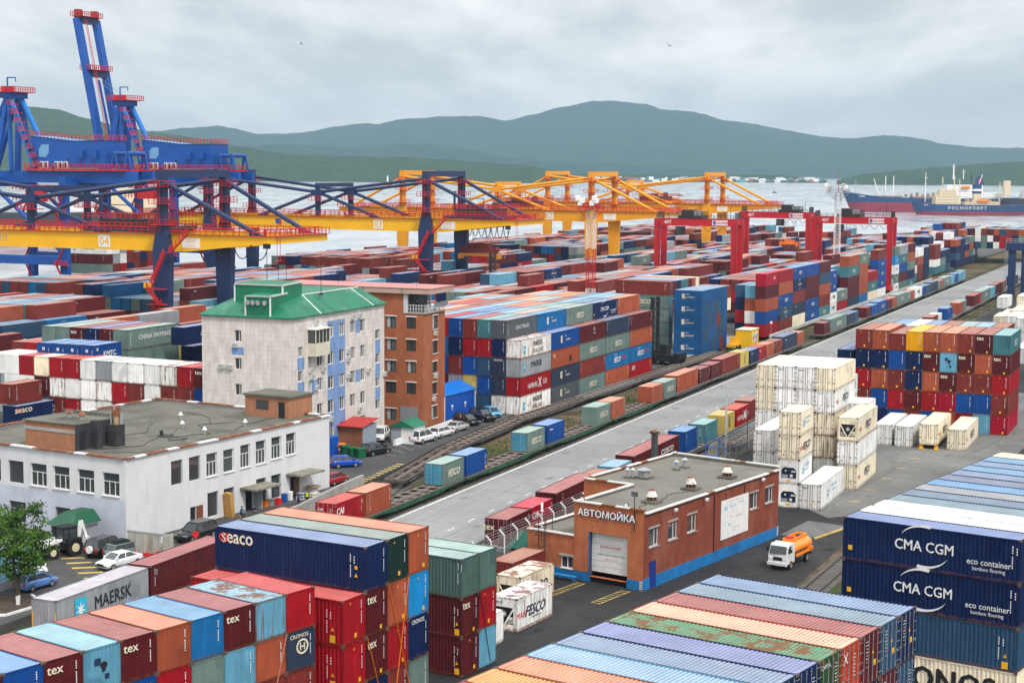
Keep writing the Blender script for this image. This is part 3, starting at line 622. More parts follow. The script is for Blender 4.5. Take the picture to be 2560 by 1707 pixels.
def marks(kind, key, Ln, side, root):
    for n, it in enumerate((SIDE if kind == 'side' else ENDS)[key]):
        b = it[0]; nm = {'NUM':'number','YS':'sticker','YT':'warning_sticker','SQ':'emblem','ST':'emblem','SQL':'emblem','SW':'emblem','BLK':'emblem','RING':'emblem','SQW':'sign','BAND':'yellow_band','PATCH':'patch','SQB':'patch','BLOT':'stain','LINES':'small_print','TEXT':'small_print'}.get(b, 'lettering')
        link(nm, lettering(kind, key, Ln, side, n), root)
def realise(q):
    Ln, det, end, tok = q['Ln'], q['det'], q['end'], q['tok']; reef = q['cat'] != 'container'; c = q['c']
    root = link('refrigerated_container' if reef else 'shipping_container', cmesh('rwalls' if reef else 'walls_open' if end != 'plain' else 'walls', Ln, det), None, c)
    root.location = q['pos']; root.rotation_euler = (0,0,q['rot']); root.scale = q['sc']; tag(root, q['label'], q['cat'], q['group'])
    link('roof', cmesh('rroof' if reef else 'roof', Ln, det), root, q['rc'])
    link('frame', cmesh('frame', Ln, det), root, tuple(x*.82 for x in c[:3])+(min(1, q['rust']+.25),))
    if end == 'door':
        dm = cmesh('rdoor' if reef else 'door', 1, 1); dc = c if tok != 'greygreen' else rgb(70,150,180,k=KS)[:3]+(q['rust'],)
        link('door', dm, root, dc); link('door', dm, root, dc).scale = (-1,1,1)
    elif end in ('cooler', 'cooler2'): link('cooling_unit', cmesh(end, 1, 1), root, c)
    if q['sd']: marks('side', q['sd'], Ln, q['side'], root)
    if q['en']: marks('end', q['en'], Ln, 1, root)
def block(phrase, P, a, mode, Wd, h, Ln, tiers, group, cs=None, det=1, end='plain', rightend=False, dirn=None, cat='container', Lm=None, colword=None, skip=None, seed=1):
    ex, ey = exy(a); P = Vector(P); r = random.Random(seed); Lm = Lm or (12.19 if Ln > 9 else 6.06)
    for t, (c0, row) in enumerate(tiers):
        toks = row.split()
        for i, tok in enumerate(toks):
            if tok == '-': continue
            c = c0+i; dz = 0; hh = h
            e_ = end
            if '=' in tok: tok, e_ = tok.split('=')
            if mode == 'E': p = P - ex*(Wd*(c+.5)); rot = -a; side = 1
            else: p = P + ey*(cs*Wd*(c+.5)) + (ex*Ln if rightend else Vector()); rot = pi/2-a; side = -1
            if tok.startswith('_'): tok = tok[1:]; hh = h-.42
            p = p + Vector((0,0,-h*(t+1)))
            base = tok.rstrip('!').split('/')[0].split(':')[0]
            cw = colword(c, len(toks)) if colword else (ORD[c] if c >= 0 else 'extra front')+' from the '+(dirn or ('right' if mode == 'E' else 'front'))
            lab = f"{'rusty ' if tok.endswith('!') else ''}{WORD[base]} container, {cw}, {TIER[t] if t < len(tiers) else 'lowest'} tier, {phrase}"
            container(p, rot, Lm, tok, lab, group, sx=Wd*.985/2.44, sy=Ln/Lm, sz=(hh-.035)/2.59, det=det, end=e_, cat=cat, side=side, rnd=r)
# ---- lower left: short boxes, ends to the right
block('lower left stack', (-12.03,98.92,12.09), .65, 'X', 2.51, 2.47, 6.06,
 [(0,'red/num ltblue! maroon/tex midblue/num orange/num maroon/tex ltblue/dent maroon/tex blue/num maroon/tex'),(0,'slate/cronos orange/num ltblue/num greygreen red/num blue/num maroon'),(0,'brick/num brick brick/num maroon')], 'containers of the lower left stack', cs=-1, dirn='right', seed=2)
# ---- long navy box stack
block('long navy box stack', (-9.143,101.488,13.931), .517, 'X', 2.47, 2.91, 12.19,
 [(0,'navy:seaco/num dkgreen/numy2 orange/numy'),(-1,'red:nums/numy2 maroon/texy orange/numy brightblue/numy'),(-1,'red:nums/numy maroon/texy red/numy navy/cronoss'),(-1,'red:nums/numy navy brick/numy greygreen/num')], 'containers of the long navy box stack', cs=1, dirn='left', colword=lambda c, n: ('foremost row','left end','middle end','right end')[c+1], seed=3)
block('short lower middle stack', (-3.616,118.858,9.023), .544, 'X', 2.47, 2.99, 6.06,
 [(0,'dirtygreen:num dirtygreen'),(0,'maroon:nums/texy red/numy2'),(0,'maroon:nums/numy ltblue')], 'containers of the short lower middle stack', cs=1, colword=lambda c, n: ('left end','right end')[c], seed=4)
# ---- grey and maroon boxes by the car park
a_ = .41; ex_, ey_ = exy(a_); p_ = Vector((-36.03,127.31,.47))
container(p_-ex_*1.22, -a_, 12.19, 'grey:maersk/yel', 'grey container with star emblem and large black lettering beside the car park', 'containers beside the car park', sz=2.9/2.59)
container(p_-ex_*1.22+ey_*12.5, -a_, 12.19, 'maroon:num', 'long plain maroon container beyond the grey lettered one beside the car park', 'containers beside the car park', sz=2.95/2.59)
# ---- white and red row behind the white building
block('row behind the white building', (-36,219.88,10.34), .46, 'E', 2.86, 2.87, 6.06,
 [(0,'white:sealand! maroon/tex maroon/tex red/num white! white white white grey white red/num red/num cream red/num white white!'),(0,'blue/num white blue/num brick/num brick/num white brick/num red/num white! white white white! maroon/num white white'),(0,'white blue white brick red white brick red white white red/num brick/num dkgrey red/num white grey')], 'containers behind the white building', seed=5)
container((-71.5,229.5,4.25), -.46, 6.06, 'brick:triton/num', 'brown container with upright white lettering at the left edge, on a navy one', 'containers at the left edge', sx=1.12, sz=1.1)
container((-70.5,228.5,1.3), -.46, 6.06, 'navy:seaco', 'navy container under the brown one at the left edge', 'containers at the left edge', sx=1.12, sy=1.3, sz=1.1)
block('stack left of the beige building', (-58.6,248.8,12.95), .406, 'E', 2.7, 3.05, 13.4,
 [(0,'greygreen:china maroon/numy navy/numy maroon/tex greygreen greygreen'),(0,'greygreen maroon')], 'containers of the pale stack', seed=6)
block('low row before the pale stack', (-60.7,237.4,11.8), .40, 'E', 2.6, 2.85, 6.4, [(0,'blue:kmtc/kmtce blue/kmtce blue/kmtce blue/kmtce')], 'containers of the low blue row', seed=7)
container(V(-57.51,254.38,9.00)-Vector((1.1,0,2.85)), -.40, 12.19, 'tan:msc', 'dull yellow container with a black letter beside the pale stack', 'containers by the beige building', sz=1.1)
container(V(-50.94,254.29,12.90)-Vector((1.1,0,2.85)), -.40, 12.19, 'navy:cmas', 'navy container between the pale stack and the beige building', 'containers by the beige building', sz=1.1)
container(V(-51.34,263.18,9.00)-Vector((1.1,0,2.85)), -.40, 12.19, 'navy', 'navy container behind the dull yellow one by the beige building', 'containers by the beige building', sz=1.1)
# ---- central block: five bays
P = Vector((-.91,251.1,14.6)); a_ = .418; ex_, ey_ = exy(a_)
BAYS = [
 [(0,'dkgrey:sino/num teal/num brick/num blue/num crimson ltblue orange greygreen'),(-1,'white:sealand! navy/num red/num red/num navy/num midblue'),(-1,'grey:maerskw slate/cronoss steel/num blue/num brick/num blue'),(-1,'red:hamburg/num slate/num blue/num tan grey! maroon'),(-1,'white:sealand! white! steel teal')],
 [(0,'midblue:dvc peach ltblue navy blue ltblue brick peach navy white'),(-1,'blue:dvc'),(-1,'orange:ta'),(-1,'slate:dvc'),(-1,'dkgrey:dvc')],
 [(0,'greygreen:fesco greygreen teal orange orange ltblue brick brick red orange'),(-1,'maroon:one'),(-1,'greygreen:fesco'),(-1,'brick:num'),(-1,'greygreen:fesco')],
 [(0,'navy:cma navy ltblue brick greygreen peach orange brick ltblue orange ltblue'),(-1,'slate:num'),(-1,'greygreen:fesco'),(-1,'midblue:fescoc'),(-1,'orange:num')],
 [(0,'orange:num ltblue ltblue slate orange orange ltblue peach'),(-1,'maroon:num'),(-1,'orange:num'),(-1,'midblue:fescoc'),(-1,'red:cai')]]
for b, tiers in enumerate(BAYS):
    block(f'{ORD[b]} bay of the central stack', P+ey_*(12.32*b), a_, 'E', 2.47, 2.92, 12.15, tiers, 'containers of the central stack', colword=lambda c, n: 'outermost row' if c < 0 else ORD[c]+' from the right', seed=10+b, det=0 if b > 1 else 1)
# ---- blue stack with block emblem: door ends to the right
block('blue stack with block emblems', (38.83,335.38,13.25), .44, 'X', 2.44, 2.65, 6.06,
 [(0,'emblue:dvc emblue emblue emblue emblue emblue emblue brick'),(0,'emblue:dvc steel emblue steel steel emblue emblue cream'),(0,'emblue:dvc emblue steel emblue brick steel emblue'),(0,'emblue:dvc steel emblue emblue steel steel emblue'),(0,'emblue:dvc emblue emblue steel emblue brick blue')], 'containers of the steel emblem stack', cs=1, det=0, end='door', dirn='front', seed=20)
block('long row behind the blue stack', (33.2,346.5,14.3), .44, 'X', 2.44, 2.87, 12.19,
 [(0,'brick:triton maroon navy teal teal maroon orange cream'),(0,'greygreen:fesco'),(0,'greygreen'),(0,'greygreen'),(0,'greygreen')], 'containers of the long brown row', cs=1, det=0, end='door', dirn='front', seed=21)
# ---- tall stacks along the railway
RB = [['crimson:pntb','maroon/numy','orange/numy','blue','red/numy'],['red','orange','blue:kmtc','steel:cmas','brick'],['blue:kmtc','navy:cmas','brick','slate:text','cream'],['blue','maroon','maroon','blue:kmtc','blue:kmtc'],
 ['maroon','steel','orange','brick','teal:fesco'],[None,'blue:kmtc','blue:kmtc','white:maerskw','white:maerskw'],[None,None,None,'greygreen:fesco','red'],['orange','teal:fesco','maroon','maroon','slate'],['greygreen:fesco','orange','orange','orange','midblue'],
 [None,None,'red','teal:fesco','cream'],['brick','blue:kmtc','blue:kmtc','blue:kmtc','white'],[None,None,None,None,None],['greygreen','brightblue:fescoc','white:maerskw','greygreen:fesco','white:maerskw'],['grey','teal:fesco','blue','maroon','greygreen'],['maroon','orange','greygreen','navy','teal:fesco']]
a_ = .415; ex_, ey_ = exy(a_); b0 = Vector((57.65,372.7,0)); s_ = 0
LENS = [11.8,13.7,12.8,14.4,12.8,8,13.2,14.7,12.3,14.2,12.4,13.5,7.3,14.7,13.7]
r_ = random.Random(5)
for k, bay in enumerate(RB):
    for t, tok in enumerate(bay):
        if tok: container(b0+ey_*s_-ex_*1.22+Vector((0,0,2.9*(4-t))), -a_, 12.19, tok, f"{WORD[tok.split('/')[0].split(':')[0]]} container, {ORD[k]} bay, {('fifth','fourth','third','second','lowest')[t]} level, tall trackside stacks", 'containers of the tall trackside stacks', sy=(LENS[k]-.3)/12.19, sz=2.87/2.59, det=0, rnd=r_)
    s_ += LENS[k]
for c, (row, up) in enumerate(((['ltblue','orange/numy','white','red/num'],12.6),(['steel','navy/numy','red/numy','navy'],12.2))):
    for t, tok in enumerate(row):
        container(b0-ex_*(1.22+2.75*(c+1))+ey_*(1.2+1.6*c)+Vector((0,0,2.9*(3-t))), -a_, 12.19, tok, f"{WORD[tok.split('/')[0]]} container, {('fourth','third','second','lowest')[t]} level, {('second','third')[c]} row back, near end of trackside stacks", 'containers of the tall trackside stacks', sz=2.87/2.59, det=0, rnd=r_)
# ---- red and blue stack right of the white reefers
P = Vector((71.41,233.76,14.5)); a_ = .414; ex_, ey_ = exy(a_)
block('red stack right of the reefers', P, a_, 'E', 2.47, 2.9, 12.19,
 [(0,'teal:fesco maroon/texy brick/numy orange/numy2 orange/numy yellow/num _brick/num orange/numy brick/numy2'),(0,'maroon:num/texy orange/numy maroon/texy ltblue/dent maroon/texy navy/numy2 blue/num navy/numy navy/numy2'),(0,'red:num/numy brick/numy2 brick/numy2 maroon/texy orange/numy navy/numy brick/numy2 orange/numy red/numy2'),(0,'brick:num/numy2 blue/num blue/num crimson/numy red/numy maroon/numy2 red/num blue/num brick/numy2'),(0,'crimson:num/numy ltblue/num red orange blue brick blue navy brick')], 'containers of the red stack', seed=30)
block('bay behind the red stack', P+ey_*12.6+Vector((0,0,-.3)), a_, 'E', 2.47, 2.9, 12.19, [(1,'brick ltblue greygreen brick navy white blue'),(0,'-')], 'containers behind the red stack', seed=31, det=0)
container(V(48.92,245.26,11.20)+ex_*1.22-Vector((0,0,2.9)), -a_, 12.19, 'navy/num', 'lone navy container at the left flank of the red stack', 'containers of the red stack', sz=1.1)
# ---- white reefers
def reefer(pos, Ln, tok, label, rot=-.405, end='door', sz=1.1, sx=1):
    container(pos, rot, 12.19 if Ln > 9 else 6.06, tok, label, 'white refrigerated containers', sy=Ln/(12.19 if Ln > 9 else 6.06), sz=sz, sx=sx, end=end, cat='reefer')
ra = .405; rex, rey = exy(ra)
pA = V(39.99,193.1,0)
for t, (tok, e_, w_) in enumerate((('cream:fescob/rplain','door','lowest'),('white/fescor2','door','middle'),('cream:fescob','cooler2','top'))): reefer(pA+V(0,0,2.88*t), 12.0, tok, f'{w_} cream reefer of three in the stack nearest the open paving', end=e_)
pB = pA+rey*12.6-rex*1.5
for t, w_ in enumerate(('lowest','middle','top')): reefer(pB+V(0,0,2.88*t), 6.06, ('white:fescob','cream','white:fescob')[t], f'{w_} white reefer of three right behind the cream stack by the open paving')
pC = V(39.33,197.92,13.90)-V(0,0,13.9)
for c in range(4):
    for t in range(5):
        if t > 2 and 0 < c < 3: continue
        tok = [['cream','white:fescob/fescor2','cream!','cream!','white'],['white/fescor','white','cream','white','white'],['white/fescor','white','white','white','white'],['cream','cream','white/fescor2','cream','white']][c][t]
        reefer(pC-rex*(2.47*(c+.5))+V(0,0,13.9-2.78*(t+1)), 12.0, tok, f'{TIER[t]} level reefer, {ORD[c]} column from the right of the tall white block', sz=1.06)
pW = pC+rey*12.6-rex*1.0
for t in range(4): reefer(pW-rex*1.22+V(0,0,8.4-2.78*t), 6.06, 'white:fescob', f'{TIER[t]} white reefer of the single column behind the tall white block', sz=1.06)
pD = V(32.34,181.70,0.00)-rex*1.22
for t, (tok, e_, w_) in enumerate((('white/rplain','cooler','lowest'),('white:reef','cooler','second'),('cream:fescob/fescor2','door','third'),('cream:reef/fescor','door','top'))): reefer(pD+V(0,0,2.72*t), 6.3, tok, f'{w_} short reefer of the four high stack behind the brick car wash', end=e_, sz=1.04)
reefer(V(33.5,181.15,0), 12.6, 'white:reef/fescor', 'single white reefer on the ground right of the four high stack', end='door')
pF = V(30.40,187.70,7.90)-V(0,0,7.9)-rex*1.22
for t, w_ in enumerate(('lowest','middle','top')): reefer(pF+V(0,0,2.62*t), 12.0, ('white','white/fescor2','white/fescor')[t], f'{w_} white reefer of the stack left of the four high one', sz=1.0)
for k, (p, ln, tok, lab) in enumerate(((V(51.6,225.3,0),12.2,'white/fescor2','leftmost low white reefer of the two side by side before the red stack'),(V(54.1,223.9,0),12.2,'white:reef/fescor','right hand low white reefer of the two side by side before the red stack'),(V(57.0,221.9,.62),12.2,'cream:fescob/fescor2','cream reefer raised on yellow stands before the red stack'),(V(60.65,221.25,0),13.0,'cream:fescob/fescor2','cream reefer standing right of the one on yellow stands'))): reefer(p, ln, tok, lab)
SURV = [(126.2,422.04,5.8),(121.5,390.71,5.8),(106.73,346.66,8.7),(113.94,376.91,5.7),(108.9,366.04,5.8),(102.42,335.19,8.5),(102.81,329.55,8.6),(105.44,344.83,5.8),(123.6,397.16,8.0),(93.42,298.76,5.8)]
for k, t in enumerate(('white','white','cream','cream','cream','white','white','white','cream','white')):
    q = Vector(SURV[k]); reefer(q-V(0,0,2.9), 12.0, t, ('white' if t == 'white' else 'cream')+' reefer in the far right edge group, '+ORD[k]+' from its far end')
    if q.z > 7: reefer(q-V(0,0,5.8), 12.0, 'white', 'lower white reefer under the '+ORD[k]+' one in the far right edge group')
st = MB(); st.box(-.22,-.22,0,.22,.22,.6); st.box(-.32,-.32,0,.32,.32,.08); sm_ = st.mesh('support_stand', K['yellow'])
for x in (-1.0, 1.0):
    for y in (.4, 11.6):
        o = link('support_stand', sm_); o.location = V(57.0,221.9)+rex*x+rey*y; tag(o, 'low yellow stand carrying a corner of the raised cream reefer', 'support', 'stands under the raised reefer')
# two cream boxes beside the brick car wash
ca = .52; cx, cy = exy(ca)
reefer(V(.53,131.0)-cx*1.22, 6.1, 'white:fescob/fescor!', 'rusty white box with navy italic lettering on the dark asphalt before the car wash', rot=-ca, end='cooler2', sz=1.08)
reefer(V(.86,138.1)-cx*1.22, 6.1, 'cream:fescob!', 'rusty cream box behind the white one against the car wash side wing', rot=-ca, end='cooler2', sz=1.08)
reefer(V(-.53,128.6)-cx*1.22-cy*6.1, 6.1, 'white', 'pale reefer mostly hidden behind the short stack at the lower middle', rot=-ca, sz=1.0)
container(V(.2,143.3,.2)-cx*1.22, -ca, 6.06, 'brick', 'brown container behind the rusty cream box by the fence', 'containers by the car wash')
# ---- right edge: dark navy lettered stack
P = Vector((22.632,109.874,14.354)); a_ = .612; ex_, ey_ = exy(a_)
block('right edge stack', P, a_, 'X', 2.48, 2.91, 12.19,
 [(0,'navy:cma white white steel slate dkgrey midblue slate navy midblue navy midblue cream'),(0,'navy:cma navy'),(0,'steel:nums steel'),(0,'cream:cronosb'),], 'containers of the navy lettered stack', cs=1, rightend=True, dirn='front', seed=40)
P = Vector((12.146,94.437,14.163)); a_ = .609; ex_, ey_ = exy(a_)
block('wide lower right stack', P, a_, 'X', 2.505, 2.75, 12.19,
 [(0,'navy/doory steel/doory maroon/doory peach/xmark rustgreen/capital! navy/lines navy/lines ltblue/lines orange/lines tanroof/lines crimson/lines'),(0,'steel/lines maroon/doory navy brick steel navy blue teal')], 'containers of the wide lower right stack', cs=-1, rightend=True, end='door', dirn='far end', seed=41)
# ---------------------------------------------------------------- trains on the three nearer tracks
ra_ = -RFA; FLOOR = .5
def train_box(s0, s1, off, tok, label, grp, H=2.59, end='plain', det=1):
    Ln = s1-s0; Lm = 12.19 if Ln > 9 else 6.06
    container(RF(s0, off, FLOOR), ra_, Lm, tok, label, grp, sy=Ln/Lm, sz=H/2.59, end=end, det=det)
T2 = [(-21.6,-15.7,'red:cai/caid','door',2.59),(-15.1,-9.2,'orange:triton','plain',2.59),(3.8,9.7,'greygreen:fesco','door',2.59),(10.4,16.5,'blue:nums','plain',2.59),(29.4,35.5,'greygreen:fesco','door',2.59),(36.6,42.7,'blue:text','plain',2.59),
 (55.6,61.5,'greygreen:fesco','door',2.59),(62.0,67.9,'orange:triton','plain',2.59),(81,86.6,'orange:num/lines','door',2.59),(87.2,93.5,'greygreen:fesco','plain',2.59),(94,106,'orange:num','plain',2.9),(107,113,'maroon:num','plain',2.59),(114.2,120.3,'maroon:mscv','plain',2.59),(120.8,133,'brick:triton','plain',2.9),(133.6,139.4,'tan:mscv','plain',2.9),
 (140.4,146.8,'navy:text','plain',2.59),(147.2,152.6,'red:ta','plain',2.59),(153,159,'orange:num','plain',2.59),(159.8,165.6,'brick:num','plain',2.59),(166.2,178.4,'slate:text','plain',2.9),(178.9,184.7,'orange','plain',2.59)]
cnt = {}
for k, (a, b, tok, e_, h) in enumerate(T2):
    train_box(a, b, -2.95, tok, f"{WORD[tok.split('/')[0].split(':')[0]]} container, {(ORD+['eighteenth','nineteenth','twentieth','twenty first'])[k]} along the nearer train left of the road", 'containers on the nearer train', h, e_, 1 if a < 100 else 0)
T2B = [(204.6,210.6,'maroon:num',2.59),(211,229,'greygreen:fesco',2.9),(230,238,'slate',2.59),(238.4,243,'steel',2.59),(252.5,259,'maroon/lines',2.59),(259.8,268,'blue',2.59),(268.5,281,'blue:fesco',2.9),(281.6,288,'maroon',2.59),(288.5,295.5,'orange',2.59),(296,311,'greygreen:fesco',2.9),(311.5,318,'greygreen:fesco',2.59),(318.6,324,'orange',2.59),(324.6,337,'white:maerskw',2.9),(337.5,342.8,'blue',2.59),(344,353.7,'steel',2.59),(354.2,367,'slate:ta',2.9),(367.5,373,'greygreen',2.59),(373.5,379,'orange',2.59),(379.5,394,'greygreen:fesco',2.9),(394.5,402,'ltblue',2.59),(402.5,411,'blue:text',2.9),(411.5,419,'ltblue',2.59),(419.5,428,'ltblue',2.9)]
for k, (a, b, tok, h) in enumerate(T2B):
    train_box(a, b, -2.95, tok, f"{WORD[tok.split('/')[0].split(':')[0]]} container, {(ORD+['eighteenth','nineteenth','twentieth','twenty first','twenty second','twenty third'])[k]} along the farther train left of the road", 'containers on the farther train', h, 'door' if k == 4 else 'plain', 0)
T3 = [(-21.1,-15.2,'maroon:triton/texd','door',2.59),(-14.8,-9.1,'crimson:cai','plain',2.59),(-8.0,4.3,'maroon:triton','plain',2.9),(4.7,9.5,'brick:num','plain',2.59),(11,16.2,'ltblue:num','plain',2.59),(17.2,35,'maroon:cosco','plain',2.9),(37.7,43.1,'blue:num','plain',2.9),(46.7,52.6,'teal:num/lines','door',2.59),(55.8,61.5,'tan:mscv/lines','door',2.59),(62.4,69.6,'red:hamburg','plain',2.59),(70,75.5,'brick','plain',2.9)]
for k, (a, b, tok, e_, h) in enumerate(T3):
    train_box(a, b, 16.2, tok, f"{WORD[tok.split('/')[0].split(':')[0]]} container, {ORD[k]} along the train beside the car wash fence", 'containers on the train by the fence', h, e_)
T4 = [(232,241,'brick','plain',2.59),(241.5,247,'white:text','plain',2.59),(255.7,264.7,'blue:text','plain',2.9),(276,282.5,'orange/lines','door',2.9),(283,289,'greygreen','plain',2.9),(304,312.5,'maroon/lines','door',2.9),(313,318,'red','plain',2.9),(318.5,339,'greygreen:fesco','plain',3.1),(339.5,350,'ltblue','plain',2.9),(351,363,'maroon:ta','plain',3.1),(364,377,'brick/lines','plain',3.1),(396,410,'slate:text','plain',3.1)]
for k, (a, b, tok, e_, h) in enumerate(T4):
    train_box(a, b, 16.9, tok, f"{WORD[tok.split('/')[0].split(':')[0]]} container, {ORD[k]} along the far train right of the road", 'containers on the far right train', h, e_, 0)
# ---- flat wagons
WG = {'green': mat('wagon_green_paint', (.025,.11,.065,1), .6, .3, 1.5, dirt=(.06,.05,.04,1), damt=.85, dscale=.7), 'dark': mat('wagon_grey_paint', (.075,.078,.085,1), .7, .3, 1.5, dirt=(.14,.09,.06,1), damt=.7, dscale=.8), 'deck': mat('wagon_deck', (.23,.21,.20,1), .85, .25, 1.2, dirt=(.13,.09,.07,1), damt=.7, dscale=.7), 'deckr': mat('rusty_wagon_deck', (.17,.135,.115,1), .85, .25, 1.2, dirt=(.08,.07,.06,1), damt=.7, dscale=.7)}
def bogie_mesh():
    m = MB(); z = -1.0
    for y in (-.92, .92):
        for x in (-.8, .8): m.tube((x-.06,y,z+.46), (x+.06,y,z+.46), .46, n=14); m.tube((x-.075,y,z+.46), (x+.075,y,z+.46), .16, n=8, m=1)
        m.tube((-.8,y,z+.46), (.8,y,z+.46), .07, n=6)
    for x in (-.98, .98): m.prism([(x-.06,-1.2,z+.42),(x-.06,-1.2,z+.62),(x-.06,-.4,z+.74),(x-.06,.4,z+.74),(x-.06,1.2,z+.62),(x-.06,1.2,z+.42),(x-.06,.5,z+.3),(x-.06,-.5,z+.3)], (.12,0,0), 1)
    m.box(-1,-.2,z+.55,1,.2,z+.8, 1); return m.mesh('bogie', [K['darksteel'], WG['dark']])
BOG = bogie_mesh()
_wm = {}
def wagon_meshes(Ln, style):
    k = (round(Ln,1), style)
    if k in _wm: return _wm[k]
    d = MB(); f = MB(); X = 1.38; n = round(Ln/2.15); p = Ln/n; zt = -.02; zb = -.10
    if style == 'frame':                               # open frame of beams with brackets
        d.box(-.22, 0, -.35, .22, Ln, zt)
        for k2 in range(0, n+1, 2): d.box(-X, min(k2*p, Ln-.28), -.28, X, min(k2*p, Ln-.28)+.28, zt-.003)
        for x in (-X, X-.14): d.box(x, 0, -.36, x+.14, Ln, zt-.006)
        for k2 in range(n): d.bar((-.2,k2*p,-.16), (X-.1 if k2 % 2 else -X+.1,(k2+1)*p,-.16), .10, .12)
    else:
        for x0, x1 in ((-X,-X+.16),(-.17,.17),(X-.16,X)): d.box(x0, 0, zb, x1, Ln, zt)
        for k2 in range(n+1):
            y = k2*p; w_ = .30 if k2 not in (0, n) else .5
            d.box(-X+.16, max(0,y-w_), zb+.002, X-.16, min(Ln,y+w_), zt-.003)
            if k2 < n:                                  # rounded corners of the deck openings
                for xa, xb in ((-X+.16,-.17),(.17,X-.16)):
                    for yy, sg in ((y+w_,1),(y+p-w_,-1)):
                        d.prism([(xa,yy,zb+.004),(xa+.42,yy,zb+.004),(xa,yy+sg*.26,zb+.004)], (0,0,.07)); d.prism([(xb,yy,zb+.004),(xb-.42,yy,zb+.004),(xb,yy+sg*.26,zb+.004)], (0,0,.07))
        d.box(-.95, .4, -.52, -.1, Ln-.4, -.5); d.box(.1, .4, -.52, .95, Ln-.4, -.5)
    sill = [(0,-.12),(0,-.34),(Ln*.16,-.36),(Ln*.28,-.62),(Ln*.72,-.62),(Ln*.84,-.36),(Ln,-.34),(Ln,-.12)]
    for x in (-X-.02, X-.08): f.prism([(x,y,z) for y,z in sill], (.10,0,0))
    for k2 in range(n*2):
        for x in (-X-.05, X+.02): f.box(x, k2*p/2+.3, -.40, x+.03, k2*p/2+.38, -.13)
    f.box(-1.3, -.02, -.42, 1.3, .1, -.13); f.box(-1.3, Ln-.1, -.42, 1.3, Ln+.02, -.13); f.box(-.25, -.45, -.5, .25, .0, -.2, 1); f.box(-.25, Ln, -.5, .25, Ln+.45, -.2, 1)
    f.box(-.5, Ln*.45, -.95, .5, Ln*.55, -.6, 1); f.tube((.2,Ln*.34,-.7),(.2,Ln*.42,-.7),.2,n=8,m=1)
    dk = WG['deckr'] if style != 'grey' else WG['deck']
    r = (d.mesh('deck', dk), f.mesh('underframe', [WG['green'] if style == 'green' else WG['dark'], K['darksteel']])); _wm[k] = r; return r
def wagon(p0, rot, Ln, style, label, grp):
    d, f = wagon_meshes(Ln, style); w = thing('flat_wagon', label, 'wagon', p0, rot, grp)
    link('deck', d, w); link('underframe', f, w)
    for y in (2.1, Ln-2.1): link('bogie', BOG, w).location = (0, y, 0)
def run(joints, off, styles, fmt, grp):
    for k, (a, b) in enumerate(zip(joints, joints[1:])):
        o0, o1 = (off(a), off(b)) if callable(off) else (off, off)
        p, q = RF(a, o0, FLOOR), RF(b, o1, FLOOR); d = q-p; d.z = 0; u = d.normalized(); p = p+u*.35
        wagon(p, -math.atan2(d.x, d.y), round(d.length-.7, 1), styles[k % len(styles)], fmt.format(ORD[k]), grp)
run([-42,-16.1,9.9,36,62,87,113.7,139.9,166,185.5], -2.95, ['green','green','green','green','green','grey','grey','grey','grey'], '{} flat wagon of the nearer train left of the road', 'flat wagons of the nearer train')
run([203.5,230,256.5,283,309.5,336,362.5,389,415.5,430], -2.95, ['grey'], '{} flat wagon of the farther train left of the road', 'flat wagons of the farther train')
run([5,30.6,56.6,82.6,108.6,134.6,160.6], t1off, ['frame','deck','deck','grey','deck','deck'], '{} empty flat wagon beside the car park', 'empty flat wagons beside the car park')
run([-22.5,3.6,29.6,55.2,81,104], 16.2, ['grey'], '{} flat wagon of the train by the car wash fence', 'flat wagons by the fence')
run([48,74,100,126], 20.6, ['deck'], '{} empty flat wagon between the fence train and the reefers', 'empty flat wagons by the reefers')
run([229,255,281,309,337,365,395,425], 16.9, ['grey'], '{} flat wagon of the far train right of the road', 'flat wagons of the far right train')
# ---------------------------------------------------------------- the wide yard behind: everything too small or too many to count
SG = {'v':[], 'f':[], 'c':[]}
def sbox(p, rot, Ln, W, H, c, rc):
    cx_, cy_ = Vector((math.cos(rot), math.sin(rot), 0)), Vector((-math.sin(rot), math.cos(rot), 0))
    b = len(SG['v']); hw = W/2
    for z in (0, H):
        for x, y in ((-hw,0),(hw,0),(hw,Ln),(-hw,Ln)): SG['v'].append(tuple(p+cx_*x+cy_*y+Vector((0,0,z))))
    SG['f'] += [(b+4,b+5,b+6,b+7),(b,b+1,b+5,b+4),(b+1,b+2,b+6,b+5),(b+2,b+3,b+7,b+6),(b+3,b,b+4,b+7)]
    SG['c'] += [rc, c, c, c, c]
def sletter(q):                                        # the lettering that box carries
    if not q['sd']: return
    me0 = [lettering('side', q['sd'], q['Ln'], q['side'], n) for n in range(len(SIDE[q['sd']]))]
    R = Matrix.Translation(q['pos']) @ Matrix.Rotation(q['rot'], 4, 'Z') @ Matrix.Diagonal((*q['sc'], 1))
    for me in me0:
        b = len(SG['v']); SG['v'] += [tuple(R @ v.co) for v in me.vertices]
        for p in me.polygons: SG['f'].append(tuple(b+i for i in p.vertices)); SG['c'].append(LC[p.material_index])
LC = [(.7,.7,.69,1),(.02,.02,.02,1),(.7,.4,.02,1),(.05,.4,.6,1),(.55,.03,.03,1),(.66,.6,.48,1),(.7,.2,.02,1),(.02,.03,.08,1)]
yr = random.Random(11)
POOL = 'brick maroon orange brick maroon greygreen navy brick maroon brick steel ltblue red brick orange greygreen midblue maroon brick navy grey'.split()
LOGO = {'greygreen':'fesco','teal':'fesco','navy':'cmas','blue':'kmtc','midblue':'fescoc','white':'maerskw','brick':'triton','red':'cai','maroon':'text'}
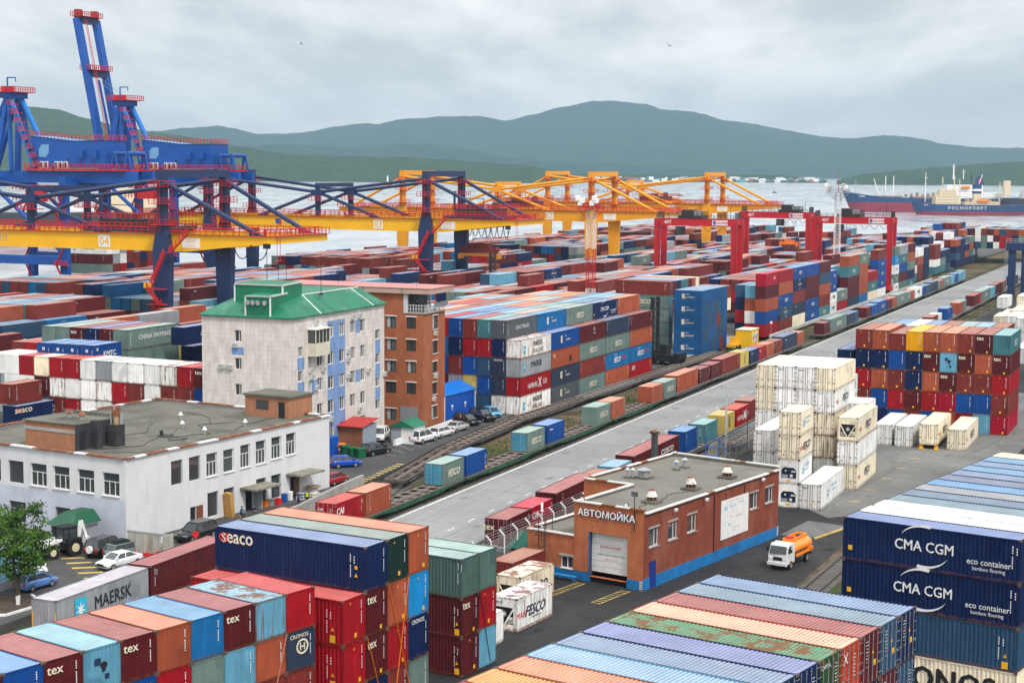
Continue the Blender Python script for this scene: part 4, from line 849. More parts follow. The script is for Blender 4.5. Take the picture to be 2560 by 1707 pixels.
def field(offs, s0, s1, lo, hi, seed, gaps=(), top=3, pool=None):
    for i, o in enumerate(offs):
        s = s0; k = 0; cj = 0
        while s < s1:
            nn = mnoise.noise((s*.02+seed, o*.06, seed)); n = int(round((lo+hi)/2+nn*(hi-lo)*.8+(cj if k % 4 else yr.uniform(-.5,.5)))); k += 1; cj = yr.uniform(-.25,.25); n = max(0, min(hi, n))
            for g0, g1 in gaps:
                if s+12.2 > g0 and s < g1: n = 0
            p = RF(s, o)
            for t in range(max(0, n-top), n):
                c = yr.choice(pool or POOL); j = yr.uniform(.85,1.1); tok = c
                cc = tuple(x*j for x in scol(c)[:3])+(1,); rc = tuple(x*j for x in rcol(c)[:3])+(1,)
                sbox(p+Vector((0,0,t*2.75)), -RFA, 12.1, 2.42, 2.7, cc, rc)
                if t >= n-2 and s < 330 and c in LOGO and yr.random() < .5: sletter(dict(sd=LOGO[c], Ln=12.19, side=1, pos=p+Vector((0,0,t*2.75)), rot=-RFA, sc=(1,1,1.04)))
            s += 12.75
fr_ = lambda a, b, st: [a-st*k for k in range(int((a-b)/st)+1)]
field(fr_(-17.6,-34.5,2.75), 402, 560, 2, 6, 1, ((440,446),(497,502)), 6, 'navy navy blue steel brick maroon greygreen teal brick white navy orange'.split()); field(fr_(-20.6,-34.5,2.75), 226, 402, 3, 5, 2, ((339,351),))
field(fr_(-52,-70.5,2.62), 150, 600, 1, 4, 3, ((296,303),(389,396))); field(fr_(-79,-97,2.62), 62, 620, 2, 4, 4); field(fr_(-99.5,-115.5,2.62), 52, 620, 2, 4, 5)
field(fr_(-127,-188,2.62), 60, 640, 3, 4, 6, ((112,128),(240,256),(350,366),(490,506)), 2)
field(fr_(-38,-48,2.62), 500, 620, 1, 4, 7)
for c in range(26):                                    # far right rows, ends towards the road
    for t in range(2, 5):
        cc = yr.choice(POOL+['white','white','red']); sbox(RF(556,-38+2.55*c,t*2.8), -RFA, 12.1, 2.42, 2.75, scol(cc), rcol(yr.choice(['ltblue','brick','greygreen','peach','slate'])))
        if t == 4: sbox(RF(569,-38+2.55*c,t*2.8), -RFA, 26, 2.42, 2.75+.6*yr.random(), scol(cc), rcol(yr.choice(['ltblue','brick','greygreen','peach','slate'])))
for k in range(9):                                     # five high end-on stacks by the quay cranes at the left
    for t in range(2, 6):
        tok = [['white:maerskw','maroon','greygreen','white'],['white','grey','brick','brick'],['grey','white','red','brick'],['red','brick','navy','white'],['grey','brick','brick','navy'],['brick','navy','maroon','brick'],['maroon','brick','red','blue'],['brick','teal','orange','maroon'],['blue','brick','navy','white']][k][3-(t-2)-0 if 0 else 5-t]
        base = RF(203,-200,0)+REY*(2.6*k)*1.2; q = dict(sd='maerskw' if tok.endswith('maerskw') else ('triton' if k == 0 and t == 4 else None), Ln=12.19, side=-1, pos=base+Vector((0,0,t*2.75)), rot=pi/2-RFA, sc=(1.2,1,1.05)); tok = tok.split(':')[0]
        sbox(q['pos'], q['rot'], 12.19, 2.9, 2.72, scol(tok), rcol(tok)); sletter(q)
# ---- the largest 300 stand as objects of their own, the rest join the mass
def size(q): return q['Ln']*q['sc'][1]*2.6*q['sc'][2]/((q['pos']-cam.matrix_world.translation).length**2)
boxes = sorted([q for q in SPEC if q['cat'] == 'container'], key=size, reverse=True)
for q in boxes[:300]: realise(q)
for q in [q for q in SPEC if q['cat'] != 'container']: realise(q)
for q in boxes[300:]:
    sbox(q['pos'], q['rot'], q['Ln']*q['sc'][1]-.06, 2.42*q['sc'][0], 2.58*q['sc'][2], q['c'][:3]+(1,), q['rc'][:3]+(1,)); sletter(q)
def stuff_paint():
    M = Mt('distant_container_paint'); a = M.n('ShaderNodeVertexColor', layer_name='paint'); v = M.coord(); n = M.noise(v, .35, 5, .6)
    g = M.n('ShaderNodeNewGeometry'); sp = M.n('ShaderNodeSeparateXYZ'); M.l(g.outputs['Position'], sp.inputs[0])
    q = M.n('ShaderNodeVectorMath', operation='SCALE'); M.l(a.outputs[0], q.inputs[0]); M.l(M.ramp(n, .3, .7, .8, 1.15), q.inputs[3]); M.l(q.outputs[0], M.b.inputs['Base Color']); M.b.inputs['Roughness'].default_value = .6; M.b.inputs['Specular IOR Level'].default_value = .3
    return M.mat
me = bpy.data.meshes.new('stacked_containers'); me.from_pydata(SG['v'], [], SG['f']); me.materials.append(stuff_paint())
ca_ = me.color_attributes.new('paint', 'FLOAT_COLOR', 'CORNER'); buf = []
for f, c in zip(SG['f'], SG['c']): buf += list(tuple(c[:3])+(1.0,))*len(f)
ca_.data.foreach_set('color', buf); me.update()
o = link('stacked_containers', me); tag(o, 'mass of stacked containers of many colours filling the yard below the gantry cranes', 'containers', kind='stuff')
# ---------------------------------------------------------------- buildings
def wall(mb, o, d, n, Ln, z0, z1, ops, depth=.25, m=0, mr=None):
    """wall of length Ln from o along d (outward normal n) with openings (u0, u1, za, zb)"""
    o, d, n = Vector(o), Vector(d), Vector(n); us = sorted({0, Ln}|{q for p in ops for q in p[:2] if 0 < q < Ln}); zs = sorted({z0, z1}|{q for p in ops for q in p[2:4] if z0 < q < z1})
    P = lambda u, z, k=0: o+d*u+Vector((0,0,z))-n*k
    for a, b in zip(us, us[1:]):
        for c, e in zip(zs, zs[1:]):
            if any(p[0] <= (a+b)/2 <= p[1] and p[2] <= (c+e)/2 <= p[3] for p in ops): continue
            mb.poly([P(a,c), P(b,c), P(b,e), P(a,e)], m)
    for p in ops:
        a, b, c, e = p[:4]; k = m if mr is None else mr
        for q in ((P(a,c),P(a,c,depth),P(a,e,depth),P(a,e)), (P(b,c),P(b,c,depth),P(b,e,depth),P(b,e)), (P(a,c),P(b,c),P(b,c,depth),P(a,c,depth)), (P(a,e),P(b,e),P(b,e,depth),P(a,e,depth))): mb.poly(q, k)
GL = [K['frame_white'], K['glass'], K['glass2']]
CURT = flat('curtain', (.42,.42,.40,1), .9)
def window(parent, o, d, n, p, style='two', depth=.25, frame=None, sill=None, blind=0):
    o, d, n = Vector(o), Vector(d), Vector(n); a, b, c, e = p; P = lambda u, z, k: o+d*u+Vector((0,0,z))-n*k; k = depth-.02; w = b-a; h = e-c; t = .065
    g = MB(); g.poly([P(a,c,k), P(b,c,k), P(b,e,k), P(a,e,k)]); f = MB()
    B = lambda u0, z0, u1, z1: f.hexa([P(u0,z0,k),P(u1,z0,k),P(u1,z0,k-.06),P(u0,z0,k-.06),P(u0,z1,k),P(u1,z1,k),P(u1,z1,k-.06),P(u0,z1,k-.06)])
    if style != 'hole':
        B(a,c,a+t,e); B(b-t,c,b,e); B(a+t,c,b-t,c+t); B(a+t,e-t,b-t,e)
        if style == 'three':
            zt = c+h*.60; B(a+t,zt,b-t,zt+t)
            for q in (.34,.67): B(a+w*q,c+t,a+w*q+t,zt)
        elif style == 'two': B(a+w*.5,c+t,a+w*.5+t,e-t)
        elif style == 'side': B(a+w*.62,c+t,a+w*.62+t,e-t)
        elif style == 'tee': zt = c+h*.62; B(a+t,zt,b-t,zt+t)
    fr = f.build('window', frame or K['frame_white'], parent) if f.f else None
    if fr is None: g.build('window', K['glass'], parent); return
    g.build('pane', K['glass'] if not blind else K['glass2'], fr)
    if blind:
        q = MB(); q.poly([P(a+w*.08,c+h*.05,k-.004), P(a+w*(.08+.4*blind),c+h*.05,k-.004), P(a+w*(.08+.4*blind),e-h*.05,k-.004), P(a+w*.08,e-h*.05,k-.004)]); q.build('curtain', CURT, fr)
    if sill:
        s_ = MB(); s_.hexa([P(a-.08,c-.07,0),P(b+.08,c-.07,0),P(b+.08,c-.07,-.13),P(a-.08,c-.07,-.13),P(a-.08,c,0),P(b+.08,c,0),P(b+.08,c,-.13),P(a-.08,c,-.13)]); s_.build('sill', sill, fr)
X_, Yv, Z_ = Vector((1,0,0)), Vector((0,1,0)), Vector((0,0,1))
# ---- two-storey white building
PLAS = mat('white_plaster', (.66,.665,.68,1), .9, .10, .5, dirt=(.42,.41,.40,1), damt=.45, dscale=.5, dlo=.55, stretch=(1,1,.35), bump=.15, bscale=2)
PLAS2 = mat('pale_blue_plaster', (.52,.56,.64,1), .9, .10, .5, dirt=(.44,.47,.52,1), damt=.5, dscale=.4)
BRK = brick('orange_brick', (.44,.155,.06,1), (.34,.11,.045,1), (.34,.28,.22,1), 1, .27, .09, .010, (.24,.13,.08,1), .4, .5)
wb = thing('office_building', 'white two storey flat roofed building with rusty roof edge and partly broken windows', 'building', (-38.627,162.025,0), -.5153)
UR = [(6.8,8.6,4.75,7.3),(9.6,11.4,4.75,7.3),(12.4,14.2,4.75,7.25),(15.2,17.0,4.75,7.25),(18.1,19.8,4.8,7.35),(20.8,22.6,4.8,7.4),(23.6,25.4,4.95,7.45),(26.3,28.1,5.0,7.5)]
LR = [(12.5,14.3,.35,3.0),(15.2,17.0,.3,3.0),(20.8,22.6,.5,3.15),(23.5,25.3,.45,3.15)]; DR = [(9.7,10.7,.0,1.95),(18.9,20.3,0,2.2),(27.0,28.8,0,2.35)]
UL = [(25-q,25-q+2.25,4.6,7.0) for q in (0,3.2,6.4,9.3+.2,12.7-.1)]; 
m = MB(); wall(m, (0,0,0), Yv, X_, 34.64, -.3, 8.55, UR+LR+DR)
ULX = [(-22.9,-20.7),(-19.6,-17.4),(-16.3,-14.1),(-13.1,-10.8),(-9.9,-7.6),(-6.5,-4.2),(-3.1,-.8)]
UL = [(a+26.66,b+26.66,4.65,7.0) for a, b in ULX]; LL2 = [(26.66-9.7,26.66-7.6,.2,2.75),(26.66-16.3,26.66-13.9,.5,2.7)]
wall(m, (-26.66,0,0), X_, -Yv, 26.66, 4.3, 8.55, UL); wall(m, (-26.66,0,0), X_, -Yv, 26.66, -.3, 4.3, LL2, m=1)
m.poly([(0,34.64,0),(-26.66,34.64,0),(-26.66,34.64,8.55),(0,34.64,8.55)]); m.poly([(-26.66,34.64,0),(-26.66,0,0),(-26.66,0,8.55),(-26.66,34.64,8.55)])
m.build('wall', [PLAS, PLAS2], wb)
for k, p in enumerate(UR): window(wb, (0,0,0), Yv, X_, p, 'hole' if k < 2 else 'tee' if k == 3 else 'three', sill=None if k < 2 else K['frame_white'])
for k, p in enumerate(LR): window(wb, (0,0,0), Yv, X_, p, 'hole')
for k, p in enumerate(UL): window(wb, (-26.66,0,0), X_, -Yv, p, 'hole' if k < 3 else 'three', sill=None if k < 3 else K['frame_white'])
for k, p in enumerate(LL2): window(wb, (-26.66,0,0), X_, -Yv, p, 'tee', frame=K['grey'])
WOODR = mat('brown_door', (.20,.06,.03,1), .7)
d = MB(); d.poly([(-.2,9.7,0),(-.2,10.7,0),(-.2,10.7,1.95),(-.2,9.7,1.95)], 1); d.box(.0,10.7,0,.06,11.7,1.95); d.build('door', [WOODR, K['black']], wb)
d = MB(); d.poly([(-.24,18.9,0),(-.24,20.3,0),(-.24,20.3,2.2),(-.24,18.9,2.2)], 1); d.box(.0,20.35,0,1.2,20.42,2.1); d.build('door', [flat('pale_blue_grey_door', (.34,.37,.40,1)), K['black']], wb)
d = MB(); d.poly([(-.24,27,0),(-.24,27.9,0),(-.24,27.9,2.35),(-.24,27,2.35)], 1); d.box(-.2,27.9,0,-.14,28.8,2.3); d.build('door', [mat('bare_wood_door', (.16,.085,.05,1)), K['black']], wb)
CAN = mat('concrete_canopy', (.22,.21,.17,1), .95, .3, 1, dirt=(.08,.07,.05,1), damt=.6)
for y0, y1, z in ((26.2,30.6,2.75),(17.9,22.4,2.5)): MB().box(.0,y0,z,2.3,y1,z+.2).build('canopy', CAN, wb)
m = MB(); m.poly([(-26.4,.25,8.3),(-.25,.25,8.3),(-.25,34.4,8.3),(-26.4,34.4,8.3)]); m.build('roof', K['roofing'], wb)
m = MB()
for a, b in (((0,0),(0,34.64)),((0,34.64),(-26.66,34.64)),((-26.66,34.64),(-26.66,0)),((-26.66,0),(0,0))):
    a, b = Vector((*a,8.62)), Vector((*b,8.62)); L_ = (b-a).length; k = 0; t = 0; r_ = random.Random(3)
    while t < L_:
        q = min(L_, t+r_.uniform(.9,2.2)); m.bar(a.lerp(b,t/L_)+Vector((0,0,r_.uniform(-.02,.03))), a.lerp(b,q/L_)+Vector((0,0,r_.uniform(-.02,.03))), .5, .15, 0 if r_.random() < .72 else 1); t = q
m.build('roof_edge', [K['rust'], K['frame_white']], wb)
# penthouse with sooty wall, chimneys
PH = MB(); PH.box(-15.8,2.0,8.3,-8.7,7.6,11.0); PH.box(-15.9,1.94,10.1,-8.7,2.0,10.45, 1)
ph = PH.build('penthouse', [BRK, K['concrete']], wb)
SOOT = mat('soot_black_wall', (.035,.036,.04,1), .9, .3, .8, dirt=(.10,.10,.11,1), damt=.6, dscale=.4)
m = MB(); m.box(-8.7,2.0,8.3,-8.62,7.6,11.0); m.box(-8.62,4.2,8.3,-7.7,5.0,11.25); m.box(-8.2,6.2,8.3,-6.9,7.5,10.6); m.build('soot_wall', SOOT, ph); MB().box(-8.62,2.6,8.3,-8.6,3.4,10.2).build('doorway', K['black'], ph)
m = MB(); m.box(-16,1.8,11.0,-8.6,7.8,11.12); m.box(-16,7.6,11.12,-8.6,7.8,11.5); m.build('flat_roof', K['roofing'], ph)
def mushroom(r, h, mb, x, y, z, m0=0, m1=1):
    mb.tube((x,y,z), (x,y,z+h*.55), r*.62, n=10, m=m1); mb.tube((x,y,z+h*.62), (x,y,z+h), r, r*.12, 12, m0); mb.tube((x,y,z+h*.55), (x,y,z+h*.62), r, r, 12, m0)
for x, y in ((-12.6,5.2),(-10.2,4.6)): q = MB(); q.tube((x,y,11.12),(x,y,11.17),1.0,n=14,m=2); mushroom(.45,.9,q,x,y,11.15); q.build('vent_cap', [K['rust'], K['steel'], K['roofing']], ph)
q = MB(); q.tube((-7.5,6.9,10.6),(-7.5,6.9,11.6),.28,.34,10,0); q.tube((-7.5,6.9,11.6),(-7.5,6.9,12.6),.5,.42,10,1); q.tube((-7.0,7.1,10.6),(-7.0,7.1,11.7),.22,n=8,m=2); q.tube((-8,6.6,10.6),(-8,6.6,11.8),.1,n=8,m=2); q.build('flue', [mat('tan_pipe',(.45,.30,.16,1)), K['rust'], K['steel']], wb)
q = MB(); q.box(-9.9,31.3,8.3,-3.4,35.9,10.7); p2 = q.build('stair_house', BRK, wb)
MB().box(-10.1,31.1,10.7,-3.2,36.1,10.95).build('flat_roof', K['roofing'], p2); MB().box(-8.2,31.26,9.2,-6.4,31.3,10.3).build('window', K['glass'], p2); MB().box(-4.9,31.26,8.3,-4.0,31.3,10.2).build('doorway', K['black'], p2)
for x, y in ((-4.5,17.5),(-9.5,19.6),(-14,24.5),(-4.2,24.2)): q = MB(); mushroom(.28,.9,q,x,y,8.3,1,0); q.build('vent_pipe', [K['steel'], K['frame_white']], wb)
q = MB(); q.box(-8,14.1,8.3,-7.7,14.4,8.9); q.bar((-7,14.5,8.3),(-6.2,15,9.1),.06); q.box(-8.2,13.8,8.3,-6.9,15.2,8.38); q.build('roof_bracket', K['darksteel'], wb)
q = MB(); r_ = random.Random(4)
for st_ in (((-8,2.8),(-5,8),(-7,13),(-4,18),(-9,22),(-7,27)),((-12,9),(-11,15),(-16,22)),((-5,12),(-3.6,13),(-4.5,14.5),(-6,14),(-5.2,12.6),(-3.2,14.2)),((-6,3),(-2.5,4.8),(-1.2,8)),((-9,24),(-13,28),(-18,29)),((-4,22),(-6,30),(-5,31))):
    pts = [Vector((x+r_.uniform(-.3,.3), y, 8.33)) for x, y in st_]; fine = []
    for a, b in zip(pts, pts[1:]):
        for k in range(5): fine.append(a.lerp(b,k/5)+Vector((math.sin(k*1.3+a.x)*.25, 0, 0)))
    q.path(fine, .03, 4)
q.build('roof_cable', K['black'], wb)
# entrance hut with green hipped roof
h_ = thing('entrance_porch', 'small porch with green hipped metal roof against the white building', 'porch', (-42.6,162.6,0), -.5153)
m = MB(); m.box(-1.5,-3.6,0,-1.44,-.2,2.3); m.box(1.44,-3.6,0,1.5,-.2,2.3); m.box(1.38,-3.66,0,1.5,-3.54,2.35, 1); m.box(-1.5,-3.66,0,-1.38,-3.54,2.35, 1); m.box(-1.75,-3.9,2.3,1.75,-.1,2.42, 1); m.build('wall', [flat('grey_panel', (.28,.30,.33,1)), K['frame_white']], h_)
m = MB(); b_ = [(-1.85,-4,2.42),(1.85,-4,2.42),(1.85,0,2.42),(-1.85,0,2.42)]; t1, t2 = (-.8,-2.4,3.5), (.8,-2.4,3.5); t3, t4 = (-.8,0,3.5), (.8,0,3.5)
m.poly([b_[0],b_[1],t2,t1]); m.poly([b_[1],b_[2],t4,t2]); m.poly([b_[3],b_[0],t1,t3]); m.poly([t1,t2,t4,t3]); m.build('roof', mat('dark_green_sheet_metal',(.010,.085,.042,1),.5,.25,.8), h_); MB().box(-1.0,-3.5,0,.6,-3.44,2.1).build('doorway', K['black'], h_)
w_ = MB(); w_.box(0,0,0,4.6,.18,2.4); w_.box(-.05,-.03,2.4,4.65,.21,2.55,1)
for k in range(1,5): w_.box(k*.92-.03,-.03,0,k*.92+.03,0,2.4,1)
w_.box(4.6,-.6,0,4.75,.9,2.45); cw_ = w_.build('panel_wall', [mat('weathered_panel',(.40,.39,.35,1),.9,.25,.8,dirt=(.18,.16,.11,1),damt=.7,dscale=.6,stretch=(1,1,.3)), K['grey']])
cw_.location = (-37.3,156.9,0); cw_.rotation_euler = (0,0,-.42); tag(cw_, 'weathered pale concrete panel wall between the parked cars and the white building', 'wall')
s_ = MB(); s_.box(4.0,-.02,1.7,4.5,-.005,2.25); s_.box(4.05,-.03,1.95,4.4,-.02,2.02,1); s2 = s_.build('notice', [K['white'], K['red']], cw_)
# ---- beige tiled building
TILE = brick('beige_facade_tile', (.66,.61,.57,1), (.64,.59,.55,1), (.46,.42,.39,1), 1, .62, .62, .016, (.52,.475,.44,1), .3, .3, 0)
BLUE = brick('blue_facade_tile', (.20,.32,.56,1), (.185,.30,.54,1), (.13,.20,.34,1), 1, .62, .62, .018, None)
bg_ = thing('apartment_building', 'beige tiled five storey building with blue panels and a green metal roof', 'building', (-28.06,208.69,0), -.3846)
WR_ = []
for z0, z1 in ((15.2,16.9),(11.6,13.3),(8.3,10.0),(5.05,6.8),(1.7,3.4)): WR_ += [(9.4,11.0,z0,z1),(12.6,14.1,z0,z1),(15.7,17.2,z0,z1),(18.8,20.2,z0,z1)]
WR_ += [(23.4,24.8,z,z+1.35) for z in (13.7,10.3,6.9,3.7)]+[(1.4,2.7,13.4,14.7),(1.4,2.6,10.2,11.6),(6.4,7.9,11.7,13.3),(6.4,7.9,8.4,10.1),(6.4,7.9,5.1,6.7),(4.1,4.9,8.4,10.0),(4.1,4.9,11.6,13.1)]
WLf = [(13.52-8.6,13.52-7.6,15.2,16.7),(13.52-8.6,13.52-7.6,11.6,13.1),(13.52-8.6,13.52-7.6,8.2,9.7)]
m = MB(); wall(m, (0,0,0), Yv, X_, 26.19, 0, 18.6, WR_, .22); wall(m, (-13.52,0,0), X_, -Yv, 13.52, 0, 18.6, WLf, .22)
m.poly([(0,26.19,0),(-13.52,26.19,0),(-13.52,26.19,18.6),(0,26.19,18.6)]); m.poly([(-13.52,26.19,0),(-13.52,0,0),(-13.52,0,18.6),(-13.52,26.19,18.6)]); m.build('wall', TILE, bg_)
def panel(y0, y1, z0, z1, holes):
    q = MB(); us = sorted({y0,y1}|{v for h in holes for v in h[:2]}); zs = sorted({z0,z1}|{v for h in holes for v in h[2:4] if z0 < v < z1})
    for a, b in zip(us, us[1:]):
        for c, e in zip(zs, zs[1:]):
            if any(h[0] <= (a+b)/2 <= h[1] and h[2] <= (c+e)/2 <= h[3] for h in holes): continue
            q.poly([(.006,a,c),(.006,b,c),(.006,b,e),(.006,a,e)])
    q.build('blue_panel', BLUE, bg_)
panel(9.3,14.3,1.0,17.4,[h for h in WR_ if 9.3 < h[0] < 13])
for y0, y1, z0, z1 in ((17.3,18.7,15.1,16.9),(23.35,24.85,11.7,13.6),(23.35,24.85,8.3,10.2),(1.2,3.0,11.7,13.3),(1.2,3.0,8.3,10.1),(17.3,18.7,8.3,10.0),(5.0,6.3,8.4,10.0),(17.3,18.7,1.7,3.4),(23.35,24.85,5.1,6.8)): panel(y0,y1,z0,z1,[])
MB().box(-9.0,-.006,13.5,-7.2,0,14.5).build('blue_panel', BLUE, bg_)
r_ = random.Random(9)
for p in WR_: window(bg_, (0,0,0), Yv, X_, p, 'side', .22, blind=r_.choice((0,0,1,.6)))
for p in WLf: window(bg_, (-13.52,0,0), X_, -Yv, p, 'side', .22, blind=0)
q = MB(); q.box(0,3.9,13.3,1.25,7.7,15.0); q.box(-.02,3.8,16.75,1.4,7.8,16.9, 1); bal = q.build('balcony', [flat('cream_panel',(.62,.58,.47,1)), K['frame_white']], bg_)
q = MB(); q.box(0,3.95,15.0,1.2,7.65,16.75); q.build('glazing', K['glass'], bal); q = MB()
for y in (3.9,4.85,5.8,6.75,7.6): q.box(1.2,y,15.0,1.26,y+.08,16.75)
for y in (3.88,7.66): q.box(1.18,y,15.0,1.27,y+.09,16.75); q.box(.0,y,15.0,.07,y+.05,16.75)
q.build('balcony_frame', flat('cream_frame',(.66,.62,.50,1)), bal)
AC = MB(); AC.box(0,0,0,.32,.85,.62); AC.tube((.32,.3,.31),(.335,.3,.31),.24,n=14,m=1); AC.tube((.336,.3,.31),(.34,.3,.31),.07,n=8,m=0); AC.box(.32,.6,.08,.33,.82,.55,1)
ACM = AC.mesh('air_conditioner', [flat('air_conditioner_casing',(.58,.58,.55,1)), K['grey']])
def ac(par, y, z, left=False):
    o = link('air_conditioner', ACM, par); o.location = (.02,y,z) if not left else (y,-.02,z)
    if left: o.rotation_euler = (0,0,-pi/2)
for y, z in ((5.6,18.0-.6),(16.0,17.2),(17.9,17.2),(14.6,12.6),(14.6,11.5),(14.6,9.2),(20.6,9.3),(3.0,8.0),(4.4,10.2),(7.5,10.9),(5.7,8.6),(5.2,5.0),(17.9,4.2),(9.6,3.9),(25.6,8.2),(17.4,1.9),(4.2,11.1)): ac(bg_, y, z)
for x, z in ((-8.8,14.45),(-10.9,11.6),(-9.7,11.6)): ac(bg_, x, z, True)
GM = K['green_metal']; m = MB(); e0 = 18.6; O = .35
m.poly([(O,7,e0),(O,26.4,e0),(-3.2,24.2,e0+2.3),(-3.2,8.2,e0+2.3)]); m.poly([(O,26.4,e0),(-13.6,26.4,e0),(-12,24.2,e0+2.3),(-3.2,24.2,e0+2.3)])
m.poly([(O,-O,e0),(O,7,e0),(-3.2,8.2,e0+2.3),(-3.0,2.4,e0+1.5)]); m.poly([(-13.8,-O,e0),(O,-O,e0),(-3.0,2.4,e0+1.5),(-12,2.4,e0+1.3)])
m.poly([(-3.2,8.2,e0+2.3),(-3.2,24.2,e0+2.3),(-12,24.2,e0+2.3),(-12,8.2,e0+2.3)]); m.poly([(-3.0,2.4,e0+1.5),(-3.2,8.2,e0+2.3),(-12,8.2,e0+2.3),(-12,2.4,e0+1.3)])
m.box(-13.7,-O,e0-.16,O,-O+.05,e0-.003); m.box(O-.05,-O,e0-.16,O,26.4,e0-.003); rf = m.build('roof', GM, bg_)
m = MB(); m.bar((-3.2,8.2,e0+2.33),(-3.2,24.2,e0+2.33),.22,.1); m.bar((O,7.0,e0+.03),(-3.2,8.2,e0+2.33),.16,.08); m.bar((O,22.2,e0+.03),(-3.2,22.0,e0+2.33),.16,.08); m.build('white_trim', K['frame_white'], rf)
for nm, (x0,y0,x1,y1,zt) in (('roof_box',(-6.8,-.1,-3.15,4.2,21.2)),('roof_box',(-10.6,3.5,-3.4,8.6,22.4))):
    q = MB(); q.box(x0,y0,e0,x1,y1,zt)
    b = q.build(nm, mat('green_corrugated_cladding',(.012,.17,.09,1),.5,.15,.4), bg_)
    q = MB(); q.poly([(x0-.2,y0-.2,zt+.02),(x1+.2,y0-.2,zt+.02),(x1+.2,y1+.2,zt+.28),(x0-.2,y1+.2,zt+.28)]); q.build('roof_sheet', GM, b)
    q = MB()
    for x in (x0,x1): q.bar((x,y0-.03,e0),(x,y0-.03,zt),.17)
    q.bar((x0,y0-.03,zt-.02),(x1,y0-.03,zt-.02),.17); q.bar((x1+.03,y0,zt),(x1+.03,y1,zt+.2),.2); q.build('white_trim', K['frame_white'], b)
    if zt < 22:
        q = MB()
        for k in range(16): q.box(x0+.1+k*.225,y0-.03,e0+.1,x0+.14+k*.225,y0,zt-.2)
        q.build('cladding_rib', GM, b)
        for k in range(4): q = MB(); q.tube((x0+.45+k*.75+(.25 if k == 3 else 0),y0-.3,20.4),(x0+.45+k*.75+(.25 if k == 3 else 0),y0-.05,20.4),.33,.16,14); q.build('floodlight', K['chrome'], b)
q = MB(); q.tube((-2.4,12,20.7),(-2.4,12,26.2),.05,.025,6); q.box(-2.6,11.8,20.7,-2.2,12.2,20.9); q.tube((-6,9,20.9),(-6,9,24.4),.03,n=5); q.tube((-7.5,9.5,20.9),(-7.5,9.5,25.2),.03,n=5); q.build('aerial', K['black'], bg_)
# ---- brick tower
BRT = brick('red_brown_brick', (.40,.125,.055,1), (.33,.10,.045,1), (.32,.16,.09,1), 1, .27, .09, .008, (.30,.085,.035,1), .5, .3)
bt = thing('brick_tower', 'orange brick tower block with a long pink flat roof slab and corner balcony', 'building', (-12.888,237.231,0), -.3846)
WL_ = [(18+a,18+b,z-1.7,z) for a, b in ((-6.1,-4.4),(-2.7,-1.2)) for z in (16.2,12.9,9.7,6.6)]+[(18-6.1,18-4.4,.9,2.6)]
WRr = [(3.2,5.0,14.2,16.2),(3.2,5.0,10.6,12.5),(3.2,4.9,7.7,9.4),(3.2,4.8,4.5,6.3),(2.9,4.8,1.0,2.8)]
m = MB(); wall(m, (-18,0,0), X_, -Yv, 18, 0, 16.8, WL_, .2); wall(m, (0,0,0), Yv, X_, 7.6, 0, 16.8, WRr, .2)
m.box(-24,1.5,16.0,-3.2,7.6,19.6); m.poly([(-18,0,16.8),(-3.2,0,16.8),(-3.2,0,19.6),(-18,0,19.6)]); m.poly([(-3.2,0,16.8),(-3.2,1.5,16.8),(-3.2,1.5,19.6),(-3.2,0,19.6)]); m.poly([(0,7.6,0),(-18,7.6,0),(-18,7.6,16.8),(0,7.6,16.8)]); m.build('wall', BRT, bt)
for p in WL_: window(bt, (-18,0,0), X_, -Yv, p, 'two', .2, K['black'], None, r_.choice((0,.8)))
for p in WRr: window(bt, (0,0,0), Yv, X_, p, 'side', .2, K['black'], K['frame_white'], r_.choice((0,1)))
q = MB()
for u0, u1, z0, z1 in WL_: q.box(u0-18-.15,-.05,z1+.0,u1-18+.15,-.003,z1+.16)
for u0, u1, z0, z1 in WRr: q.box(.003,u0-.1,z1+.0,.05,u1+.1,z1+.14)
q.build('lintel', K['frame_white'], bt)
q = MB(); q.box(-24.6,-.5,19.62,1.4,7.9,20.4); sl = q.build('roof_slab', mat('pinkish_concrete',(.44,.31,.25,1),.9,.15,.4), bt); q = MB(); q.box(-24.7,-.6,20.4,1.5,8.0,20.47); q.build('pink_roofing', flat('pink_roofing',(.50,.235,.225,1),.8), sl)
q = MB()
for x in (-16,-9.6,-3.3): q.box(x,-.52,19.75,x+.14,-.502,20.35)
q.build('green_stripe', GM, sl)
bl_ = MB(); bl_.box(-3.2,-.1,16.7,.25,7.7,16.85); bl_.box(-3.15,-.06,16.85,-2.5,.0,19.6, 1); bl_.box(-.4,2.6,16.85,-.1,3.0,19.6, 1); bl_.box(-3.1,-.02,16.85,-3.0,1.4,19.6,1); bc = bl_.build('balcony', [K['concrete'], flat('pale_grey_frame',(.55,.57,.58,1))], bt)
q = MB(); q.box(-3.1,1.9,16.86,-.2,1.95,19.5); q.build('glazing', K['glass2'], bc); q = MB(); q.rail([(-2.5,-.03,16.85),(.2,-.03,16.85),(.2,7.5,16.85)],1.1,.45,.03); q.build('railing', K['frame_white'], bc)
q = MB()
for y in (3.5,5.2,6.6): q.tube((.3,y,18.1),(.75,y-.5,17.9),.1,.42,14); q.bar((.2,y,16.9),(.2,y,18.1),.06)
q.bar((.2,3.2,18.1),(.2,7,18.1),.05); q.build('dish_aerial', K['steel'], bc)
for y, z in ((3.5,13.3),(3.6,6.9),(3.0,3.6)): ac(bt, y, z)
q = MB(); q.box(-3.7,-.08,0,-.9,-.0,3.0); q.build('garage_door', flat('grey_sheet_door',(.24,.25,.27,1)), bt)
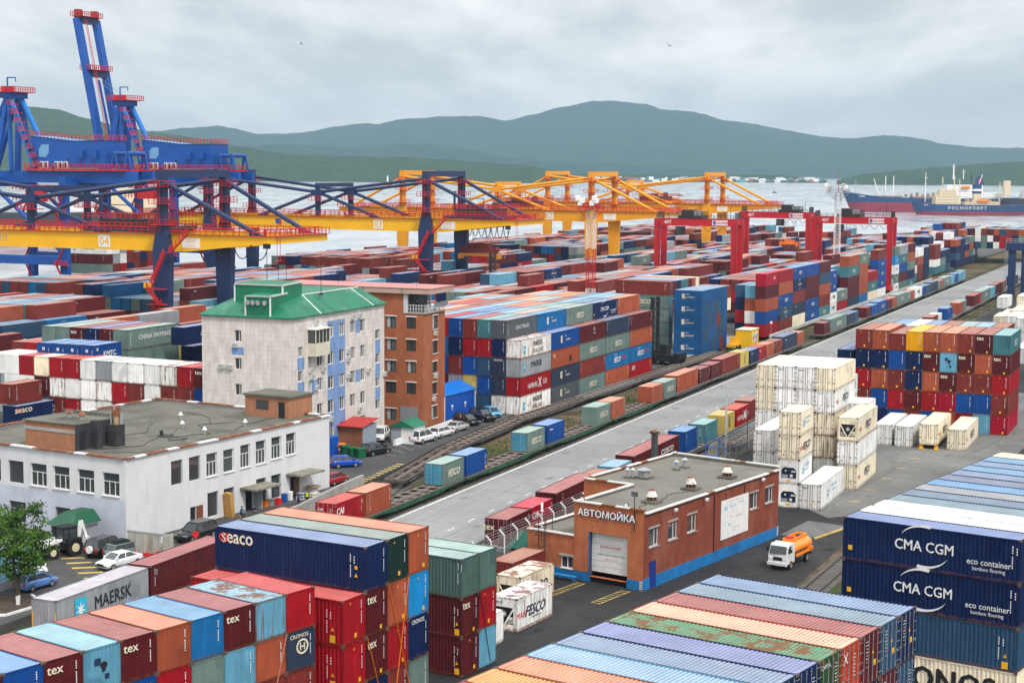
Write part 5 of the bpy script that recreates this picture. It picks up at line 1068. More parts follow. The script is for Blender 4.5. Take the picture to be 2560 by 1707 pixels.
q = MB(); q.tube((-2.0,2,20.47),(-2.0,2,23.5),.03,n=5); q.tube((-15,2,20.47),(-15,2,24),.03,n=5); q.build('aerial', K['black'], bt); q = MB(); q.box(-15.2,.7,18.4,-14.4,1.4,19.1); q.build('air_conditioner', ACM.materials[0], bt)
# ---- blue sheet shed
sh = thing('storage_shed', 'bright blue sheet metal shed with white edging beside the brick tower', 'shed', (-10.08,244.15,0), -.457)
BS = mat('blue_sheet_cladding', (.008,.085,.42,1), .45, .12, .5)
m = MB(); m.prism([(0,0,0),(-5.2,0,0),(-5.2,0,4.0),(-2.6,0,5.0),(0,0,3.8)], (0,9.9,0)); m.build('wall', BS, sh); m = MB(); m.poly([(.2,-.2,3.76),(.2,10.1,3.76),(-2.6,10.1,5.06),(-2.6,-.2,5.06)]); m.poly([(-5.4,-.2,3.96),(-5.4,10.1,3.96),(-2.6,10.1,5.06),(-2.6,-.2,5.06)]); m.build('roof', flat('blue_roof_sheet',(.01,.17,.62,1),.4), sh)
m = MB(); m.bar((.02,0,3.75),(.02,9.9,3.75),.12); m.bar((.02,.0,0),(.02,.0,3.75),.14); m.bar((.02,9.9,0),(.02,9.9,3.75),.14); m.bar((.02,-.02,3.75),(-2.6,-.02,5.0),.12); m.build('white_trim', K['frame_white'], sh)
m = MB()
for y in (2.2,6.4): m.box(.0,y,1.8,.03,y+.55,2.15); m.box(.0,y+.2,1.3,.03,y+.32,1.75)
m.build('door_sign', K['white'], sh)
# ---- small brick garage with red roof
ga = thing('garage', 'small brick garage with red metal roof and grey sheet end', 'garage', (-20.02,218.64,0), -.3846)
m = MB(); m.box(-9,0,0,-.02,4.0,3.1); m.build('wall', brick('garage_brick',(.30,.10,.05,1),(.25,.08,.04,1),(.24,.15,.1,1),1,.27,.09,.008), ga); q = MB(); q.box(-.02,-.02,0,.02,4.02,3.1)
for k in range(9): q.box(.02,.2+k*.44,0,.05,.3+k*.44,3.1)
q.build('end_wall', flat('grey_blue_sheet',(.30,.35,.42,1)), ga); q = MB(); q.poly([(-9.3,-.5,3.1),(.35,-.5,3.1),(.35,4.4,3.7),(-9.3,4.4,3.7)]); q.box(-9.3,-.5,3.0,.35,-.45,3.1)
for k in range(24): q.bar((-9.2+k*.41,-.5,3.12),(-9.2+k*.41,4.4,3.72),.05,.05)
q.build('roof', flat('red_roof_sheet',(.46,.05,.045,1),.5), ga)
# ---- white hut with green roof
hu = thing('gate_hut', 'white and grey hut with green gabled roof at the foot of the brick tower', 'hut', (-14.3,225.4,0), -.3846)
m = MB(); m.box(-1.7,-1.9,0,1.7,1.9,2.3); m.box(-1.72,-1.9,0,-1.7,1.9,2.3,1); m.box(-1.7,-1.93,0,-.2,-1.9,2.25,1); m.build('wall', [K['frame_white'], flat('grey_door_sheet',(.30,.33,.37,1))], hu); m = MB(); m.poly([(-2,-2.2,2.3),(-2,2.2,2.3),(0,2.2,3.2),(0,-2.2,3.2)]); m.poly([(2,-2.2,2.3),(2,2.2,2.3),(0,2.2,3.2),(0,-2.2,3.2)]); m.poly([(-2,-2.2,2.3),(2,-2.2,2.3),(0,-2.2,3.2)]); m.build('roof', GM, hu)
m = MB(); m.prism([(-.3,0,0),(.3,0,0),(.18,0,.35),(.12,0,.8),(-.12,0,.8),(-.18,0,.35)], (0,2.4,0)); bm_ = m.mesh('barrier_block', K['frame_white'])
for k in range(8):
    o = link('barrier_block', bm_); a, b = Vector((-15.97,221.9,0)), Vector((-8.8,240.6,0)); o.location = a.lerp(b,k/8); d_ = b-a; o.rotation_euler = (0,0,-math.atan2(d_.x,d_.y)); tag(o, 'white concrete barrier block in the row beside the parked white cars', 'barrier', 'white barrier blocks beside the parked cars')
# ---- brick car wash
CBR = brick('car_wash_brick', (.47,.125,.042,1), (.38,.095,.032,1), (.38,.20,.12,1), 1, .26, .085, .010, (.30,.075,.035,1), .4, .35)
CBD = brick('weathered_car_wash_brick', (.24,.055,.032,1), (.20,.046,.027,1), (.20,.07,.045,1), 1, .26, .085, .008, (.30,.12,.085,1), .55, .3)
cw = thing('car_wash', 'orange brick flat roofed car wash with blue base, roller door and large rooftop letters', 'building', CWP, -CWA)
WC = [(1.0,2.7,3.75,5.45),(4.5,6.2,3.75,5.45),(8.1,9.9,3.8,5.5),(21.1,22.8,3.85,5.5),(24.5,26.3,3.9,5.55)]
m = MB(); wall(m, (0,0,0), Yv, X_, 27.6, 1.05, 6.95, WC, .18, 1); wall(m, (-7.4,0,0), X_, -Yv, 7.4, .85, 7.35, [(1.7,5.75,.5,4.65)], .5)
wall(m, (-12.6,.1,0), X_, -Yv, 5.2, .85, 4.05, [(3.75,5.05,.9,2.0)], .15)
m.poly([(-7.4,.1,4.05),(-7.4,10.5,4.05),(-7.4,10.5,7.2),(-7.4,.1,7.2)]); m.poly([(-13,10.5,0),(-7.4,10.5,0),(-7.4,10.5,7.2),(-13,10.5,7.2)]); m.poly([(-13,10.5,0),(-13,28.4,0),(-13,28.4,7.2),(-13,10.5,7.2)]); m.poly([(-13,28.4,0),(0,27.6,0),(0,27.6,7.2),(-13,28.4,7.2)]); m.poly([(-12.6,.1,0),(-12.6,10.5,0),(-12.6,10.5,4.05),(-12.6,.1,4.05)]); m.build('wall', [CBR, CBD], cw)
m = MB(); m.box(-1.66,-.06,-.05,.06,.0,.85); m.box(-12.65,.02,-.05,-5.72,.1,.85); m.box(0,0,-.05,.07,1.1,1.05); m.box(0,2.25,-.05,.07,27.62,1.05); m.box(-5.76,-.06,-.05,-5.70,.5,4.65); m.build('blue_base', mat('blue_wall_paint',(.008,.16,.42,1),.6,.2,.8,dirt=(.02,.05,.12,1),damt=.4), cw)
m = MB(); m.box(-5.7,.45,.95,-1.65,.5,4.65); 
for k in range(1,7): m.box(-5.7,.44,.95+k*.53,-1.65,.45,.97+k*.53,1)
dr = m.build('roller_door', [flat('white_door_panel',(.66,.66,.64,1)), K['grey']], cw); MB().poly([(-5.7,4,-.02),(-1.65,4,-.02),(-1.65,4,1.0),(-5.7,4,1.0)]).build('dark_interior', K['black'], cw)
q = MB(); put_text(q,'ВНИМАНИЕ!',.28,(-3.65,.43,3.35),X_,Z_,0,bold=.01); put_text(q,'ВЪЕЗД КРУПНОГАБАРИТНОГО',.13,(-3.65,.43,2.95),X_,Z_,1); put_text(q,'АВТОТРАНСПОРТА!',.21,(-3.65,.43,2.68),X_,Z_,1,bold=.02); put_text(q,'БОЛЕЕ 3,5 ТОНН',.15,(-3.65,.43,2.2),X_,Z_,0); q.build('lettering', [flat('faded_red_lettering',(.50,.12,.10,1)), K['grey']], dr)
m = MB(); m.box(.0,1.1,-.03,.05,2.25,2.45); m.build('door', flat('deep_blue_door',(.008,.03,.22,1)), cw)
for p in WC: window(cw, (0,0,0), Yv, X_, p, 'side', .18, sill=K['concrete'], blind=.0)
window(cw, (-12.6,.1,0), X_, -Yv, (3.75,5.05,.9,2.0), 'two', .15, sill=K['frame_white'])
q = MB(); q.box(-9.05,-.0,2.02,-7.35,.097,2.22); q.build('lintel', K['concrete'], cw); q = MB()
for p in WC: q.box(.003,p[0]-.12,p[3]+.01,.06,p[1]+.12,p[3]+.17)
q.build('lintel', K['concrete'], cw)
m = MB(); m.poly([(-7.2,.25,7.0),(-.2,.25,7.0),(-.2,27.5,7.0),(-12.8,28.2,7.0),(-12.8,10.7,7.0),(-7.2,10.7,7.0)]); m.poly([(-12.4,.3,3.9),(-7.4,.3,3.9),(-7.4,10.4,3.9),(-12.4,10.4,3.9)]); m.build('roof', mat('grey_roofing',(.17,.16,.135,1),.9,.14,.3,dirt=(.105,.10,.088,1),damt=.5,dscale=.2), cw)
m = MB(); r_ = random.Random(8)
for a, b, zz in (((-7.4,0),(.1,0),7.38),((-7.4,.1),(-7.4,10.5),7.25),((-7.4,10.5),(-13,10.5),7.25),((-13,10.5),(-13,28.4),7.22),((-13,28.4),(0,27.6),7.35),((.0,.3),(.0,27.6),7.0),((-12.6,.1),(-7.4,.1),4.1),((-12.6,.1),(-12.6,10.5),4.1)):
    a, b = Vector((*a,zz)), Vector((*b,zz)); n = max(2, int((b-a).length/1.3))
    for k in range(n): m.bar(a.lerp(b,k/n), a.lerp(b,(k+1)/n), .36, .12, 1 if r_.random() < .13 else 0)
m.build('parapet_cap', [mat('painted_cap',(.66,.65,.62,1),.7,.15,1,dirt=(.30,.13,.06,1),damt=.85,dscale=.9,dlo=.57), K['rust']], cw)
m = MB(); m.poly([(-7.2,.27,7.0),(-.1,.27,7.0),(-.1,.27,7.32),(-7.2,.27,7.32)]); m.poly([(-12.8,28.1,7.0),(-.2,27.4,7.0),(-.2,27.4,7.3),(-12.8,28.1,7.3)]); m.poly([(-7.22,.3,7.0),(-7.22,10.4,7.0),(-7.22,10.4,7.2),(-7.22,.3,7.2)]); m.build('parapet', K['roofing'], cw)
for k, (x, y) in enumerate(((-2.0,4.9),(-2.1,12.6),(-2.1,20.1))):
    q = MB(); q.box(x-.75,y-.75,7.0,x+.75,y+.75,7.25,2); 
    for t in range(8): q.bar((x+.42*math.cos(t*pi/4),y+.42*math.sin(t*pi/4),7.25),(x+.42*math.cos(t*pi/4),y+.42*math.sin(t*pi/4),7.65),.1,m=1)
    q.tube((x,y,7.25),(x,y,7.6),.36,n=10,m=3); q.tube((x,y,7.62),(x,y,8.2),.55,.26,14); q.tube((x,y,8.2),(x,y,8.28),.3,n=12,m=1); q.build('roof_fan', [mat('fan_cowl_paint',(.62,.60,.55,1),.6,.15,2,dirt=RUST,damt=.8,dscale=1.6,dlo=.56), K['rust'], K['roofing'], K['black']], cw)
for x, y, s_ in ((-8.8,15.1,.5),(-8.4,21,.22),(-8.3,22.6,.26),(-10.2,14.2,.2),(-9.7,14.4,.18)):
    q = MB(); q.box(x-s_*1.5,y-s_*1.5,7.0,x+s_*1.5,y+s_*1.5,7.15,1); q.tube((x,y,7.1),(x,y,7.75),s_*.8,n=8,m=0) if s_ < .4 else q.box(x-.45,y-.45,7.1,x+.45,y+.45,7.75,2); q.tube((x,y,7.85),(x,y,8.1),s_*1.5,s_*.3,10,0); q.tube((x,y,7.7),(x,y,7.87),.04,n=5); q.build('roof_vent', [K['steel'], K['roofing'], K['grey']], cw)
bd = MB(); bd.box(.03,14.8,1.9,.09,20.6,5.75); bd_ = bd.build('information_board', K['frame_white'], cw)
q = MB()
for y, z, w_, h_, k in ((15.8,4.9,.7,.35,0),(16.9,4.95,.5,.3,0),(17.6,5.0,.3,.3,0),(16.9,3.95,.35,.08,1),(18.6,3.9,1.5,.05,2),(18.6,3.75,1.2,.05,2),(16.6,3.2,.6,.22,0),(15.4,3.4,.15,.4,0),(18.9,5.2,1.2,.04,2),(19.1,5.05,.9,.04,2),(17.7,5.5,2.2,.05,2),(18,2.8,1.6,.04,2),(17.5,2.5,1.2,.04,2),(16.4,3.6,1.4,.02,2),(17.2,4.4,1.8,.02,1)): q.poly([(.095,y-w_/2,z-h_/2),(.095,y+w_/2,z-h_/2),(.095,y+w_/2,z+h_/2),(.095,y-w_/2,z+h_/2)], k)
q.build('diagram', [flat('pale_blue_print',(.35,.55,.66,1)), flat('red_print',(.55,.1,.09,1)), K['grey']], bd_)
for body, w0, x0 in (('АВТОМОЙКА', 6.1, -3.85),):
    q = MB(); put_text(q, body, .82, (x0,-.16,6.55), X_, Z_, 0, bold=.035, spacing=1.0, aspect=6.1); q2 = MB(); put_text(q2, body, .86, (x0+.05,-.10,6.52), X_, Z_, 0, bold=.055, aspect=6.16)
    sg = q2.build('letter_backing', flat('dark_blue_letter_sides',(.02,.03,.12,1)), cw); q.build('sign_letters', K['white'], cw)
q = MB(); q.box(-.32,-.07,.0,.0,-.062,.8)
for k in range(4):
    for s_, x0 in ((1,-.32),(-1,0)): q.poly([(x0,-.073,.05+k*.2),(-.16,-.073,-.05+k*.2+.0),(-.16,-.073,.05+k*.2),(x0,-.073,.15+k*.2)],1)
q.build('chevron_marker', [K['white'], K['black']], cw)
q = MB()
for k in range(5): q.poly([(.075,27.3,.1+k*.2),(.075,27.6,.2+k*.2),(.075,27.6,.3+k*.2),(.075,27.3,.2+k*.2)])
q.build('chevron_marker', K['white'], cw)
for y, z in ((5.2,6.5),(11.2,6.5),(23.2,6.6)): q = MB(); q.bar((.05,y,z),(.35,y,z+.15),.06,m=1); q.hexa([(.25,y-.16,z),(.5,y-.16,z-.06),(.5,y+.16,z-.06),(.25,y+.16,z),(.32,y-.16,z+.22),(.57,y-.16,z+.16),(.57,y+.16,z+.16),(.32,y+.16,z+.22)]); q.build('floodlight', [K['frame_white'], K['black']], cw)
q = MB(); q.bar((-.9,-.12,5.4),(-.9,-.12,8.6),.06,m=1); q.box(-1.2,-.2,8.55,-.6,-.1,8.95,1); q.box(-1.14,-.21,8.6,-.66,-.2,8.9); q.build('floodlight_pole', [K['glass2'], K['black']], cw)
for x, y in ((-1.9,.1),(-6.6,.1)): q = MB(); q.box(x-.22,y,7.42,x+.22,y+.08,7.78,1); q.box(x-.18,y-.01,7.46,x+.18,y,7.74); q.build('floodlight', [K['frame_white'], K['black']], cw)
q = MB()
for x in (-11.1,-10.4): q.bar((x,-.35,.6),(x,-.35,5.4),.06); q.bar((x,-.35,5.4),(x,.9,5.4),.05); q.bar((x,.9,4),(x,.9,5.4),.05)
for k in range(13): q.bar((-11.1,-.35,.8+k*.36),(-10.4,-.35,.8+k*.36),.04)
for z in (1.8,2.8,3.8): q.bar((-11.25,-.35,z),(-11.25,-.95,z),.04); q.bar((-10.25,-.35,z),(-10.25,-.95,z),.04); q.bar((-11.25,-.95,z),(-10.25,-.95,z),.04)
q.bar((-11.1,.9,5.4),(-10.4,.9,5.4),.05); q.build('ladder', K['darksteel'], cw)
q = MB(); q.path([(.06,13.4,6.6),(.06,13.4,1)],.05); q.path([(.06,15.8,6.5),(.06,15.8,5.75)],.03); q.path([(.06,19.8,6.6),(.06,19.8,5.75)],.03); q.bar((.08,.4,6.82),(.08,27.5,6.82),.06); q.build('wall_cable', K['black'], cw)
q = MB(); pts = [Vector((-2.3,5.7,7.05)).lerp(Vector((-2.2,11.7,7.05)),k/8)+Vector((math.sin(k)*.4,0,0)) for k in range(9)]; q.path(pts,.025,4); pts = [Vector((-2.4,4.2,7.05)).lerp(Vector((-1.2,1.2,7.05)),k/6)+Vector((math.sin(k*1.4)*.3,0,0)) for k in range(7)]; q.path(pts,.025,4); q.build('roof_cable', K['black'], cw)
q = MB(); q.box(-9.9,-1.1,.42,-6.6,-.65,.5)
for x in (-9.7,-6.8): q.bar((x,-1.0,0),(x,-1.05,.42),.07); q.bar((x,-.7,0),(x,-.75,.42),.07)
b = q.build('bench', flat('blue_bench_paint',(.03,.22,.50,1))); b.location = CWP; b.rotation_euler = (0,0,-CWA); tag(b, 'plain blue bench by the car wash wall', 'bench')
ch = MB(); ch.tube((0,0,0),(0,0,9.7),.36,n=14); ch.tube((0,0,9.7),(0,0,9.95),.55,.55,4); ch.tube((0,0,9.95),(0,0,10.15),.6,.1,4,1); c_ = ch.build('chimney', [mat('dark_flue_steel',(.045,.047,.05,1),.6,.3,1), K['rust']]); c_.location = CW(-13.6,25.5); tag(c_, 'dark round flue pipe with square cap standing behind the car wash', 'chimney')
q = MB(); q.tube((0,0,0),(0,0,12.4),.06,.05,6); t_ = q.build('steel_mast', K['darksteel']); t_.location = CW(-6.5,33.2); tag(t_, 'thin dark steel mast behind the car wash roof', 'mast')
q = MB()
for x in (0,1.6): q.bar((x,0,0),(x,0,9.2),.09); q.bar((x,0,8.3),(x,1.0,8.3),.06)
q.bar((0,0,9.2),(1.6,0,9.2),.07); q.bar((0,0,8.3),(1.6,0,8.3),.07); q.bar((1.6,0,9.2),(2.6,0,8.0),.07); q.bar((0,0,7.4),(1.6,0,7.4),.5,.06); t_ = q.build('access_ladder', flat('blue_steel_paint',(.02,.08,.32,1))); t_.location = CW(-9.2,28.8); t_.rotation_euler = (0,0,-CWA); tag(t_, 'blue steel access ladder at the back of the car wash roof', 'ladder')
# lean-to and fence beside the car wash
q = MB()
for k in range(13): q.bar((-.1+k*.26,0,1.5),(-.5+k*.26,3.1,2.6),.14,.05)
q.poly([(-.2,0,1.48),(3.2,0,1.48),(2.8,3.1,2.57),(-.6,3.1,2.57)]); q.bar((0,0,0),(0,0,1.5),.1); q.bar((3,0,0),(3,0,1.5),.1); l_ = q.build('lean_to_roof', flat('dark_green_sheet',(.012,.10,.075,1),.5)); l_.location = CW(-15.9,1.5); l_.rotation_euler = (0,0,-CWA); tag(l_, 'dark green corrugated lean to roof between the fence and the car wash wing', 'canopy')
def mesh_mat():
    M = Mt('wire_mesh'); t = M.n('ShaderNodeBsdfTransparent'); mx_ = M.n('ShaderNodeMixShader'); mx_.inputs[0].default_value = .30; M.l(t.outputs[0], mx_.inputs[1]); M.l(M.b.outputs[0], mx_.inputs[2]); M.b.inputs['Base Color'].default_value = (.45,.46,.47,1); M.l(mx_.outputs[0], M.out.inputs[0]); return M.mat
FM = mesh_mat()
fe = thing('wire_fence', 'tall wire mesh fence with white cranked posts between the railway and the car wash', 'fence', (0,0,0)); q = MB(); w_ = MB(); bw = MB(); pts = [RF(-33+k*2.9, 19.6+.10*k) for k in range(20)]
for p in pts: q.bar(p, p+Vector((0,0,3.0)), .11); q.bar(p+Vector((0,0,3.0)), p+REX*-.55+Vector((0,0,3.55)), .11)
for a, b in zip(pts, pts[1:]):
    w_.poly([a+Vector((0,0,.9)), b+Vector((0,0,.9)), b+Vector((0,0,3)), a+Vector((0,0,3))]); bw.bar(a+Vector((0,0,.45)), b+Vector((0,0,.45)), .16, .9)
    for z, o_ in ((3.0,0),(3.2,-.18),(3.38,-.36),(3.55,-.55),(1.9,0)): w_.bar(a+REX*o_+Vector((0,0,z)), b+REX*o_+Vector((0,0,z)), .03, m=1)
q.build('post', K['frame_white'], fe); w_.build('mesh', [FM, K['steel']], fe); bw.build('low_wall', flat('teal_wall',(.01,.12,.19,1)), fe)
f2 = thing('wire_fence', 'grey wire mesh fence with razor coil beside the white reefers', 'fence', (0,0,0)); q = MB(); w_ = MB(); pts = [RF(30+k*3.2, 22.9) for k in range(36)]
for p in pts: q.bar(p, p+Vector((0,0,2.8)), .09)
for a, b in zip(pts, pts[1:]):
    w_.poly([a+Vector((0,0,.1)), b+Vector((0,0,.1)), b+Vector((0,0,2.6)), a+Vector((0,0,2.6))])
    for k in range(7): c_ = a.lerp(b,k/7)+Vector((0,0,3.0)); d_ = a.lerp(b,(k+1)/7)+Vector((0,0,3.0)); w_.tube(c_+Vector((0,0,-.3)), d_+Vector((0,0,.3)), .03, n=4, m=1); w_.tube(c_+Vector((0,0,.3)), d_+Vector((0,0,-.3)), .03, n=4, m=1)
q.build('post', K['steel'], f2); w_.build('mesh', [FM, K['steel']], f2)
# ---------------------------------------------------------------- rail mounted gantry cranes
CY = mat("crane_yellow", (.86,.46,.004,1), .45, .08, .15); CN = mat('crane_navy', (.014,.033,.10,1), .45, .12, .2); CR = flat('crane_red_rail', (.52,.018,.022,1), .5); CB = mat("crane_blue", (.004,.075,.34,1), .45, .12, .15); CRD = mat('crane_red', (.50,.012,.022,1), .4, .1, .2)
CYD = mat('crane_deep_yellow', (.78,.33,.006,1), .45, .08, .15)
def gantry(name_l, org, leg, gir, num, stairs=True, festoon=0, trolley_x=-12, sp=False, mark=True):
    g = thing('gantry_crane', name_l, 'crane', org, -.41, 'gantry cranes over the container yard'); D = 21.5
    for y0, y1, yl, sg in ((0,2.0,-1.75,-1),(D-2,D,D+.0,1)):
        m = MB(); m.prism([(-97,y0,22.2),(-79,y0,20.1),(5,y0,20.1),(25,y0,22.3),(25,y0,23.7),(-97,y0,23.7)], (0,y1-y0,0)); gr = m.build('girder', gir, g)
        q = MB(); yf = y0-.02 if sg < 0 else y1+.02
        q.box(-97, yf-.5 if sg < 0 else yf, 23.7, 25, yf if sg < 0 else yf+.5, 23.8)
        q.rail([(-97,yf-.45 if sg < 0 else yf+.45,23.8),(25,yf-.45 if sg < 0 else yf+.45,23.8)], 1.3, 1.6, .06); q.rail([(-97,y1+.4 if sg < 0 else y0-.4,23.8),(25,y1+.4 if sg < 0 else y0-.4,23.8)], 1.2, 2.4, .06); q.build('railing', CR, gr)
        for lx in (0,-72):
            l = MB(); w = .85; l.prism([(lx-1.45,yl,0),(lx+1.45,yl,0),(lx+2.1,yl,19.4),(lx+2.05,yl,20.6),(lx+w,yl,26.2),(lx+w,yl,35.6),(lx-w,yl,35.6),(lx-w,yl,26.2),(lx-2.05,yl,20.6),(lx-2.1,yl,19.4)], (0,1.74,0)); l.box(lx-2.2,yl-.3,-.0,lx+2.2,yl+2.0,1.0); ll = l.build('leg', leg, g)
            q = MB()
            for z in (25.6, 30, 33.6): q.box(lx-2,yl-1.2,z,lx+2,yl+2.8,z+.12); q.rail([(lx-2,yl-1.2,z),(lx+2,yl-1.2,z),(lx+2,yl+2.8,z)],1.2,1.2,.06)
            q.bar((lx-.5,yl-.3,24),(lx-.5,yl-.3,35),.07); q.bar((lx+.1,yl-.3,24),(lx+.1,yl-.3,35),.07)
            for k in range(24): q.bar((lx-.5,yl-.3,24.3+k*.45),(lx+.1,yl-.3,24.3+k*.45),.05)
            q.build('platform', CR, ll)
        kx = -36; k_ = MB(); yc = (y0+y1)/2; k_.box(kx-.6,yc-.6,23.7,kx+.6,yc+.6,33.0); k_.box(kx-1.9,yc-.75,29.7,kx+1.9,yc+.75,31.5); kk = k_.build('king_post', leg, g)
        q = MB(); q.box(kx-2.2,yc-1.8,28.3,kx+2.2,yc+1.8,28.45); q.rail([(kx-2.2,yc-1.8,28.4),(kx+2.2,yc-1.8,28.4)],1.2,1,.06); q.box(kx-1.6,yc-1.5,23.75,kx+1.6,yc+1.5,24.0); q.build('platform', CR, kk)
        yt = yl+.87
        for (xa,za),(xb,zb) in (((0,35),(kx+1.5,30.9)),((-72,35),(kx-1.5,30.9)),((kx+1.5,30.2),(-17,24)),((kx-1.5,30.2),(-55,24)),((.4,34.6),(22,24)),((-72.4,34.6),(-94,24))):
            b = MB(); yb = yt if xa in (0,-72,.4,-72.4) else yc; yb2 = yc; b.tube((xa,yb,za),(xb,yb2,zb),.48,n=10)
            if zb == 24: d_ = 1 if xb > xa else -1; b.prism([(xb-d_*1.8,yb2-.5,24.9),(xb-d_*1.8,yb2-.5,23.7),(xb+d_*2.0,yb2-.5,23.7)], (0,1.0,0))
            b.build('brace', leg, g)
        if sg < 0:
            s_ = MB()
            if mark:
                s_.box(-17.2,y0-.06,20.6,-14.2,y0-.02,23.2); s_.box(4.2,y0-.06,20.9,8.6,y0-.02,23.0)
                sn = s_.build('sign_plate', K['white'], gr); q = MB(); put_text(q, num, 1.8, (-15.7,y0-.09,21.9), X_, Z_, 0, bold=.02); put_text(q, 'ZPMC', .7, (6.4,y0-.09,22.35), X_, Z_, 0); put_text(q, 'ВМТП', .45, (6.4,y0-.09,21.4), X_, Z_, 0); q.build('lettering', CY, sn)
            q = MB(); put_text(q, 'ВМТП', 1.3, (-44.4,y0-.05,22.0), X_, Z_, 0); q.poly([(-49.6,y0-.05,21.4),(-48.4,y0-.05,21.4),(-47.7,y0-.05,22.9),(-49.9,y0-.05,22.9)],1); q.poly([(-48.6,y0-.055,21.0),(-47.8,y0-.055,21.0),(-47.6,y0-.055,22.2),(-48.4,y0-.055,22.2)],2); q.build('lettering', [K['grey'], flat('emblem_blue',(.02,.08,.35,1)), K['red']], gr)
    for x in (0,-72): m = MB(); m.box(x-.9,-1.7,35.5,x+.9,D+1.7,37.1); m.build('top_beam', leg, g)
    m = MB(); m.box(-36.4,0,32.2,-35.6,D,33.4); m.build('king_beam', leg, g)
    for x, x2 in ((25,26.6),(-98.6,-97)): m = MB(); m.box(x,0,22.2,x2,D,23.7); q = m.build('end_tie', gir, g); r_ = MB(); r_.box(x-.6,-.4,23.7,x2+.6,D+.4,23.78); r_.rail([(x-.5,-.3,23.75),(x2+.5,-.3,23.75),(x2+.5,D,23.75)],1.3,1.6,.06); r_.rail([(x-.5,0,23.75),(x-.5,D,23.75)],1.3,2,.06); r_.bar((x2+.4,.4,18.8),(x2+.4,.4,23.7),.08); r_.bar((x2+.4,1.6,18.8),(x2+.4,1.6,23.7),.08); r_.box(x2-.2,.1,18.7,x2+.8,2,18.8); r_.build('railing', CR, q)
    if stairs:
        q = MB(); yy = -2.6; zz = [(1.6,23.9,3.8,17.0)]; pts = [Vector((6.5,-1.2,23.8)),Vector((3.2,yy,20.0)),Vector((1.8,yy,19.6)),Vector((-1.8,yy,12.6)),Vector((-1.9,yy-.9,12.5)),Vector((.9,yy-.9,9.2)),Vector((1,yy,9.1)),Vector((-1.6,yy,5.6)),Vector((-1.6,yy-.9,5.5)),Vector((.6,yy-.9,3.2))]
        for a, b in zip(pts, pts[1:]):
            if (a-b).length < 1.5: q.box(min(a.x,b.x)-.6,min(a.y,b.y)-.4,a.z-.1,max(a.x,b.x)+.6,max(a.y,b.y)+.4,a.z); continue
            q.bar(a,b,.12,.25); q.bar(a+Vector((0,-.8,0)),b+Vector((0,-.8,0)),.12,.25); q.rail([a+Vector((0,-.8,0)),b+Vector((0,-.8,0))],1.1,1.0,.07)
            n = int((a-b).length/.35)
            for k in range(n): p = a.lerp(b,k/n); q.box(p.x-.14,p.y-.8,p.z,p.x+.14,p.y,p.z+.04)
        q.box(-2.6,yy-1.2,12.3,2.0,yy+.4,12.42); q.box(-2.2,yy-1.2,9.0,2,yy+.4,9.12); q.box(-2.2,yy-1.2,5.4,2,yy+.4,5.5); q.build('stairs', CR, g); q = MB(); q.box(-2.9,yy-1.3,12.5,-1.3,yy-.9,13.6); q.build('notice_board', K['yellow'], g)
    t = MB(); x = trolley_x; t.box(x-7,-.3,23.9,x+7,D+.3,24.7, 1); t.box(x-5,3,24.7,x+5,17,26.6); t.box(x-3,6,26.6,x+1,10,27.6); t.box(x+2.5,12,26.6,x+4,14,28.2)
    tr = t.build('trolley', [K['darksteel'], leg if leg is CN else gir], g); q = MB()
    for z in (24.7, 26.6): q.rail([(x-7,-.3,z),(x+7,-.3,z),(x+7,D,z)],1.2,1.4,.07); q.rail([(x-7,8,z),(x+7,8,z)],1.2,1.4,.07)
    q.build('railing', CR, tr); q = MB(); q.bar((x-3.5,4,24.7),(x-3.5,4,29.5),.18); q.bar((x+3.5,4,24.7),(x+3.5,4,29.5),.18); q.bar((x-3.5,4,29.5),(x+3.5,4,29.5),.18); q.tube((x-5.5,4,26),(x-5.5,4,31.5),.35,n=8); q.build('hoist_frame', leg, tr)
    if sp:
        s_ = MB(); z = 13.2; s_.box(x-6,8,z,x+6,10.4,z+.7); s_.box(x-6.2,7.8,z-.8,x-5.5,10.6,z+.5); s_.box(x+5.5,7.8,z-.8,x+6.2,10.6,z+.5); s2_ = s_.build('spreader', CYD, g); q = MB(); q.box(x-5,7.6,z+.9,x+5,10.8,z+2.2); q.box(x-3.4,8,z+2.2,x+3.4,10.4,z+3.6)
        for a in (-5,-3,3,5): q.tube((x+a,8,z+1.8),(x+a,10.4,z+1.8),.8,n=10); q.bar((x+a*.7,9,z+3),(x+a*.7,9,23.9),.08)
        q.build('hoist_block', [mat('greasy_red_steel',(.16,.02,.02,1),.6)], s2_)
    if festoon:
        q = MB()
        for k in range(festoon):
            x0 = 8+k*17.0/festoon; w = 16.0/festoon; d_ = 2.0+1.8*(k/festoon); pts = [Vector((x0+w*t/10, .6, 21.4-.0*k-d_*math.sin(pi*t/10)**.6+(x0-8)*.06)) for t in range(11)]; q.path(pts,.11,5)
        q.build('festoon_cable', K['black'], g)
        q = MB(); q.box(24,-.2,21.2,25.2,.8,22.2); q.bar((24.6,.3,3),(24.6,.3,21.3),.1); q.build('pendant', K['black'], g)
    return g
gantry('navy legged yellow girder crane nearest the viewer, above the beige building', (-72.9,345,0), CN, CY, '04', True, 4, -14)
gantry('second navy legged yellow girder crane with a spreader hung under it', (-24,463,0), CN, CY, '03', True, 9, 12, True)
gantry('all yellow gantry crane third from the viewer, behind the red and white mast', (27,561,0), CYD, CYD, '02', False, 0, -30)
gantry('all yellow gantry crane farthest to the right, out by the water', (81.5,690,0), CYD, CYD, '01', False, 0, -26)
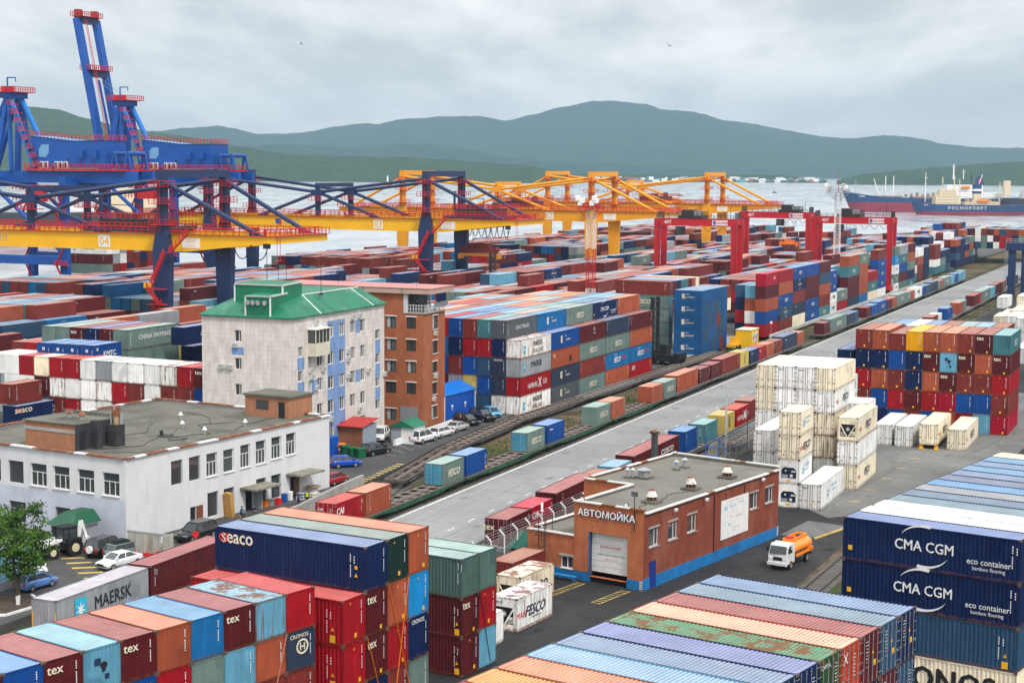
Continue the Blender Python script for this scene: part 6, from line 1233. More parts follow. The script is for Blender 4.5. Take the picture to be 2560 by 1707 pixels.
# ---------------------------------------------------------------- red rubber tyred gantries
def rtg(lab, right, spread=None, tx=-13.5):
    g = thing('yard_gantry', lab, 'crane', right, -.415, 'red rubber tyred yard cranes'); S_ = 23.5; Dp = 6.2
    for y in (0, Dp):
        m = MB(); m.box(-S_-.9,y-.6,21.5,.9,y+.6,23.6); m.build('beam', CRD, g)
        for x in (0,-S_): m = MB(); m.prism([(x-.7,y-.55,1.6),(x+.7,y-.55,1.6),(x+.85,y-.55,21.48),(x-.85,y-.55,21.48)], (0,1.1,0)); m.build('leg', CRD, g)
    for x in (0,-S_):
        m = MB(); m.box(x-.7,-2.2,1.2,x+.7,Dp+2.2,2.2); m.box(x-.8,1,2.2,x+.8,Dp-1,4.2,1); sb = m.build('sill_beam', [CRD, K['grey']], g); q = MB()
        for y in (-1.6,.2,Dp-.2,Dp+1.6): q.tube((x-.35,y,.8),(x+.35,y,.8),.8,n=14)
        q.build('tyres', K['rubber'], sb)
        m = MB(); m.box(x-.6,.62,21.9,x+.6,Dp-.62,23.2); m.build('end_tie', CRD, g)
    q = MB(); q.rail([(-S_,-.9,23.6),(0,-.9,23.6)],1.1,2,.06); q.rail([(.2,0,23.6),(.2,Dp,23.6),(-.9,Dp,23.6)],1.8,.8,.07); q.rail([(-S_,0,23.6),(-S_,Dp,23.6)],1.8,.8,.07); q.build('railing', K['darksteel'], g)
    t = MB(); t.box(tx-3.6,-.6,23.7,tx+3.6,Dp+.6,24.5); t.box(tx-2.6,.3,24.5,tx+.4,Dp-.5,26.2); t.box(tx+.9,1,24.5,tx+2.6,4.5,25.8, 1); tr = t.build('trolley', [K['darksteel'], K['grey']], g); q = MB(); q.rail([(tx-3.6,-.6,24.5),(tx+3.6,-.6,24.5),(tx+3.6,Dp,24.5)],1.2,1.2,.06); q.build('railing', K['black'], tr)
    c = MB(); c.box(tx-3.8,-1.9,19.0,tx-1.4,.2,21.3); cb = c.build('cabin', K['black'], g); q = MB(); q.box(tx-3.83,-1.93,19.4,tx-2.0,-1.9,21); q.build('pane', K['glass'], cb)
    s_ = MB(); s_.box(-6.5,-.66,21.8,-1.8,-.62,23.3); sp = s_.build('sign_plate', K['white'], g); q = MB(); put_text(q,'KALMAR',.75,(-3.7,-.69,22.55),X_,Z_,0,bold=.03); q.box(-6.2,-.69,22.0,-5.4,-.67,23.1,1); q.build('lettering', [K['red'], CB], sp); q = MB(); put_text(q,'40T',1.0,(-S_+3.4,-.65,22.6),X_,Z_,0,bold=.03); q.build('lettering', K['white'], g)
    q = MB()
    for k in range(3): x0 = -9+k*3; q.path([Vector((x0+2.6*t/6,-.8,21.4-1.4*math.sin(pi*t/6))) for t in range(7)],.07,5)
    for x in (-S_+.9,.9): q.bar((x,-1,3),(x,-1,23),.12)
    q.path([Vector((-1.2,0,23.6)),Vector((-1.2,0,27)),Vector((-.8,0,27.4))],.07,5); q.build('power_cable', K['black'], g)
    if spread:
        z = spread; q = MB(); q.box(tx-3,1,z,tx+3,5,z+.6); q.box(tx-3.2,.8,z-.7,tx-2.5,5.2,z+.9); q.box(tx+2.5,.8,z-.7,tx+3.2,5.2,z+.9); q.box(tx-1.6,1.6,z+.6,tx+1.6,4.4,z+1.5); s2 = q.build('spreader', K['orange'], g); q = MB()
        for a in (-2,2):
            for y in (1.5,4.5): q.bar((tx+a,y,z+.6),(tx+a*.6,y,23.7),.06)
        q.build('hoist_rope', K['black'], s2)
rtg('red yard crane left of the others with a dark trolley over blue and brown stacks', (64.5,479,0))
rtg('middle red yard crane carrying an orange spreader', (101.5,565,0), 12.5, -7)
rtg('right hand red yard crane standing over the tall trackside stacks', (117,510,0), 9.5, -13)
# ---------------------------------------------------------------- blue quay cranes
def quay(lab, org, up):
    g = thing('quay_crane', lab, 'crane', org, -.41, 'blue quay cranes'); 
    for x in (-14, 12):
        for y in (-9, 9):
            m = MB(); m.box(x-1.1,y-.9,0,x+1.1,y+.9,37.2 if x < 0 else 35); lg = m.build('leg', CN if (x < 0 and y < 0) else CB, g); q = MB()
            for z in (4,11,18,25,31): q.box(x-2.2,y-2.2,z,x+2.2,y-.9,z+.15); q.rail([(x-2.2,y-2.2,z),(x+2.2,y-2.2,z)],1.3,.8,.08)
            for k in range(4): q.bar((x-1.8 if k%2 else x+1.8,y-1.6,4+k*7),(x+1.8 if k%2 else x-1.8,y-1.6,11+k*7),.7,.12); 
            q.build('stairs', CR, lg)
    for y in (-9,9):
        m = MB(); m.box(-12.9,y-.8,11,10.9,y+.8,13.4); m.build('portal_beam', CB, g); m = MB(); m.tube((11.5,y,14),(-13,y,33),.6,n=8); m.build('brace', CB, g)
    for x in (-14,12): m = MB(); m.box(x-.9,-8.1,32,x+.9,8.1,34.4); m.build('cross_beam', CB, g); m = MB(); m.box(x-1.2,-12,.2,x+1.2,12,2); m.build('sill_beam', CB, g)
    m = MB(); m.box(-16,-4.4,33.2,32,-3,36.4); m.box(-16,3,33.2,32,4.4,36.4)
    if not up: m.box(-70,-4.4,33.6,-16,-3,36); m.box(-70,3,33.6,-16,4.4,36)
    m.build('girder', CB, g); m = MB(); m.box(-4,-5.6,36.5,29,5.6,37.0); dk = m.build('machinery_deck', CR, g); q = MB(); q.rail([(-4,-5.6,37),(29,-5.6,37),(29,5.6,37)],1.3,1.2,.08); q.build('railing', CR, dk)
    m = MB(); m.prism([(-2.5,-4.6,37.3),(11.5,-4.6,37.3),(11.5,-4.6,44.6),(-2.5,-4.6,46)], (0,9.2,0)); m.prism([(11.5,-4.6,37.3),(22.5,-4.6,37.3),(22.5,-4.6,44.6),(11.5,-4.6,44.6)], (0,9.2,0)); hs = m.build('machinery_house', CB, g)
    q = MB(); q.poly([(-2.7,-4.8,46.05),(11.5,-4.8,44.65),(11.5,4.8,44.65),(-2.7,4.8,46.05)]); q.poly([(11.5,-4.8,44.65),(22.7,-4.8,44.65),(22.7,4.8,44.65),(11.5,4.8,44.65)]); q.build('roof', flat('pale_blue_roof',(.12,.33,.62,1)), hs); q = MB(); q.rail([(-2.5,-4.6,46),(11.5,-4.6,44.7),(22.5,-4.6,44.7),(22.5,4.6,44.7)],1.4,1.2,.08); q.build('railing', CR, hs)
    q = MB(); q.poly([(.2,-4.63,40.2),(2.6,-4.63,40.2),(3.6,-4.63,41.4),(3.6,-4.63,43.6),(1.2,-4.63,43.6),(.2,-4.63,42.4)]); q.build('pale_panel', flat('pale_blue_panel',(.16,.36,.58,1)), hs)
    for x in (1.0,2.6,6.0,7.6,9.2): q = MB(); q.box(x,-5.3,37.05,x+.9,-4.7,39.0); q.box(x+.15,-5.32,37.2,x+.75,-5.3,38.8,1); q.build('cooling_unit', [K['white'], K['black']], hs)
    for x in (14.5,19): q = MB(); q.box(x,-5.5,40,x+1.2,-4.6,42); q.build('air_duct', CB, hs)
    q = MB(); q.box(9.6,-4.66,38.5,10.2,-4.62,39.8); q.box(-1.6,-4.66,38.3,-1.0,-4.62,39.4); q.build('door', K['black'], hs)
    a = MB()
    for y in (-4.5,4.5): a.bar((-15,y,36.4),(-12,y*.55,57),1.3,1.3); a.bar((-9.5,y,36.4),(-11.6,y*.55,57),.9,.9)
    a.box(-14,-3.6,56.4,-10,3.6,58); ap = a.build('apex_frame', CB, g); q = MB(); q.box(-15,-5,58,-8.6,5,58.2); q.rail([(-15,-5,58.2),(-8.6,-5,58.2),(-8.6,5,58.2)],1.3,1,.09)
    for k in range(8): q.box(-9.6+k*1.2,-5.6,54.5-k*2.4,-7.4+k*1.2,-3.4,54.7-k*2.4); q.rail([(-9.6+k*1.2,-5.6,54.7-k*2.4),(-7.4+k*1.2,-5.6,54.7-k*2.4)],1.1,.9,.08)
    for x in (-13.6,-11): q.tube((x,-2,58.2),(x,-2,59.6),.9,n=10)
    q.build('platform', CR, ap); q = MB(); q.bar((-11.5,-3,58),(-11.5,-3,62),.3); q.bar((-11.5,-3,62),(-8.6,-3,62),.3); q.bar((-8.6,-3,60.8),(-8.6,-3,62),.2); q.build('service_jib', CB, ap)
    for y in (-3.6,3.6):
        b = MB(); b.tube((-11.5,y*.6,57),(-1.5,y*1.2,36.6),.75,n=10); b.build('backstay', flat('crane_bright_blue',(.02,.20,.58,1)), g); b = MB(); b.tube((-12.5,y*.6,57),(-22,y*1.2,36.6) if not up else (-17.5,y*1.2,37),.6,n=10); b.build('forestay', CB, g)
    if up:
        hx, hz = -16.5, 36.2; dv = Vector((-9.5,0,47)); n_ = dv.normalized(); pr = Vector((n_.z,0,-n_.x)); bo = thing('boom', None, None); bo.parent = g; bo.name = 'boom'; q = MB()
        for y, w in ((-4.6,1.6),(4.6,1.6)):
            p, e2 = Vector((hx,y,hz)), Vector((hx,y,hz))+dv; q.bar(p, e2, w, 2.4, 0, (0,1,0))
        bm = q.build('boom_girder', CB, bo)
        for t in (.64,.99): p = Vector((hx,0,hz))+dv*t; c = MB(); c.bar(p+Vector((0,-3.8,0)),p+Vector((0,3.8,0)),2.2,2.0); ct = c.build('boom_tie', CN, bo); q = MB(); q.box(p.x-2.0,-5.4,p.z+1.1,p.x+2,5.4,p.z+1.25); q.rail([(p.x-2,-5.4,p.z+1.2),(p.x+2,-5.4,p.z+1.2),(p.x+2,5.4,p.z+1.2)],1.4,1,.09); q.build('platform', CR, ct)
        for y in (-4,4): p = Vector((hx,y,hz))+dv; c = MB(); c.box(p.x-.9,y-.9,p.z,p.x+.9,y+.9,p.z+2.8); c.build('boom_head', mat('weathered_red_brown',(.26,.06,.04,1)), bo)
        l = MB()
        for o in (-.35,.35): l.bar(Vector((hx+1.4,-3+o,hz+3)),Vector((hx+1.4,-3+o,hz+3))+dv*.93,.12)
        for k in range(56): p = Vector((hx+1.4,-3,hz+3))+dv*(.93*k/56); l.bar(p+Vector((0,-.35,0)),p+Vector((0,.35,0)),.1)
        l.build('boom_ladder', CR, bo); l = MB()
        for y in (-2.2,2.2): l.bar((hx+2.6,y,hz),Vector((hx+2.2,y,hz))+dv*.6,.5)
        l.build('boom_stay', CB, bo); l = MB()
        for y in (-1.5,1.5): l.bar(Vector((hx,y,hz))+dv*.62,(-11.5,y,58),.07)
        l.build('boom_rope', K['grey'], bo)
    q = MB()
    for x in (24.5,29):
        for y in (-3.6,3.6): q.bar((x-.9,y,37),(x,y,41.5),.6); q.bar((x+1.2,y,37),(x+.2,y,41.5),.5)
        q.tube((x,-4,41.2),(x,4,41.2),.6,n=8)
    q.build('rope_sheave_frame', CB, g); q = MB(); q.box(-3,-6.8,28,3,-5,31); q.rail([(-8,-6,31.2),(10,-6,31.2)],1.3,1.2,.09); q.rail([(-8,-6,28.2),(10,-6,28.2)],1.3,1.2,.09); q.build('trolley_walkway', CR, g)
    for k in range(3): pass
quay('blue quay crane at the left edge with its boom out of view', (-128.7,458.3,0), False)
quay('blue quay crane with its boom raised high into the sky', (-109.5,509,0), True)
# ---------------------------------------------------------------- ships
def ship(lab, org, Ln, beam, hb, hm, hs, boot, hull, boots, rot=0, grp=None):
    g = thing('ship', lab, 'ship', org, rot, grp); n = 26
    def sec(z0, z1, f):
        rings = []
        for z, rk in ((z0,0),(z1,1)):
            r = []
            for sgn in (1,-1):
                for k in (range(n+1) if sgn > 0 else range(n,-1,-1)):
                    t = k/n; zz = z(t) if callable(z) else z; x = t*Ln + (1-min(1,t/.16))**1.2*(Ln*.055)*(1-min(1,max(0,zz)/hb)); w = beam/2*min(1,(t/.20+.02))**.62*(1 if t < .86 else 1-.55*((t-.86)/.14)**1.6)
                    r.append((x, -sgn*w, zz))
            rings.append(r)
        return rings
    top = lambda t: (hb+(hm-hb)*min(1,t/.30)**.6) if t < .82 else hm+(hs-hm)*(t-.82)/.18
    MB().loft(sec(lambda t: 0, lambda t: min(boot, top(t)), 0)).build('hull_bottom', boots, g); h = MB().loft(sec(lambda t: min(boot, top(t)), top, 0)).build('hull', hull, g); return g, h
NAV = mat('ship_hull_navy', (.012,.045,.13,1), .5, .2, .05); BOOT = mat('ship_boot_red', (.20,.022,.045,1), .6, .25, .05); CREAM = flat('ship_cream', (.62,.52,.36,1)); SW_ = K['white']
def block_house(p, g, x0, x1, w, z0, decks, m, dh=2.7, inset=.35):
    for k in range(decks):
        q = MB(); q.box(x0+k*inset, -w/2+k*.3, z0+k*dh, x1-k*inset*.5, w/2-k*.3, z0+(k+1)*dh); dk = q.build('deckhouse', m, g); q = MB(); n = int((x1-x0-k*inset*1.5)/2.2)
        for i in range(1, n): x = x0+k*inset+i*2.2; q.box(x, -w/2+k*.3-.05, z0+k*dh+1.0, x+.8, -w/2+k*.3-.02, z0+k*dh+1.8)
        if n > 1: q.build('porthole', K['black'], dk)
def mast(g, x, z0, z1, m, r=.35, arms=True, lean=0):
    q = MB(); q.tube((x,0,z0),(x+lean,0,z1),r,r*.6,8)
    if arms: q.bar((x-2,0,z0+(z1-z0)*.8),(x+2,0,z0+(z1-z0)*.8),.3); q.bar((x-1.2,0,z0+(z1-z0)*.6),(x+1.2,0,z0+(z1-z0)*.6),.3)
    q.build('mast', m, g)
g, h = ship('long navy and red refrigerated ship at anchor, bow to the left', (331,1660,-2), 178, 22, 21.5, 13.5, 15, 9.5, NAV, BOOT, 0)
q = MB(); put_text(q,'ЧУКОТКА',2.0,(22,-8.2,15.5),X_,Z_,0); q.build('ship_name', SW_, h)
block_house(g, g, 100, 160, 18, 14, 2, SW_); block_house(g, g, 104, 140, 16, 19.4, 3, SW_); q = MB(); q.prism([(134,-3,27),(142,-3,27),(140.5,-3,36),(135.5,-3,36)], (0,6,0)); q.build('funnel', NAV, g); q = MB(); q.box(136.5,-3.1,30.5,139.5,-3.02,33.5); q.build('funnel_mark', K['red'], g)
for x, z, ln in ((44,36,0),(52,36,0),(38,33,-6)): mast(g, x, 15, z, SW_, .6, False, ln)
mast(g, 112, 33, 48, SW_, .8); mast(g, 122, 33, 43, SW_, .4); mast(g, 130, 27, 42, K['black'], .4, False); mast(g, 14, 19, 33, K['steel'], .3)
q = MB(); q.tube((118,-9.5,25),(126,-9.5,25),1.3,n=8); q.build('lifeboat', K['orange'], g); q = MB(); q.box(34,-6,13.5,60,6,16); q.box(70,-7,13.5,96,7,15.5); [q.bar((30+k*4.5,-5,13),(31+k*4.5+(k%3)*2,4,16+(k%4)*2),.35) for k in range(16)]; [q.box(64+k*5.5,-3+(k%2)*2,15,66+k*5.5,2,17.5+k%3) for k in range(6)]; q.build('hatch', mat('ship_deck_gear',(.30,.22,.17,1)), g)
g, h = ship('shorter navy salvage ship lying in front of the long one', (375,1555,-2), 110, 16, 13, 9.2, 10, 3, NAV, BOOT, 0)
q = MB(); put_text(q,'РОСМОРПОРТ',2.9,(52,-8.25,6.6),X_,Z_,0,spacing=1.5); put_text(q,'НАХОДКА',1.6,(16,-6.4,9.2),X_,Z_,0); q.build('ship_name', SW_, h)
block_house(g, g, 22, 46, 14, 10, 3, CREAM); block_house(g, g, 26, 42, 12, 18.1, 2, CREAM); mast(g, 30, 23, 36, CREAM, .5); mast(g, 41, 23, 37, CREAM, .6); mast(g, 46, 18, 34, CREAM, .5); mast(g, 14, 12, 40, SW_, .4); mast(g, 84, 10, 31, CREAM, .6, False); block_house(g, g, 50, 82, 12, 9.5, 1, CREAM)
q = MB(); q.tube((62,-6.5,13.5),(72,-6.5,13.5),1.4,n=8); q.build('lifeboat', K['orange'], g); q = MB(); q.box(59,-3,12,66,3,20,0); q.box(58.9,-3.05,20,66.1,3.05,22.5,1); q.box(58.9,-3.05,24.5,66.1,3.05,29,1); q.box(59,-3,22.5,66,3,24.5,2); q.build('funnel', [CREAM, NAV, SW_], g); q = MB(); q.bar((57,-1,10),(67,-1,38),.5); q.build('derrick', SW_, g); q = MB(); [q.box(48+k*4.2,-5,9,50+k*4.2,3,12+(k*7)%4) for k in range(9)]; [q.bar((70+k*3,-4,10),(72+k*4,-4,16+k),.3) for k in range(5)]; q.build('deck_gear', mat('tan_deck_gear',(.42,.33,.22,1)), g)
g, h = ship('dark ship with white upper works cut off by the right edge', (486,1640,-2), 150, 20, 15, 14, 14, 4, mat('ship_hull_black',(.03,.04,.055,1)), BOOT, 0)
block_house(g, g, 20, 60, 16, 15, 4, SW_); mast(g, 34, 26, 44, SW_, .5); q = MB(); q.box(2,-3,17,8,3,32); q.build('funnel', CREAM, g)
g, h = ship('cream and black ship behind the blue quay cranes', (-178,845,-2), 120, 20, 19, 16, 16, 4, mat('tanker_hull_black',(.035,.04,.05,1)), BOOT, pi)
block_house(g, g, 4, 27, 18, 16, 4, CREAM, 3.2); mast(g, 14, 28, 38, CREAM, .5); q = MB(); q.box(30,-5,16,50,5,19); q.build('white_deck_cabin', SW_, g)
# small craft, beacon
def speck(lab, p, s, cat, m): 
    q = MB(); q.loft([[(-s,-s*.3,0),(s,-s*.3,0),(s*1.3,0,0),(s,s*.3,0),(-s,s*.3,0)],[(-s,-s*.35,s*.4),(s,-s*.35,s*.4),(s*1.5,0,s*.4),(s,s*.35,s*.4),(-s,s*.35,s*.4)]]); q.box(-s*.5,-s*.2,s*.4,s*.3,s*.2,s*.9); o = q.build(cat, m); o.location = p; tag(o, lab, cat)
speck('small dark launch on open water right of the yellow cranes', V(486.00,3064.69,-2.50), 3.5, 'boat', K['darksteel']); speck('small reddish barge between the yellow crane masts', V(263.81,2603.00,-2.50), 4.0, 'boat', K['rust']); speck('small grey launch left of the farthest yellow crane', V(165.66,3014.40,-2.50), 5, 'boat', K['grey'])
q = MB(); q.tube((0,0,0),(0,0,16),3,2,8); q.tube((0,0,16),(0,0,20),2.4,1,8); o = q.build('beacon', K['white']); o.location = (-370,4860,-2.5); tag(o, 'white beacon on the far green shore', 'beacon')
# ---------------------------------------------------------------- far shore town
r_ = random.Random(21); q = MB()
for k in range(150):
    u = r_.uniform(1380,2040) if k < 110 else r_.uniform(1560,2030); t = (u-1280)/CAM_F; y = r_.uniform(5890,6020); x = t*y; s = r_.uniform(4,15); h_ = r_.uniform(4,10); z = r_.uniform(0,10) if k < 110 else 0; q.box(x-s,y-5,z-2,x+s,y+5,z+h_, r_.choice((0,0,0,1,2,3)))
o = q.build('village', [K['white'], flat('red_roofs',(.35,.09,.06,1)), flat('teal_shed',(.10,.30,.33,1)), K['grey']]); tag(o, 'scattered pale houses along the low far shore', 'village', kind='stuff')
# ---------------------------------------------------------------- cars
TRIM = K['black']; LAMP = flat('clear_lamp', (.75,.75,.72,1), .15, .6); TAIL = flat('red_tail_lamp', (.55,.02,.02,1), .2, .5); ALLOY = flat('alloy_wheel', (.52,.52,.53,1), .3, .5, .7)
def carpaint(name, c):
    M = Mt(name); M.b.inputs['Base Color'].default_value = c; M.b.inputs['Roughness'].default_value = .28; M.b.inputs['Coat Weight'].default_value = .6; M.b.inputs['Coat Roughness'].default_value = .06
    v = M.coord(); n = M.noise(v, 1.3, 4); q = M.n('ShaderNodeVectorMath', operation='SCALE'); q.inputs[0].default_value = c[:3]; M.l(M.ramp(n, .3, .7, .88, 1.1), q.inputs[3]); M.l(q.outputs[0], M.b.inputs['Base Color']); return M.mat
_wh = {}
def wheel_mesh(r, w):
    if (r, w) in _wh: return _wh[(r, w)]
    m = MB(); m.tube((-w/2,0,0),(w/2,0,0),r,n=18); t = m.mesh('tyre', K['rubber']); q = MB(); q.tube((-w/2-.012,0,0),(w/2+.012,0,0),r*.64,n=12); rm = q.mesh('rim', ALLOY); _wh[(r, w)] = (t, rm); return t, rm
def wheel(par, x, y, r, w=.21):
    t, rm = wheel_mesh(r, w); a = link('wheel', t, par); a.location = (x,y,r); link('rim', rm, a)
CARS = {  # length, width, profile of body (y, z) and roof, glasshouse: y positions from the rear
 'sedan':(4.6,1.75,1.42,[(0,.95),(.9,1.0),(3.35,.95),(4.5,.72)],(.75,1.45,2.75,3.55)),
 'hatch':(4.0,1.7,1.5,[(0,.9),(.4,1.02),(2.95,.98),(3.9,.72)],(.08,.55,2.35,3.2)),
 'wagon':(4.6,1.75,1.5,[(0,.95),(.5,1.0),(3.3,.96),(4.5,.75)],(.1,.5,2.8,3.6)),
 'suv':(4.8,1.9,1.85,[(0,1.1),(.5,1.15),(3.45,1.12),(4.7,.95)],(.08,.4,2.8,3.55)),
 'mpv':(4.7,1.8,1.62,[(0,1.0),(.5,1.08),(3.3,1.0),(4.6,.75)],(.1,.5,2.6,3.7))}
def car(kind, pos, yaw, col, lab, rails=False, spare=False, box=None):
    Ln, W, Ht, bp, (ra, rb, rc, rd) = CARS[kind]; hw = W/2; g = thing('parked_car', lab, 'car', pos, -yaw, 'cars parked around the buildings'); r = .37 if kind == 'suv' else .31; zb = .24 if kind != 'suv' else .34
    m = MB(); rings = []; ys = [0,.12,.5,1.2,2.0,2.8,3.4,Ln-.5,Ln-.1,Ln]
    def top(y):
        P = bp+[(Ln,bp[-1][1]-.12)]
        for (a, za),(b, zb_) in zip(P,P[1:]):
            if a <= y <= b: return za+(zb_-za)*(y-a)/(b-a)
        return P[-1][1]
    for y in ys:
        k = .90 if y in (0,Ln) else .97 if y in (.12,Ln-.1) else 1; zt = top(y)-(.12 if y in (0,) else 0); zb2 = zb+(.14 if y in (0,Ln) else 0)
        rings.append([(-hw*k*.94,y,zb2),(-hw*k,y,zb2+.16),(-hw*k,y,zt-.22),(-hw*k*.93,y,zt-.05),(-hw*k*.8,y,zt),(hw*k*.8,y,zt),(hw*k*.93,y,zt-.05),(hw*k,y,zt-.22),(hw*k,y,zb2+.16),(hw*k*.94,y,zb2)])
    m.loft(rings); cp = carpaint(lab.split()[0]+'_car_paint', col); b = m.build('body', cp, g, True)
    zl = lambda y: top(y)-.03; q = MB(); w1, w2 = hw*.90, hw*.72; z2 = Ht-.05
    A_ = [(-w1,ra,zl(ra)),(w1,ra,zl(ra)),(w1,rd,zl(rd)),(-w1,rd,zl(rd))]; B_2 = [(-w2,rb,z2),(w2,rb,z2),(w2,rc,z2),(-w2,rc,z2)]
    for a, c in ((0,1),(1,2),(2,3),(3,0)): q.poly([A_[a],A_[c],B_2[c],B_2[a]])
    q.build('glass', K['glass'], g)
    q = MB(); q.loft([[(-w2-.03,rb-.08,z2),(w2+.03,rb-.08,z2),(w2+.03,rc+.05,z2),(-w2-.03,rc+.05,z2)],[(-w2*.9,rb+.02,Ht),(w2*.9,rb+.02,Ht),(w2*.9,rc-.08,Ht),(-w2*.9,rc-.08,Ht)]])
    for a, c in ((A_[0],B_2[0]),(A_[1],B_2[1]),(A_[2],B_2[2]),(A_[3],B_2[3])): q.bar(a,c,.09,.09)
    for s in (-1,1): q.bar((s*(w1+.005),(ra+rd)/2,zl(2)),(s*(w2+.005),(rb+rc)/2,z2),.09,.05)
    q.build('roof', cp, g)
    for s in (-1,1):
        for y in (.82,Ln-.85): wheel(g, s*(hw-.10), y, r)
        q = MB(); q.box(s*hw*.62-.2,Ln-.16,top(Ln-.3)-.26,s*hw*.62+.2,Ln-.02,top(Ln-.3)-.08); q.build('headlight', LAMP, g); q = MB(); q.box(s*hw*.72-.13,-.012,top(.2)-.35,s*hw*.72+.13,.1,top(.2)-.08); q.build('tail_light', TAIL, g)
        q = MB(); q.box(s*(hw+.02)-.09,rd-.35,zl(2)+.02,s*(hw+.02)+.09,rd-.2,zl(2)+.17); q.build('mirror', cp, g)
    q = MB(); q.box(-.45,Ln-.04,zb+.2,.45,Ln+.01,zb+.42); q.build('grille', TRIM, g); q = MB(); q.box(-.26,-.02,.62,.26,.005,.74); q.build('number_plate', K['white'], g)
    if rails: q = MB(); [q.bar((s*w2*.95,rb+.1,Ht+.04),(s*w2*.95,rc-.1,Ht+.04),.05) for s in (-1,1)]; q.build('roof_rail', K['chrome'], g)
    if spare: q = MB(); q.tube((0,-.24,.95),(0,-.02,.95),.36,n=16); q.build('spare_wheel_cover', K['white'], g)
    if box: q = MB(); q.loft([[(-.42,.7,Ht+.05),(.42,.7,Ht+.05),(.42,2.6,Ht+.05),(-.42,2.6,Ht+.05)],[(-.36,.85,Ht+.38),(.36,.85,Ht+.38),(.34,2.2,Ht+.32),(-.34,2.2,Ht+.32)]]); q.build('roof_box', TRIM, g)
    return g
def at(c, yaw, Ln): return V(c[0]-math.sin(yaw)*Ln/2, c[1]-math.cos(yaw)*Ln/2, 0)
def pcar(kind, c, yaw, col, lab, **k): return car(kind, at(c, yaw, CARS[kind][0]), yaw, rgb(*col) if max(col) > 1 else col, lab, **k)
pcar('hatch',(-42.6,144.3),.52,(88,132,196),'light blue hatchback beside the tree with the white painted trunk')
pcar('hatch',(-44.3,149.6),2.6,(205,205,205),'white hatchback half hidden behind the tree')
pcar('sedan',(-37.1,152.6),pi+.62,(225,226,230),'white sedan in front of the grey green estate car')
pcar('wagon',(-37.4,156.6),.62,(92,116,110),'grey green estate car with a black roof box', box=True)
pcar('suv',(-39.5,157.5),.45,(16,18,22),'black off roader with a white spare wheel cover', rails=True, spare=True)
pcar('suv',(-32.0,164.0),pi+.55,(13,14,17),'glossy black off roader by the brown door of the white building', rails=True)
pcar('hatch',(-21.1,205.6),1.12,(12,70,180),'bright blue hatchback at the corner of the white building')
pcar('hatch',(-21.2,194.2),.5,(150,16,34),'dark red hatchback at the corner of the white building')
pcar('mpv',(-18.0,214.9),.62,(24,26,30),'black hatchback with red tail lamps beside the green bins')
pcar('suv',(-12.2,224.9),.52,(228,228,230),'white off roader, nearest of the pale cars along the barrier', rails=True)
pcar('wagon',(-9.9,229.9),.5,(224,224,226),'white crossover, middle of the pale cars along the barrier')
pcar('sedan',(-7.9,235.0),.48,(178,180,180),'silver sedan, farthest of the pale cars along the barrier')
pcar('mpv',(-6.6,241.2),2.45,(14,15,18),'black people carrier by the blue shed')
pcar('suv',(-4.4,244.9),2.5,(14,15,18),'black off roader between the people carrier and the light blue car')
pcar('hatch',(-3.0,249.0),2.7,(95,180,222),'small sky blue car before the blue shed')
o = pcar('suv',(-18.3,226.2),pi+.1,(220,222,225),'white van partly hidden behind the small brick garage'); 
pcar('hatch',(-37.6,124.4),.7,(210,40,48),'red car roof showing at the lower left edge')
# ---------------------------------------------------------------- tanker lorry
t = thing('tanker_lorry', 'small lorry with white cab and bright orange fuel tank driving past the car wash', 'lorry', V(25.25,152.65)+V(math.sin(.57)*6.4,math.cos(.57)*6.4), -(pi+.57))
OT = carpaint('orange_tank_paint', rgb(250,140,8)); WC_ = carpaint('white_cab_paint', (.72,.72,.72,1))
m = MB(); m.box(-.42,.2,.62,-.28,6.1,.86); m.box(.28,.2,.62,.42,6.1,.86); m.box(-.9,.0,.55,.9,.12,.75); m.box(.45,2.2,.45,.95,3.2,.95); m.build('chassis', K['darksteel'], t)
m = MB(); sec = lambda y, k=1: [(1.02*k*math.cos(a), y, 1.72+.66*k*math.sin(a)) for a in (2*pi*i/20 for i in range(20))]
m.loft([sec(.1,.86),sec(.25),sec(4.1),sec(4.25,.86)]); tk = m.build('tank', OT, t, False)
m = MB(); m.box(-.5,.5,2.3,-.42,3.9,2.62); m.box(.42,.5,2.3,.5,3.9,2.62); m.box(-.5,.42,2.3,.5,.5,2.62); m.box(-.5,3.9,2.3,.5,3.98,2.62); m.box(-1.08,.1,1.0,1.08,.9,1.35); m.box(-1.08,.3,1.02,-.98,4.2,1.3); m.box(.98,.3,1.02,1.08,4.2,1.3); m.build('catwalk', OT, tk)
for y in (1.2,2.9): q = MB(); q.tube((0,y,2.35),(0,y,2.55),.3,n=14); q.build('hatch', K['darksteel'], tk)
q = MB(); q.box(-.95,2.0,1.5,-.90,0,1.5); q = MB(); q.poly([(1.06,3.2,1.35),(1.06,3.5,1.35),(1.06,3.5,1.65),(1.06,3.2,1.65)]); q.build('hazard_plate', K['white'], tk)
q = MB(); q.box(-.2,3.1,2.4,.35,3.7,2.7); q.build('red_fire_box', K['red'], tk)
m = MB(); m.loft([[(-.98,4.45,.62),(.98,4.45,.62),(.98,4.45,1.6),(.94,4.45,2.45),(-.94,4.45,2.45),(-.98,4.45,1.6)],[(-.98,5.9,.62),(.98,5.9,.62),(.98,5.95,1.55),(.90,5.75,2.45),(-.90,5.75,2.45),(-.98,5.95,1.55)],[(-.95,6.25,.62),(.95,6.25,.62),(.95,6.22,1.5),(.86,5.9,2.36),(-.86,5.9,2.36),(-.95,6.22,1.5)]]); cb = m.build('cab', WC_, t)
q = MB(); q.poly([(-.86,6.205,1.58),(.86,6.205,1.58),(.80,5.945,2.28),(-.80,5.945,2.28)]); q.build('windscreen', K['glass'], cb)
